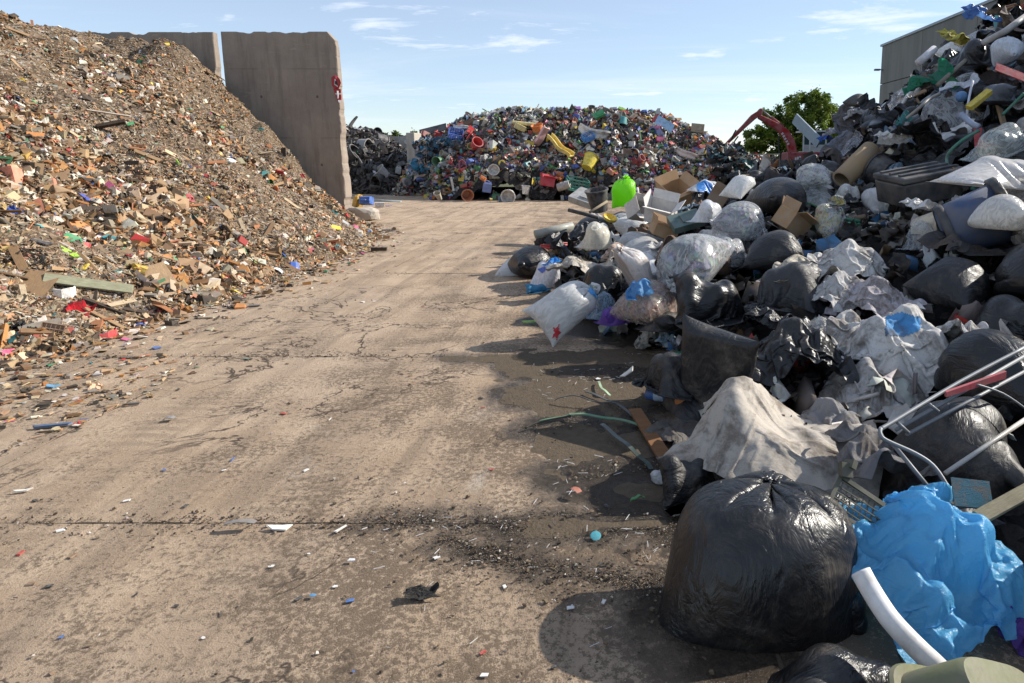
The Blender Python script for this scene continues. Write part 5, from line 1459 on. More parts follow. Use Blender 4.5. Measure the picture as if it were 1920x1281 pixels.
# flat prints on the film
def star(cu, cv, r, n, ph=0.0, k=.45):
    return [(cu + (r if i % 2 == 0 else r * k) * math.cos(ph + math.pi * i / n), cv + (r if i % 2 == 0 else r * k) * math.sin(ph + math.pi * i / n)) for i in range(2 * n)]
decal(wb, star(1039, 614, 11, 5), (.5, .02, .03), 'red_flower_print')
decal(wb, [(1098, 532), (1122, 536), (1136, 560), (1134, 578), (1108, 568), (1094, 552)], (.03, .25, .55), 'blue_print')
decal(pb2, [(1306, 345), (1322, 338), (1336, 346), (1334, 362), (1318, 366), (1308, 360)], (.03, .20, .55), 'blue_print')
decal(b22, [(1008, 505), (1020, 500), (1026, 505), (1016, 513)], (.04, .12, .5), 'blue_print')
decal(big, [(1662, 592), (1690, 586), (1720, 596), (1722, 622), (1696, 632), (1664, 630)], (.10, .32, .62), 'blue_patch', mat=M_WOVEN)
0 and decal(hero, [(1566, 930), (1570, 930), (1576, 1080), (1580, 1200), (1575, 1200), (1570, 1080)], (.004, .004, .004), 'seam_fold')

# --- what fills the heap between them
def zoneR(x, y, z):
    if y < 4.2: return 'beside the drying rack' if x > 1.3 else 'by the puddle'
    if z > 2.3: return 'high on the slope below the hall'
    if z > 1.3: return 'on the shaded slope behind the bucket'
    if y > 9: return 'at the far end of the bag heap'
    return 'among the bags of the low front heap'
FILL = [('shiny black bag', M_FILM, BLK, 16, 'rubbish_bag', 'bag', 'B'), ('black film', M_FILM, BLK, 9, 'film_sheet', 'film', 'S'), ('dusty black bag', M_FILM_MATT, (.018, .018, .02), 24, 'rubbish_bag', 'bag', 'B'), ('grey woven sack', M_WOVEN, (.62, .60, .57), 9, 'woven_sack', 'sack', 'S'),
        ('clear bag', M_CLEAR, (.72, .74, .76), 17, 'rubbish_bag', 'bag', 'B'), ('milky bag', M_MILKY, (.78, .77, .75), 20, 'rubbish_bag', 'bag', 'B'), ('dark cloth', M_WOVEN, (.07, .068, .075), 4, 'cloth_sheet', 'cloth', 'S'),
        ('bluish film', M_THIN, (.25, .35, .45), 5, 'film_sheet', 'film', 'S'), ('brown rag', M_WOVEN, (.2, .13, .09), 5, 'cloth_sheet', 'rag', 'S')]
# a bag just below the picture, whose shadow falls into it
place('rubbish_bag', BAG['plump'], M_FILM, BLK, (.52, 1.02, 0), eul(0, -8, 70), (.72, .72, .72), 'black bag lying at the yard edge nearest the viewer', 'bag')
ITEMS += [(1815, 400, 130, 125, 5.2), (1725, 345, 140, 85, 6.3), (1605, 308, 84, 80, 7.9), (1728, 415, 80, 80, 5.6), (1262, 362, 80, 66, 9.2), (1238, 398, 100, 60, 8.4), (1474, 405, 84, 64, 6.8), (1286, 416, 66, 34, 7.5), (1168, 360, 110, 80, 12),
          (1800, 800, 260, 300, 3.0), (1836, 187, 60, 50, 6.8), (1640, 955, 420, 500, 2.6), (1500, 250, 160, 110, 40), (1045, 430, 90, 40, 9.0)]
def hides(p, size):
    u, v, d = pix(p); r_ = .35 * size * FPX / d
    for (iu, iv, iw, ih, idp) in ITEMS:
        if d < idp + .08 and abs(u - iu) < .42 * iw + .6 * r_ and abs(v - iv) < .42 * ih + .6 * r_: return True
    return False
fr = np.random.default_rng(99)
fw = np.array([f[3] for f in FILL], float); fw /= fw.sum()
okR = lambda x, y: (hR(x, y) > .12) & (x / np.maximum(y, .3) < .80) & (x < 9)
okN = lambda x, y: (hR(x, y) > .12) & (x / np.maximum(y, .3) > .66) & (x / np.maximum(y, .3) < 1.9)
for zone_i, (box, n, pw) in enumerate([((1.1, 5.6, 1.0, 4.6), 60, 0.0), ((.3, 9, 2.9, 9.5), 330, .5), ((2.2, 9, 5, 13), 190, .0), ((-1.2, 5, 7, 15), 90, .0)]):
    xy = sample_surface(hR, n, *box, pw, okN if zone_i == 0 else okR, fr)
    for x, y in xy:
        nm, mt, c, _, on, ct, kind = FILL[fr.choice(len(FILL), p=fw)]
        z = float(hR(x, y)); s = (fr.uniform(.6, .98) if kind == 'B' else fr.uniform(.45, .8)) * (1.0 if y > 3.5 else .7)
        if hides((x, y, z), s): continue
        me = B_[str(fr.choice(['plump', 'slump', 'lumpy', 'flat', 'fat', 'stand']))] if kind == 'B' else S_[str(fr.choice(['crumple', 'drape', 'strip', 'heapcloth', 'torn']))]
        col = tuple(np.array(c) * fr.uniform(.75, 1.25))
        b = np.array(Euler((fr.uniform(-.5, .5), fr.uniform(-.5, .5), fr.uniform(0, 6.3))).to_matrix())
        sink = .34 * s if kind == 'B' else .20 * s
        if z > 1.25 and nm in ('milky bag', 'clear bag', 'grey woven sack') and fr.uniform() < .6: nm, mt, col = 'black film', M_FILM, BLK; on, ct = 'film_sheet', 'film'; me = S_['crumple']  # most pale pieces high up become black film, putting the slope's shade into colour
        szn = 'large ' if s > .72 else ('small ' if s < .5 else '')
        pending(place(on, me, mt, col, (x, y, z - sink), b, (s, s, s), None, None), szn + nm, ct, f'{nm}s in the bag heap', 'R')
FILLK = ['pipe', 'panel', 'rods', 'moulding', 'casing', 'tray', 'hose', 'tub', 'bottle', 'plank', 'stick', 'tube_bend', 'pipe', 'rods', 'hose']
xy = sample_surface(hR, 190, 2.0, 9, 4.5, 12, 0.0, okR, fr)
for x, y in xy:
    k = str(fr.choice(FILLK)); c = str(fr.choice(['grey', 'white', 'black', 'blue', 'green', 'cream', 'brown', 'teal', 'red'], p=[.22, .17, .24, .07, .06, .1, .08, .04, .02])); z = float(hR(x, y))
    s = fr.uniform(.22, .5) * (1.6 if k in ('pipe', 'rods', 'stick', 'plank') else 1)
    if hides((x, y, z), s): continue
    wood = k in ('plank', 'stick', 'board')
    if wood: c = 'brown'
    pending(hard(k, (x, y, z + .02), s, rand_basis(fr, None, .35), c, None, None, M_WOOD if wood else (M_CARD if k == 'carton' else None), color=(.36, .25, .15) if wood or k == 'carton' else None, name=KNAME.get(k, k).replace(' ', '_')), f'{c} {KNAME.get(k, k)}', KNAME.get(k, k).split()[-1], 'hard waste in the bag heap', 'R')
heap_stuff('bag_heap_scraps', lambda x, y: hR(x, y) - .12, 3000, (-1.3, 9, 2.7, 14), [(24, (.02, .02, .022)), (8, (.12, .11, .1)), (14, (.62, .61, .58)), (4, (.25, .17, .1)), (2, (.05, .15, .3)), (1, (.4, .05, .05)), (1.5, (.05, .2, .12))], KL, [.16, .06, .02, .08, .14, .54], .12, 'small film and paper scraps between the bags', M_FRAG_SHINY, .6, .7, lambda x, y: hR(x, y) > .15, .0, None, True)
# ------------------------------------------------------------------ single hard things on the bag heap
def path(pts):                               # [(u, v, d), ...] photo pixels and depth
    return [tuple(at(*p)) for p in pts]
def smooth_path(pts, n=5):
    P = np.array(pts, float); out = []
    for i in range(len(P) - 1):
        p0, p1, p2, p3 = P[max(i - 1, 0)], P[i], P[i + 1], P[min(i + 2, len(P) - 1)]
        for t in np.linspace(0, 1, n, endpoint=False):
            out.append(.5 * ((2 * p1) + (-p0 + p2) * t + (2 * p0 - 5 * p1 + 4 * p2 - p3) * t * t + (-p0 + 3 * p1 - 3 * p2 + p3) * t ** 3))
    out.append(P[-1]); return out
def tube_thing(name, pts, r, mat, color, label, cat, parent=None, n=8, sm=5, cap=True):
    o = MB().tube(smooth_path(path(pts), sm) if sm > 1 else path(pts), r, n, cap).obj(name, mat, parent, True)
    o.color = (*color, 1)
    if label: tag(o, label, cat)
    return o
tube_thing('curved_pipe', [(1614, 1072, 1.80), (1632, 1105, 1.77), (1668, 1160, 1.72), (1716, 1212, 1.68), (1762, 1256, 1.63), (1800, 1300, 1.58)], .029, M_PLASTIC, (.74, .72, .70), 'thick white curved plastic pipe lying on the sky blue bag', 'pipe', n=14)
# metal drying rack
rack = empty('drying_rack', at(1660, 800, 2.5)); tag(rack, 'folded grey metal drying rack lying across the black bags', 'drying rack')
def rk(name, pts, r, mat=M_STEEL, col=(.5, .52, .55), sm=1):
    o = MB().tube(smooth_path(path(pts), sm) if sm > 1 else path(pts), r, 8).obj(name, mat, None, True); o.color = (*col, 1)
    o.parent = rack; o.matrix_parent_inverse = Matrix.Translation(rack.location).inverted(); return o
rk('frame_tube', [(1925, 650, 2.95), (1800, 716, 2.76), (1668, 795, 2.52), (1652, 804, 2.49), (1651, 815, 2.47), (1662, 826, 2.46), (1715, 850, 2.44), (1748, 872, 2.42), (1772, 905, 2.38), (1796, 952, 2.33)], .0085, sm=4)
rk('frame_tube', [(1928, 664, 2.97), (1680, 806, 2.56)], .008)
rk('frame_tube', [(1930, 692, 2.93), (1700, 815, 2.56)], .0075)
rk('leg', [(1672, 830, 2.5), (1770, 950, 2.4)], .009)
rk('cross_bar', [(1735, 752, 2.66), (1760, 772, 2.65)], .007); rk('cross_bar', [(1682, 792, 2.54), (1704, 812, 2.54)], .007)
rk('leg', [(1772, 888, 2.42), (1925, 785, 2.60)], .009, M_PLASTIC, (.42, .40, .36))
rk('wire', [(1828, 720, 2.75), (1880, 738, 2.78), (1925, 768, 2.8)], .005, sm=4)
st = MB(); a, b_ = at(1772, 738, 2.68), at(1884, 700, 2.84)
st.add([a + (0, -.012, .010), a + (0, -.012, -.012), b_ + (0, -.012, -.02), b_ + (0, -.012, .012), a + (0, .004, .010), a + (0, .004, -.012), b_ + (0, .004, -.02), b_ + (0, .004, .012)], [(0, 1, 2, 3), (7, 6, 5, 4), (0, 4, 5, 1), (1, 5, 6, 2), (2, 6, 7, 3), (3, 7, 4, 0)])
o = st.obj('red_strap', M_PLASTIC); o.color = (.36, .008, .025, 1); o.parent = rack; o.matrix_parent_inverse = Matrix.Translation(rack.location).inverted()
# olive basin in the corner
def rounded_tub(L, W, H, t=.012, n=40, e=4.0):
    def ring(a, b, z): return [(a * math.copysign(abs(math.cos(q)) ** (2 / e), math.cos(q)), b * math.copysign(abs(math.sin(q)) ** (2 / e), math.sin(q)), z) for q in np.linspace(0, 2 * math.pi, n, endpoint=False)]
    prof = [(.80, 0), (.84, .02), (1.0, H), (1.10, H + .004), (1.115, H - .012), (1.10, H - .02), (1.02, H - .006)]
    inner = [(.96, H - .004), (.80, .045), (.76, .03)]
    vs = []; 
    rings = [(.80, .0), (.84, .02), (.985, H - .02), (1.09, H - .022), (1.115, H - .012), (1.10, H), (.965, H), (.81, .04), (.77, .022)]
    for k, z in rings: vs += ring(L / 2 * k, W / 2 * k, z)
    fs = [(i * n + j, i * n + (j + 1) % n, (i + 1) * n + (j + 1) % n, (i + 1) * n + j) for i in range(len(rings) - 1) for j in range(n)]
    fs += [tuple(range(n))[::-1], tuple((len(rings) - 1) * n + j for j in range(n))]
    return MB().add(vs, fs)
lib('basin', rounded_tub(.52, .38, .2), True)
hard('basin', at(1925, 1350, 1.42), .8, eul(-150, 28, 25), 'green', 'olive green plastic basin tipped up in the near right corner', None, color=(.09, .10, .016), name='plastic_basin', cat='basin')
# olive grille
gr = empty('plastic_grille', at(1620, 955, 2.2)); tag(gr, 'broken olive plastic grille lying on the big full black bag', 'grille')
gr.rotation_euler = (R(38), R(26), R(-22))
OL = (.055, .058, .03)
def gp(name, mb, c=OL): o = mb.obj(name, M_PLASTIC, gr); o.color = (*c, 1); return o
fm = MB(); fm.bar((-.11, .06, 0), (.10, .05, .0), .016).bar((-.11, -.07, 0), (.13, -.06, 0), .016).bar((-.11, .06, 0), (-.11, -.07, 0), .014).bar((.10, .05, 0), (.13, -.06, 0), .014)
gp('frame', fm)
for i in range(11):
    x = -.095 + i * .02; gp('slat', MB().bar((x, .055, -.004), (x + .012, -.065, -.004), .004))
for i in range(5): gp('cross_slat', MB().bar((-.105, .045 - i * .022, .002), (.115, .04 - i * .022, .002), .004))
gp('cover_plate', MB().add(*[[(-.07, -.07, .01), (.11, -.075, .012), (.12, -.13, -.02), (-.04, -.12, -.015), (-.07, -.07, .0), (.11, -.075, .0), (.12, -.13, -.03), (-.04, -.12, -.025)], [(3, 2, 1, 0), (4, 5, 6, 7), (0, 1, 5, 4), (1, 2, 6, 5), (2, 3, 7, 6), (3, 0, 4, 7)]]), (.13, .135, .075))
gp('bracket', MB().box((-.105, .085, .012), (.04, .05, .03), (.2, .1, .5)).box((-.10, .11, .02), (.02, .03, .05), (.2, .4, .2)))
hard('plank', at(1905, 932, 2.25), .34, eul(10, -14, 20), 'brown', 'weathered wooden plank end at the right edge above the sky blue bag', None, M_WOOD, color=(.30, .26, .17), name='wooden_plank', cat='plank')
hard('panel', at(1822, 925, 2.3), .16, eul(60, 10, 10), 'teal', 'torn piece of teal carpet behind the sky blue bag', None, M_WOVEN, color=(.03, .12, .18), name='carpet_scrap', cat='carpet')
# grey blue bucket with black rim
def axis_basis(ax, roll=0.0):
    z = Vector(ax).normalized(); x = z.orthogonal().normalized(); y = z.cross(x)
    m = Matrix((x, y, z)).transposed() @ Matrix.Rotation(roll, 3, 'Z'); return np.array(m)
bk = empty('dustbin', at(1768, 436, 5.0)); tag(bk, 'grey blue plastic dustbin with black rims lying on its side', 'dustbin')
bk.rotation_euler = Matrix(axis_basis((.86, -.30, .40))).to_euler()
BS = .45
def bp(name, prof, c, n=28):
    o = MB().lathe([(r * BS, z * BS) for r, z in prof], n).obj(name, M_PLASTIC, bk, True); o.color = (*c, 1); return o
bp('body', [(.001, 0), (.42, 0), (.44, .03), (.53, 1.0), (.51, 1.0), (.42, .05), (.001, .03)][::-1], (.04, .07, .15))
bp('top_rim', [(.50, .90), (.60, .90), (.61, 1.02), (.58, 1.04), (.505, 1.03)], (.018, .018, .02))
bp('base_ring', [(.40, -.01), (.475, -.01), (.48, .12), (.46, .13)], (.018, .018, .02))
o = MB().lathe([(.001, 0), (.07, 0), (.07, .1), (.001, .1)], 12, Matrix.Translation((.0, .60 * BS, .94 * BS)) @ Matrix.Rotation(R(-90), 4, 'X') @ Matrix.Scale(BS, 4)).obj('handle_lug', M_PLASTIC, bk, True); o.color = (.018, .018, .02, 1)
# dark plastic trunk
tk = empty('storage_box', at(1722, 372, 6.1)); tag(tk, 'long dark grey plastic trunk half buried in the shaded slope', 'trunk'); tk.rotation_euler = (R(6), R(-9), R(14))
o = MB().box((0, 0, .10), (.62, .40, .22), None, 1.06).obj('body', M_PLASTIC, tk); o.color = (.020, .021, .023, 1); bevel(o, .02)
o = MB().box((0, 0, .245), (.68, .44, .06)).obj('lid', M_PLASTIC, tk); o.color = (.026, .027, .03, 1); bevel(o, .015)
for i in (-.13, 0, .13):
    q = MB().box((0, i, .283), (.62, .04, .02)).obj('lid_rib', M_PLASTIC, tk); q.color = (.026, .027, .03, 1)
# cardboard tube
p0, p1 = Vector(at(1578, 338, 7.5)), Vector(at(1634, 282, 7.7))
L = (p1 - p0).length
o = MB().lathe([(.10, 0), (.125, 0), (.125, L), (.11, L), (.10, 0)], 22).obj('cardboard_tube', M_CARD, None, True)
o.color = (.36, .25, .14, 1); o.matrix_world = Matrix.Translation(p0) @ Matrix(axis_basis(p1 - p0)).to_4x4(); tag(o, 'wide brown cardboard tube leaning on the slope', 'tube')
hard('tub', at(1728, 438, 5.5), .34, eul(70, 30, 20), 'cream', 'cream plastic tub tipped over left of the dustbin', None, color=(.58, .50, .36), name='plastic_tub', scale=(1, 1, 1.4))
hard('block', at(1650, 428, 6.2), .16, eul(10, 80, 10), 'cream', 'small pale wooden box below the small milky bag', None, M_WOOD, color=(.42, .36, .27), name='wooden_box', cat='box')
hard('panel', at(1690, 432, 5.9), .2, eul(70, 60, 0), 'blue', 'folded blue and white paper left of the cream tub', None, color=(.16, .26, .5), name='paper_sheet', cat='paper')
# cartons
def carton(u, v, w, d, b, c, label, sc=(1, 1, 1)):
    hard('carton', at(u, v, d), w * d / FPX, b, 'brown', label, None, M_CARD, color=c, name='carton', cat='carton', scale=sc)
carton(1262, 380, 54, 8.8, eul(30, -18, 30), (.42, .27, .145), 'open brown carton left of the bag with blue print')
carton(1238, 412, 52, 8.0, eul(24, 12, -20), (.66, .63, .60), 'open white carton before the open brown carton')
carton(1240, 442, 46, 7.4, eul(10, 20, 15), (.40, .25, .13), 'small brown carton under the open white carton', (1, 1, .8))
carton(1474, 432, 56, 6.3, eul(20, 28, 40), (.38, .24, .13), 'brown carton wedged under the round shiny black bag')
carton(1188, 400, 40, 8.6, eul(60, 10, 40), (.64, .60, .55), 'small pale carton right of the lime green bag')
hard('casing', at(1286, 420, 7.2), .36, eul(28, -14, 12), 'teal', 'dull teal plastic box before the white carton', None, color=(.06, .12, .11), name='plastic_box', cat='box')
hard('panel', at(1345, 372, 8.0), .38, eul(70, -60, 0), 'brown', 'brown cardboard sheet right of the bag with blue print', None, M_CARD, color=(.22, .14, .08), name='cardboard_sheet', cat='cardboard')
tube_thing('grey_pipe', [(1003, 440, 8.3), (1074, 424, 8.5)], .055, M_PLASTIC, (.30, .31, .27), 'short grey drainpipe jutting out over the yard', 'pipe', n=14, sm=1)
tube_thing('white_stick', [(1201, 394, 9.3), (1195, 352, 9.4)], .018, M_PLASTIC, (.70, .68, .64), 'white stick standing right of the lime green bag', 'stick', sm=1)
tube_thing('dark_bar', [(1066, 394, 9.8), (1122, 408, 9.6)], .03, M_PLASTIC, (.02, .022, .024), 'black plastic bar left of the yellow packaging', 'bar', sm=1)
tube_thing('wooden_stick', [(1106, 398, 9.8), (1138, 378, 10.2)], .022, M_WOOD, (.34, .28, .2), 'pale stick leaning on the dark bin', 'stick', sm=1)
hard('casing', at(1102, 378, 11.2), .55, eul(24, 14, -30), 'grey', 'grey plastic trough at the far tip of the bag heap', None, color=(.42, .41, .39), name='plastic_trough', cat='trough')
hard('bucket', at(1124, 396, 10.4), .36, eul(10, -8, 0), 'black', 'black plastic bin left of the lime green bag', None, name='plastic_bin', cat='bin')
hard('casing', at(1172, 372, 12.3), .5, eul(20, 10, 30), 'dark green', 'dark green crate behind the lime green bag', None, name='plastic_crate', cat='crate')
hard('moulding', at(1040, 460, 7.9), .34, eul(10, 0, 20), 'red', 'red plastic handle piece behind the round black bag', None, name='plastic_grip', cat='grip')
hard('bowl', at(1142, 414, 8.6), .2, eul(20, 20, 0), 'yellow', 'crumpled yellow packaging among pale cartons', None, name='packaging', cat='packaging')
# upper slope
hard('block', at(1836, 187, 6.4), .28, eul(20, -36, 14), 'yellow', 'bright yellow plastic bar on the shaded slope', None, color=(.60, .45, .02), name='plastic_bar', cat='bar', scale=(1, .4, .35))
hard('panel', at(1898, 137, 6.3), .34, eul(60, 22, -8), 'red', 'red plastic strip high at the right edge', None, color=(.5, .015, .03), name='plastic_strip', cat='strip', scale=(1, .45, .8))
tube_thing('white_rod', [(1812, 232, 6.6), (1816, 190, 6.7), (1824, 152, 6.8)], .012, M_PLASTIC, (.55, .58, .66), 'thin white rod standing beside the yellow plastic bar', 'rod')
tube_thing('garden_hose', [(1835, 245, 6.2), (1806, 262, 6.2), (1783, 282, 6.25), (1775, 300, 6.3), (1780, 322, 6.2)], .016, M_PLASTIC, (.02, .17, .11), 'dark green garden hose curving down the shaded slope', 'hose')
tube_thing('garden_hose', [(1920, 175, 6.3), (1895, 200, 6.3), (1880, 215, 6.25)], .014, M_PLASTIC, (.02, .15, .09), 'short green garden hose above the bluish clear bag', 'hose')
tube_thing('bent_rod', [(1700, 222, 7.5), (1722, 204, 7.4), (1742, 186, 7.5), (1762, 176, 7.6)], .02, M_PLASTIC, (.32, .29, .25), 'bent pale rod below the brown rag', 'rod')
tube_thing('long_pole', [(1758, 160, 7.8), (1812, 112, 8.1), (1858, 66, 8.4)], .028, M_WOOD, (.30, .27, .23), 'long grey pole sloping up towards the skyline', 'pole', sm=1)
tube_thing('plastic_pipe', [(1842, 82, 7.7), (1886, 58, 7.6), (1925, 30, 7.6)], .04, M_PLASTIC, (.46, .44, .42), 'thick pale pipe end near the pale bluish bag', 'pipe', sm=1)
tube_thing('blue_grey_pipe', [(1802, 214, 6.4), (1822, 232, 6.3), (1836, 238, 6.25)], .03, M_PLASTIC, (.26, .32, .45), 'bluish pipe elbow under the yellow plastic bar', 'pipe')
item(1742, 148, 110, 96, SHEET['strip'], (10, -44, 12), M_THIN, (.02, .24, .13), 'green_net', 'long green plastic net hanging down the shaded slope', 'net', d=7.9)
item(1697, 220, 26, 40, SHEET['torn'], (20, 0, 0), M_THIN, (.08, .32, .32), 'teal_net', 'small teal net scrap below the long green net', 'net', d=7.7)
hard('ball', at(1802, 192, 6.9), .12, eul(0, 0, 0), 'blue', 'small blue and white cup left of the yellow plastic bar', None, color=(.05, .2, .45), name='plastic_cup', cat='cup')
tube_thing('paper_roll', [(1722, 118, 8.2), (1752, 92, 8.3)], .05, M_MILKY, (.70, .69, .72), 'pale rolled sheet sticking out beside the green net', 'roll', n=12, sm=1)
gp_ = MB(); a, b_ = Vector(at(1490, 222, 11.5)), Vector(at(1536, 268, 11.0))
gp_.bar(a, b_, .03, .19); o = gp_.obj('metal_girder', M_METAL_PAINT); o.color = (.26, .34, .40, 1); tag(o, 'narrow blue grey panel pointing up behind the white bags', 'panel')
for i, (u, v, d, s, rx, ry, rz) in enumerate([(1570, 252, 10.4, .5, 20, -40, 10), (1590, 232, 10.2, .55, 30, -50, 20), (1612, 214, 9.9, .5, 10, -50, 0), (1580, 280, 9.6, .6, 20, -60, 0)]):
    me = SHEET[['strip', 'torn', 'strip', 'drape'][i]]
    o = place('cloth_sheet', me, M_WOVEN, [(.4, .41, .46), (.15, .16, .19), (.46, .46, .48), (.22, .24, .3)][i], at(u, v, d), eul(rx, ry, rz), (s, s, s), ['pale rag on the skyline above the bright blue cloth', 'dark rag on the skyline left of the grey round bag', 'pale strip of cloth hanging at the skyline', 'bluish grey cloth left of the cardboard tube'][i], 'cloth')

# ------------------------------------------------------------------ excavator behind the heap
ED = 33.0
ex = empty('excavator', at(1500, 330, ED) * np.array([1, 1, 0])); tag(ex, 'old red excavator with raised arm behind the bag heap', 'excavator')
def ep(name, mb, col=None, mat=None, sm=False):
    o = mb.obj(name, mat or M_METAL_PAINT, None, sm)
    if col: o.color = (*col, 1)
    o.parent = ex; o.matrix_parent_inverse = Matrix.Translation(ex.location).inverted(); return o
ERED = (.30, .012, .015)
def plate_arm(pts, thick, yoff):             # box-section arm: centre line with half heights, photo pixels
    b = MB(); vs = []; s = ED / FPX
    P = [Vector(at(u, v, ED + yoff)) for u, v, _ in pts]
    for i, (p, (_, _, hh)) in enumerate(zip(P, pts)):
        t = (P[min(i + 1, len(P) - 1)] - P[max(i - 1, 0)]).normalized(); n = Vector((0, 1, 0)).cross(t).normalized()
        for sy in (-1, 1):
            for sn in (-1, 1): vs.append(p + n * hh * s * sn + Vector((0, thick / 2 * sy, 0)))
    fs = []
    for i in range(len(P) - 1):
        a, c = 4 * i, 4 * i + 4
        fs += [(a, a + 1, c + 1, c), (a + 2, c + 2, c + 3, a + 3), (a, c, c + 2, a + 2), (a + 1, a + 3, c + 3, c + 1)]
    fs += [(0, 2, 3, 1), (len(vs) - 4, len(vs) - 3, len(vs) - 1, len(vs) - 2)]
    return b.add(vs, fs)
boom = ep('boom', plate_arm([(1489, 308, 6), (1487, 290, 7), (1482, 268, 7.2), (1472, 250, 7.5), (1458, 238, 6), (1440, 228, 4.8), (1423, 219, 3.6)], .42, 0), ERED); bevel(boom, .03, 1)
stick = ep('stick', plate_arm([(1427, 204, 2), (1424, 212, 5), (1412, 220, 5.2), (1396, 236, 3.8), (1378, 254, 3), (1361, 271, 2.2)], .32, 0), (.27, .03, .024)); bevel(stick, .02, 1)
ep('stick_cylinder', MB().tube(path([(1428, 206, ED - .05), (1446, 221, ED - .05)]), .05, 10), None, M_STEEL, True)
ep('cylinder_barrel', MB().tube(path([(1446, 221, ED - .05), (1468, 238, ED - .05)]), .095, 10), (.24, .05, .045), None, True)
for i, (u0, v0, u1, v1) in enumerate([(1380, 244, 1372, 262), (1384, 256, 1376, 268), (1460, 255, 1464, 300)]):
    ep('hydraulic_hose', MB().tube(smooth_path(path([(u0, v0, ED - .3), ((u0 + u1) / 2 - 2, (v0 + v1) / 2 + 2, ED - .35), (u1, v1, ED - .3)])), .035, 6), None, M_RUBBER, True)
body = ep('engine_body', MB().box(at(1502, 300, ED + .6), (1.5, 2.4, .8)), (.24, .015, .02)); bevel(body, .08)
ep('side_plate', MB().box(at(1494, 298, ED - .75), (.9, .06, .55)), (.30, .03, .03))
for i in range(3): ep('white_mark', MB().box(at(1492 + i * 4, 298 - i * 1.2, ED - .8), (.08, .03, .14)), (.7, .68, .66))
for i in range(5): ep('boom_letter', MB().box(at(1467 + i * 2.7, 251 + i * 4.8, ED - .27), (.085, .025, .12), (0, R(50), 0)), (.62, .58, .56))
cx_, cz0, cz1 = 1527, 286, 247
cab = ep('cab_frame', MB().box(at(1527, 286, ED + .3), (1.25, 1.4, .12)).box(at(1527, 247, ED + .3), (1.5, 1.6, .09)), (.52, .50, .46))
for u in (1506, 1518, 1548):
    for yo in (-.36, .96): ep('cab_post', MB().bar(at(u, 287, ED + yo), at(u + 1, 248, ED + yo), .07), (.50, .52, .50))
ep('cab_window', MB().box(at(1512, 262, ED - .33), (.26, .03, .85)), None, M_DARKGLASS); ep('cab_window', MB().box(at(1533, 262, ED - .33), (.74, .03, .85)), None, M_DARKGLASS)
ep('cab_door', MB().box(at(1527, 279, ED - .34), (1.15, .05, .40)), (.42, .44, .43))
for k in (-1, 1): 
    tr = ep('track', MB().box(at(1505, 326, ED + .4 + k * .95) * np.array([1, 1, 0]) + np.array([0, 0, .42]), (3.2, .5, .8)), (.03, .03, .03)); bevel(tr, .3, 4)
ep('undercarriage', MB().box(at(1505, 326, ED + .4) * np.array([1, 1, 0]) + np.array([0, 0, .75]), (1.2, 1.5, .5)), (.05, .03, .03))
for o in list(ex.children):                 # glass, posts and door belong to the cab; rams, hoses and letters to the boom
    n = o.name.split('.')[0]
    own = cab if n in ('cab_window', 'cab_post', 'cab_door') else (boom if n in ('boom_letter', 'hydraulic_hose', 'cylinder_barrel', 'stick_cylinder') else None)
    if own is not None: o.parent = own; o.matrix_parent_inverse = Matrix.Identity(4)
cab.name = 'cab'
# cage of tubes with orange parts, before the excavator
cg = empty('metal_cage', at(1434, 322, 24.0)); tag(cg, 'low rusty tube cage holding orange parts behind the white bags', 'cage')
def cgp(name, mb, col, mat=None):
    o = mb.obj(name, mat or M_METAL_PAINT); o.color = (*col, 1); o.parent = cg; o.matrix_parent_inverse = Matrix.Translation(cg.location).inverted(); return o
RU = (.13, .10, .07)
for dd in (24.0, 24.9):
    cgp('top_rail', MB().bar(at(1411, 290, dd), at(1462, 289, dd), .05), (.30, .27, .2))
    for u in (1411, 1424, 1437, 1449, 1461): cgp('upright', MB().bar(at(u, 290, dd), at(u, 330, dd), .035), RU)
    cgp('mid_rail', MB().bar(at(1411, 307, dd), at(1462, 307, dd), .03), RU)
for i, (u, v) in enumerate([(1430, 306), (1440, 304), (1449, 309)]):
    o = MB().lathe([(.16, 0), (.13, .1), (.03, .5), (.001, .5)], 12).obj('orange_cone', M_PLASTIC); o.color = (.62, .13 + .03 * i, .03, 1); o.location = at(u, v + 9, 24.4); o.rotation_euler = (R(20 * i), R(-25 + 20 * i), 0)
    o.parent = cg; o.matrix_parent_inverse = Matrix.Translation(cg.location).inverted()
# heap of tangled cables right of the coloured plastic
hC = lambda x, y: np.maximum(1.72 - .55 * ((x - 4.15) / .95) ** 2 - .20 * (y - 24.6) ** 2, -.1) + .08 * fbm(x * 2, y * 2, oct=3, seed=5)
heap_mesh('cable_heap', lambda x, y: hC(x, y) - .1, 2.2, 6.2, 22, 27.4, 50, 60, M_HEAP_D, 'dark tangle of cables and film right of the coloured heap', .05, 9)
heap_stuff('cable_scraps', hC, 900, (2.4, 6.0, 22.3, 26.5), [(20, (.02, .025, .03)), (6, (.05, .12, .14)), (4, (.03, .1, .09)), (3, (.3, .3, .3)), (2, (.2, .1, .05))], ['splinter', 'curl', 'film', 'stick'], [.3, .3, .3, .1], .32, 'tangled cable ends and film on the dark heap', M_FRAG_SHINY, .1, .9, lambda x, y: hC(x, y) > .1, .02)

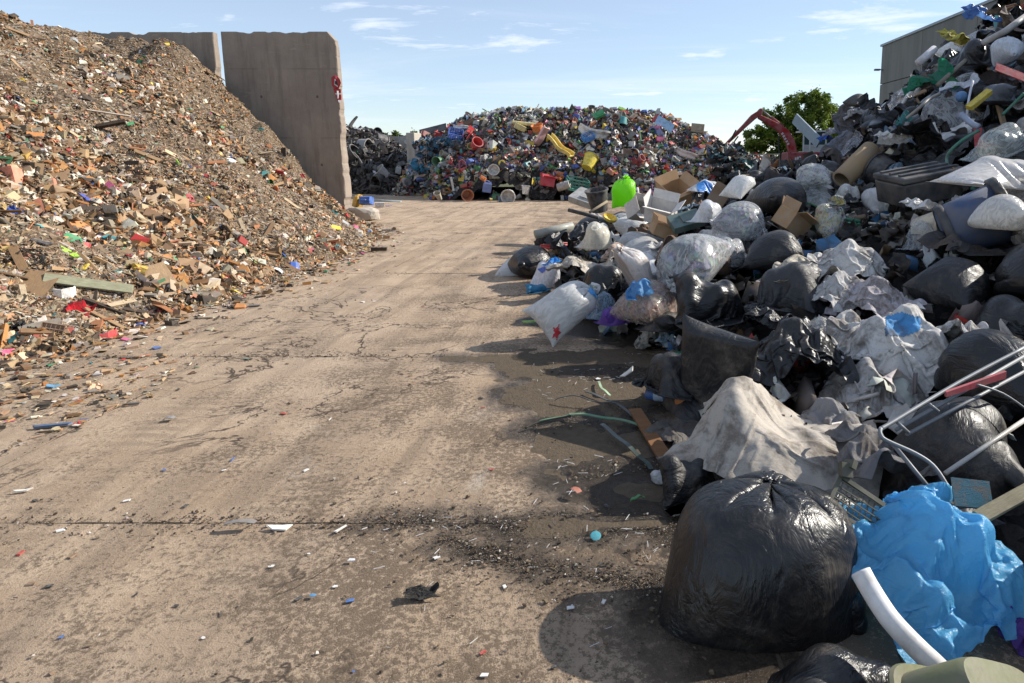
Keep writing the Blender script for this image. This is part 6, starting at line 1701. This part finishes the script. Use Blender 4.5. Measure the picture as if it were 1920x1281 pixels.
# ------------------------------------------------------------------ trees
def m_leaf():
    t = NT('leaves'); c = t.attr('col')
    pr = t.principled(c, .5, None, .35); tr = t.node('ShaderNodeBsdfTranslucent'); t.put(tr.inputs[0], t.mix(.5, c, (.16, .24, .02)))
    m = t.node('ShaderNodeMixShader'); m.inputs[0].default_value = .35; t.put(m.inputs[1], pr); t.put(m.inputs[2], tr.outputs[0])
    return t.done(m.outputs[0])
M_LEAF = m_leaf()
M_BARK = m_simple('bark', (.10, .075, .05), .9, bstr=.6)
TEMPL['leaf'] = [(np.array([(-.5, 0, 0), (0, -.3, .06), (.5, 0, -.05), (0, .3, .08)]) + np.random.default_rng(k).uniform(-.08, .08, (4, 3)), [(0, 1, 2), (0, 2, 3)]) for k in range(4)]
def tree(base, H, lobes, nleaf, leaf, pal, label, seed, trunk_r=.3):
    r = np.random.default_rng(seed)
    root = empty('tree', base); tag(root, label, 'tree')
    P, C = [], []
    vol = np.array([l[3] ** 2 for l in lobes]); cnt = (vol / vol.sum() * nleaf).astype(int)
    for (x, y, z, rad), n in zip(lobes, cnt):
        k = max(6, int(n / 110)); 
        dirs = r.normal(0, 1, (k, 3)); dirs /= np.linalg.norm(dirs, axis=1, keepdims=True)
        cc = dirs * (rad * r.uniform(.55, 1.0, (k, 1))) * np.array([1, 1, .92]) + (x, y, z)
        w = r.integers(0, k, n)
        P.append(cc[w] + r.normal(0, .16 * rad ** .6, (n, 3))); 
        C.append(pick(pal, k, r)[w] * r.uniform(.8, 1.2, (n, 1)))
    P = np.concatenate(P); C = np.concatenate(C); n = len(P)
    B = rot_basis(r.normal(0, 1, (n, 3)) + (0, 0, .5), r.uniform(0, 6.3, n), np.zeros((n, 3)))
    S = leaf * r.uniform(.6, 1.4, (n, 1)) * np.ones((1, 3))
    cr = scatter_mesh('crown', ['leaf'] * n, P, B, S, C, M_LEAF, None); cr.parent = root; 
    tb = MB(); tb.tube([(0, 0, 0), (.05, .02, H * .2), (-.05, 0, H * .45), (.02, .05, H * .75)], [trunk_r, trunk_r * .8, trunk_r * .55, trunk_r * .2], 10)
    for (x, y, z, rad) in lobes: tb.tube([(0, 0, H * .25), (x * .4, y * .4, (H * .25 + z) / 2 - .2), (x * .9, y * .9, z)], [trunk_r * .45, trunk_r * .3, trunk_r * .08], 6)
    tb.obj('trunk', M_BARK, root, True)
    return root
TD = 64.0; ts = TD / FPX
def lob(u, v, r_, dy, uc): return ((u - uc) * ts, dy, hz(v, TD), r_ * ts)
UC = 1490
lobes = [lob(u, v, r_, dy, UC) for u, v, r_, dy in [(1500, 205, 30, 0), (1525, 200, 26, -1), (1548, 215, 24, .5), (1475, 215, 28, -.8), (1450, 225, 24, .6), (1430, 240, 22, -.5), (1560, 240, 20, -1), (1530, 235, 32, -1.6), (1490, 245, 34, -1.6), (1455, 255, 28, -1.2),
         (1415, 262, 24, 0), (1402, 280, 16, .3), (1568, 258, 24, .4), (1510, 272, 34, -1.0), (1470, 280, 30, 0), (1430, 285, 22, .8), (1550, 275, 24, 0), (1512, 186, 17, .2), (1540, 190, 15, 1), (1482, 192, 14, .6), (1570, 225, 12, 0)]]
tb_ = at(UC, 300, TD); 
tree((tb_[0], tb_[1], 0), 7.5, lobes, 40000, .24, [(5, (.12, .165, .025)), (4, (.17, .22, .03)), (3, (.07, .11, .02)), (2, (.25, .29, .05))], 'large round green tree standing behind the excavator', 4, .35)
TD = 80.0; ts = TD / FPX
l2 = [lob(u, v, r_, dy, 1400) for u, v, r_, dy in [(1402, 262, 9, 0), (1396, 274, 10, .5), (1408, 278, 10, -.5), (1400, 290, 12, 0), (1385, 288, 9, 0)]]
tb_ = at(1400, 300, TD); tree((tb_[0], tb_[1], 0), 3.4, l2, 2600, .2, [(4, (.10, .13, .04)), (3, (.07, .10, .035)), (2, (.15, .17, .06))], 'small pale green tree left of the large round tree', 9, .15)
TD = 42.0; ts = TD / FPX
for k, (uc, us) in enumerate([(738, (724, 738, 750)), (772, (760, 772, 782))]):
    l3 = [lob(u, 262 - (i % 2) * 5, 11, 0, uc) for i, u in enumerate(us)]
    tb_ = at(uc, 300, TD); tree((tb_[0], tb_[1], 0), 2.2, l3, 1500, .15, [(4, (.05, .08, .02)), (3, (.08, .11, .03))], ['dark green shrub left behind the bay wall', 'dark green shrub behind the bay wall by the partition'][k], 20 + k, .08)

# ------------------------------------------------------------------ left heap: pieces that can be picked out
def left(kind, u, v, wpx, rot, color, label, cat, name, mat=None, scale=(1, 1, 1), lift=.02, idx=0, me=None):
    p, d = on_heap(u, v, lambda x, y: np.maximum(hL(x, y), 0), 2.0)
    s = wpx * d / FPX
    me = me or (LIB[kind] if kind in LIB else templ_mesh(kind, idx))
    x, y = np.array([p[0]]), np.array([p[1]])
    n = h_normal(hL, x, y) if hL(p[0], p[1]) > 0 else np.array([[0, 0, 1.]])
    B = rot_basis(n, np.array([R(rot[2])]), np.zeros((1, 3)))[0] @ eul(rot[0], rot[1], 0)
    o = place(name, me, mat or M_WOOD, color, p + n[0] * lift, B, tuple(s * k for k in scale), label, cat)
    landmark('L', o, label); return o
left('plank', 163, 543, 130, (12, -4, 28), (.30, .30, .20), 'long grey green plank lying on the foot of the brown heap', 'plank', 'wooden_plank', lift=.07)
left('board', 303, 536, 80, (8, 10, -30), (.46, .31, .18), 'wide tan board at the foot of the brown heap', 'board', 'wooden_board', lift=.05)
left('film', 148, 588, 40, (0, 0, 20), (.60, .015, .03), 'crumpled red cloth at the foot of the brown heap', 'cloth', 'red_cloth', M_WOVEN, lift=.05)
left('block', 13, 668, 20, (10, 10, 60), (.85, .02, .16), 'bright pink plastic box at the heap corner', 'box', 'plastic_box', M_PLASTIC, lift=.03)
left('shard', 130, 477, 46, (0, 0, 10), (.35, .62, .03), 'bright lime green plastic piece on the lower brown heap', 'plastic', 'plastic_shard', M_PLASTIC)
left('stick', 192, 222, 64, (0, -30, 35), (.55, .47, .38), 'pale stick standing out of the brown heap above the dark log', 'stick', 'wooden_stick', lift=.12)
left('stick', 198, 245, 44, (0, -40, 50), (.05, .035, .025), 'dark log sticking out halfway up the brown heap', 'log', 'wooden_log', scale=(1, 3.6, 3.6), lift=.14)
left('block', 155, 376, 20, (0, 0, 0), (.03, .07, .42), 'blue plastic box on the middle of the brown heap', 'box', 'plastic_box', M_PLASTIC)
left('board', 60, 545, 90, (20, 10, -60), (.27, .17, .09), 'brown board left of the long grey green plank', 'board', 'wooden_board', lift=.05, idx=1)
left('plank', 40, 500, 90, (10, 4, -40), (.33, .20, .10), 'brown plank leaning on the lower brown heap at the left edge', 'plank', 'wooden_plank', lift=.05, idx=1)
left('plank', 205, 608, 110, (0, 0, 2), (.38, .24, .13), 'brown lath lying along the toe of the brown heap', 'plank', 'wooden_plank', scale=(1, .5, .6), lift=.03)
left('tray', 95, 625, 34, (70, 0, 30), (.34, .22, .14), 'brown slotted plastic piece at the toe of the heap', 'plastic', 'slotted_plastic', M_PLASTIC, lift=.05)
left('hose', 60, 488, 44, (20, 0, 0), (.02, .02, .02), 'black rubber ring on the lower brown heap', 'ring', 'rubber_ring', M_RUBBER, scale=(1, 1, 1.3))
left('tube_bend', 110, 467, 80, (0, 0, 10), (.62, .55, .46), 'pale bent tube on the lower brown heap', 'tube', 'bent_tube', M_PLASTIC, scale=(1, .5, .5))
left('curl', 520, 510, 36, (0, 0, 20), (.78, .78, .76), 'white crumpled film at the toe of the brown heap', 'film', 'film_scrap', M_PLASTIC)
left('bottle', 390, 448, 32, (90, 0, 10), (.6, .04, .03), 'red bottle on the lower right slope of the brown heap', 'bottle', 'plastic_bottle', M_PLASTIC)
left('shard', 165, 172, 22, (0, 0, -60), (.55, .02, .05), 'dark red shard high on the brown heap', 'plastic', 'plastic_shard', M_PLASTIC, scale=(1, .4, 1))
left('film', 213, 144, 20, (0, 0, 0), (.04, .08, .14), 'dark blue rag high on the brown heap', 'rag', 'blue_rag', M_WOVEN)
left('shard', 12, 345, 40, (60, 0, 20), (.80, .78, .74), 'white and red plastic sheet at the left edge of the brown heap', 'plastic', 'plastic_shard', M_PLASTIC)
left('bottle', 415, 466, 26, (90, 0, 60), (.05, .45, .5), 'teal coil bottle on the lower right brown heap', 'bottle', 'plastic_bottle', M_PLASTIC)
lr = np.random.default_rng(17)
def zoneL(x, y, z):
    a = 'foot' if z < .35 else ('lower slope' if z < 1.3 else ('upper slope' if z < 2.6 else 'top'))
    return f"on the brown heap's {a}" + (' near the wall' if y > 11.5 else (' at mid length' if y > 7.2 else ' nearest the camera'))
LK = [('splinter', 'splinter', 'wood splinter', 'splinter', M_WOOD), ('plank', 'wooden_plank', 'plank piece', 'plank', M_WOOD), ('board', 'wooden_board', 'board piece', 'board', M_WOOD), ('chip', 'wood_offcut', 'wood offcut', 'offcut', M_WOOD),
      ('stick', 'wooden_stick', 'stick', 'stick', M_WOOD), ('shard', 'plastic_shard', 'plastic shard', 'plastic', M_PLASTIC), ('curl', 'plastic_curl', 'curled plastic piece', 'plastic', M_PLASTIC), ('film', 'film_scrap', 'crumpled film scrap', 'film', M_FILM_MATT)]
WOODC = {'tan': (.44, .29, .16), 'pale': (.60, .47, .31), 'brown': (.22, .13, .07), 'dark': (.06, .045, .035), 'grey': (.31, .28, .24), 'reddish': (.40, .17, .08)}
PLC = {'white': 9, 'red': 3, 'blue': 2, 'green': 2, 'teal': 1.5, 'yellow': 2, 'orange': 2.5, 'black': 3, 'grey': 3, 'cream': 5, 'pink': 1, 'lime': .6}
pn = list(PLC); pw_ = np.array([PLC[k] for k in pn]); pw_ = pw_ / pw_.sum()
xy = sample_surface(hL, 520, -13, -4.1, 2.5, 15.2, 1.4, None, lr)
NN = h_normal(hL, xy[:, 0], xy[:, 1])
BB = rot_basis(NN, lr.uniform(0, 6.3, len(xy)), lr.normal(0, .45, (len(xy), 3)))
for i, (x, y) in enumerate(xy):
    k, on, what, ct, mt = LK[lr.choice(len(LK), p=[.26, .13, .05, .14, .12, .13, .09, .08])]
    z = float(hL(x, y)); wood = mt is M_WOOD
    cn = str(lr.choice(list(WOODC))) if wood else str(lr.choice(pn, p=pw_))
    c = np.array(WOODC[cn] if wood else COLS[cn]) * lr.uniform(.8, 1.2)
    s = lr.uniform(.11, .22) * (1.6 if k in ('plank', 'stick', 'splinter') else 1.0) * (.75 if z > 1.6 else 1) * (.7 if k == 'board' else 1)
    sz = 'large ' if s > .30 else ('small ' if s < .19 else '')
    if k == 'film': s *= .6; c = c * .8
    pending(place(on, templ_mesh(k, i), mt, c, np.array([x, y, z]) + NN[i] * .025, BB[i], (s, s, s), None, None), f'{sz}{cn} {what}', ct, 'pieces picked out on the brown heap', 'L')

# ------------------------------------------------------------------ loose things on the yard
def loose(kind, u, v, wpx, rz, color, label, cat, name, mat=None, rx=0, ry=0, scale=(1, 1, 1), z=.012, idx=0, me=None):
    p = on_ground(u, v); d = pix(p)[2]; s = wpx * d / FPX
    me = me or (LIB[kind] if kind in LIB else templ_mesh(kind, idx))
    o = place(name, me, mat or M_PLASTIC, color, p + np.array([0, 0, z]), eul(rx, ry, rz), tuple(s * k for k in scale), label, cat)
    if label: landmark('G', o, label)
    return o
loose('canister', 691, 391, 32, 8, (.02, .13, .50), 'blue canister lying by the wall end', 'canister', 'canister', rx=80, ry=0, z=.2)
loose('canister', 670, 391, 24, 60, (.70, .40, .02), 'yellow canister behind the blue canister', 'canister', 'canister', rx=20, z=.05)
loose('block', 712, 389, 16, 20, (.72, .70, .66), 'white box right of the blue canister', 'box', 'white_box', z=.08)
loose('shard', 728, 388, 14, 0, (.10, .08, .5), 'small blue violet piece right of the white box', 'plastic', 'plastic_shard', z=.03)
tube_thing('grey_pipe', [(683, 377, 21.5), (752, 380, 21.2)], .07, M_PLASTIC, (.25, .29, .28), 'long grey pipe lying behind the blue canister', 'pipe', n=12, sm=1)
loose('block', 711, 472, 28, 4, (.06, .042, .03), 'dark wooden block lying alone on the yard', 'block', 'wooden_block', M_WOOD, scale=(1, .35, .45), z=.04)
loose('shard', 524, 994, 46, 20, (.78, .76, .70), 'triangular white card on the near slab joint', 'card', 'white_card', M_CARD, idx=0, ry=8)
loose('curl', 452, 994, 96, 4, (.20, .18, .165), 'long torn grey strip on the near slab joint', 'strip', 'torn_strip', M_CARD, scale=(1, .3, .4), z=.035)
loose('splinter', 640, 996, 26, 60, (.75, .72, .66), 'small white splinter right of the white card', 'splinter', 'white_splinter', M_CARD)
loose('film', 790, 1122, 62, 10, (.022, .02, .018), 'crumpled black film scrap alone on the near slab', 'film', 'film_scrap', M_FILM_MATT, scale=(1, .5, .45), z=.025)
loose('curl', 1080, 932, 40, -50, (.45, .12, .06), 'curved orange red shard beside the shadow', 'shard', 'plastic_shard', z=.035, scale=(1, .7, .8))
loose('lid', 1117, 1010, 20, 0, (.02, .33, .40), 'crushed teal bottle cap in the wet streak', 'stopper', 'teal_stopper', rx=25, z=.012)
loose('shard', 42, 924, 34, 20, (.70, .66, .58), 'pale torn film with a thin tail at the left of the yard', 'film', 'film_scrap', M_CARD, scale=(1, .6, 1))
loose('splinter', 100, 802, 60, 15, (.03, .09, .20), 'long blue wrapper among the swept shreds', 'wrapper', 'blue_wrapper', scale=(1, .9, .7), z=.015)
loose('shard', 98, 727, 32, 0, (.12, .38, .62), 'light blue plastic shard at the near heap corner', 'shard', 'plastic_shard')
loose('curl', 318, 790, 30, 15, (.22, .21, .2), 'bent grey scrap on the second slab', 'scrap', 'grey_scrap', z=.02)
loose('block', 248, 761, 24, 15, (.10, .09, .075), 'thin dark piece on the joint near the swept shreds', 'scrap', 'dark_scrap', scale=(1, .3, .3))
loose('board', 477, 575, 20, 20, (.06, .06, .065), 'small dark square plate on the yard before the brown heap', 'plate', 'dark_plate')
loose('shard', 462, 675, 18, 0, (.16, .22, .17), 'greenish flat piece on the middle cross joint', 'plastic', 'plastic_shard')
loose('board', 240, 672, 18, 10, (.12, .095, .075), 'small brown plate left of the middle cross joint', 'plate', 'brown_plate')
loose('splinter', 387, 598, 30, 4, (.55, .47, .36), 'pale lath lying on the yard by the heap foot', 'lath', 'wooden_lath', M_WOOD)
loose('chip', 660, 1055, 12, 0, (.8, .8, .78), 'tiny white chip on the near slab', 'chip', 'white_chip')
loose('lid', 587, 1122, 13, 0, (.06, .24, .45), 'tiny blue cap on the near slab', 'stopper', 'blue_stopper', scale=(1, .7, 1))
loose('splinter', 998, 607, 34, 12, (.35, .65, .12), 'green and white marker pen in the shade of the flower print bag', 'pen', 'marker_pen', scale=(1, .8, 1), z=.02)
loose('x', 1243, 900, 50, 0, (.70, .70, .70), 'small clear bag lying in the puddle shade', 'bag', 'clear_bag', M_MILKY, z=.0, me=BAG['lumpy'])
loose('shard', 1176, 712, 34, 20, (.70, .66, .60), 'pale paper corner at the edge of the low black bag', 'paper', 'paper_scrap', M_CARD, ry=-35, z=.05)
tube_thing('dark_stick', [(985, 803, 3.52), (1010, 792, 3.56), (1070, 780, 3.62)], .006, M_WOOD, (.06, .06, .05), 'thin dark twig at the tip of the green strap', 'twig')
def strap(name, pts, w, col, label):
    P = [Vector(p) for p in smooth_path(path(pts), 6)]; vs = []; fs = []
    for i, p in enumerate(P):
        t = (P[min(i + 1, len(P) - 1)] - P[max(i - 1, 0)]).normalized(); n = t.cross(Vector((0, 0, 1))).normalized()
        for q in (n * w, -n * w):
            vs.append(p + q + Vector((0, 0, .004 * math.sin(i)))); vs.append(p + q + Vector((0, 0, .005 + .004 * math.sin(i))))
    for i in range(len(P) - 1):
        a, c = 4 * i, 4 * i + 4
        fs += [(a, c, c + 2, a + 2), (a + 1, a + 3, c + 3, c + 1), (a, a + 1, c + 1, c), (a + 2, c + 2, c + 3, a + 3)]
    o = MB().add(vs, fs).obj(name, M_PLASTIC); o.color = (*col, 1); tag(o, label, 'strap')
def gd(u, v, z=.012): p = on_ground(u, v, z); return (u, v, pix(p)[2])
strap('plastic_strap', [gd(1012, 792), gd(1068, 779, .02), (1075, 777, pix(on_ground(1075, 779, .03))[2]), gd(1140, 784, .03), gd(1210, 800, .02)], .012, (.04, .16, .06), 'bent green plastic strap reaching out over the wet slab')
strap('plastic_strap', [gd(1128, 796, .05), gd(1165, 826, .03), gd(1205, 862, .02), gd(1222, 880, .02)], .012, (.012, .03, .018), 'dark green strap running down to the small clear bag')
strap('plastic_strap', [gd(1040, 752), gd(1070, 742, .05), gd(1130, 755, .03), gd(1195, 748, .03)], .004, (.015, .015, .015), 'thin black band looped on the puddle')
strap('plastic_strap', [gd(1098, 735), gd(1150, 755, .02), gd(1200, 790, .03)], .009, (.014, .016, .016), 'dark flat band crossing the thin black band')
strap('plastic_strap', [gd(1122, 716), gd(1130, 730, .03), gd(1145, 742, .01)], .008, (.35, .52, .3), 'short pale green leaf like strip on the puddle')
strap('plastic_strap', [gd(1182, 940), gd(1195, 932, .03), gd(1208, 932, .02)], .008, (.05, .2, .06), 'short curled green strip in the near shadow')
pa, pb_ = Vector(on_ground(1190, 768, .03)), Vector(on_ground(1252, 866, .02))
o = MB().bar(pa, pb_, .075, .014).obj('wooden_lath', M_WOOD); o.color = (.22, .105, .045, 1); tag(o, 'reddish brown lath lying at the edge of the puddle', 'lath')
def bottle_thing(u, v, wpx, rz, c1, c2, label, name='plastic_bottle', key='bottle', z=.05, ry=90):
    p = on_ground(u, v); d = pix(p)[2]; s = wpx * d / FPX
    o = place(name, LIB[key], M_PLASTIC, c1, p + np.array([0, 0, z]), eul(0, ry, rz), (s, s, s), label, name.split('_')[-1])
    q = MB().lathe([(.172, .25), (.178, .26), (.178, .52), (.172, .53)], 16).obj('label_band', M_PLASTIC, o, True); q.color = (*c2, 1)
    return o
bottle_thing(1212, 752, 66, -22, (.02, .10, .34), (.45, .55, .66), 'blue plastic bottle with pale label by the low black bag')
can_o = bottle_thing(1277, 772, 44, 30, (.62, .20, .03), (.10, .22, .42), 'orange and blue drinks can by the boxy dusty black bag', 'drinks_can', 'drum', .04, 12)
loose('x', 1220, 645, 80, 20, (.55, .52, .46), 'wet pale rag at the foot of the shaded black bag', 'rag', 'wet_rag', M_WOVEN, z=.0, me=SHEET['torn'])
loose('x', 1262, 660, 70, 70, (.35, .45, .52), 'wet bluish rag beside the wet pale rag', 'rag', 'wet_rag', M_WOVEN, z=.0, me=SHEET['crumple'])
loose('x', 1280, 815, 130, 40, (.16, .15, .14), 'soaked grey rag below the orange drinks can', 'rag', 'wet_rag', M_WOVEN, z=.0, me=SHEET['drape'], scale=(1, 1, .5))
# small straws and chips strewn over the wet ground
lc = np.random.default_rng(5)
def wetspot(n, box): return np.stack([lc.uniform(box[0], box[2], n), lc.uniform(box[1], box[3], n)], -1)
pts = np.concatenate([wetspot(46, (700, 940, 1290, 1075)), wetspot(40, (1000, 660, 1200, 760)), wetspot(16, (1040, 850, 1160, 930)), wetspot(10, (700, 1080, 1150, 1240))])
for i, (u, v) in enumerate(pts):
    where = 'in the wet streak on the near slab' if v > 930 else ('floating in the puddle' if v < 770 else 'on the wet slab by the shadow')
    o = loose('stick', u, v, lc.uniform(7, 20) if v > 800 else lc.uniform(5, 13), lc.uniform(0, 180), (.78, .77, .76), None, None, 'straw_piece', idx=i, z=.006)
    pending(o, ('short' if o.scale.x < .035 else 'long') + f' white straw piece {"floating" if v < 770 else "lying"}', 'straw', 'white straw pieces on the wet ground', 'G')
for i in range(90):
    u, v = lc.uniform(20, 1150), lc.uniform(560, 1270)
    p = on_ground(u, v)
    if p[0] < toeL(p[1]) + .2 or p[0] > .1: continue
    cn = str(lc.choice(['white', 'dark', 'blue', 'brown', 'red', 'green'], p=[.34, .32, .08, .17, .05, .04]))
    cc = {'white': (.7, .68, .64), 'dark': (.05, .045, .04), 'blue': (.06, .14, .36), 'brown': (.22, .14, .08), 'red': (.4, .06, .04), 'green': (.06, .2, .08)}[cn]
    row = 'near slab' if v > 980 else ('second slab' if v > 669 else 'third slab')
    k = str(lc.choice(['chip', 'shard', 'splinter', 'curl'], p=[.4, .25, .25, .1]))
    o = loose(k, u, v, lc.uniform(6, 14) if v > 700 else lc.uniform(5, 10), lc.uniform(0, 360), cc, None, None, f'{cn}_{k}', M_CARD, idx=i, z=.006)
    pending(o, f'small {cn} {k}', k if k != 'curl' else 'scrap', 'small bits on the yard', 'G')
def joint_cond(x, y):
    dj = np.minimum.reduce([np.abs(y - q) for q in YJ[1:7]] + [3 * np.abs(x + 3.0) + .05])
    wetd = np.minimum.reduce([seg_dist(x, y, a, b) - 1.25 * r for a, b, r in PUDDLE])
    dj = np.where(wetd < 0, 9.0, np.minimum(dj, .6 * np.minimum.reduce([seg_dist(x, y, a, b) for a, b, r in WET[:8]])))
    return (lc.uniform(0, 1, len(x)) < np.exp(-dj * 26) + .006) & (x > toeL(y) + .05)
heap_stuff('ground_crumbs', flat0, 6000, (-4.6, .6, 1.5, 15), [(14, (.05, .038, .028)), (8, (.12, .085, .055)), (4, (.25, .2, .15)), (1.2, (.55, .5, .44))], ['chip', 'chunk', 'splinter', 'shard'], [.35, .35, .2, .1], .0062, 'dark crumbs and grit lying along the slab joints and wet streaks', M_FRAG, 1.6, .2, joint_cond, .003)
finish_labels()
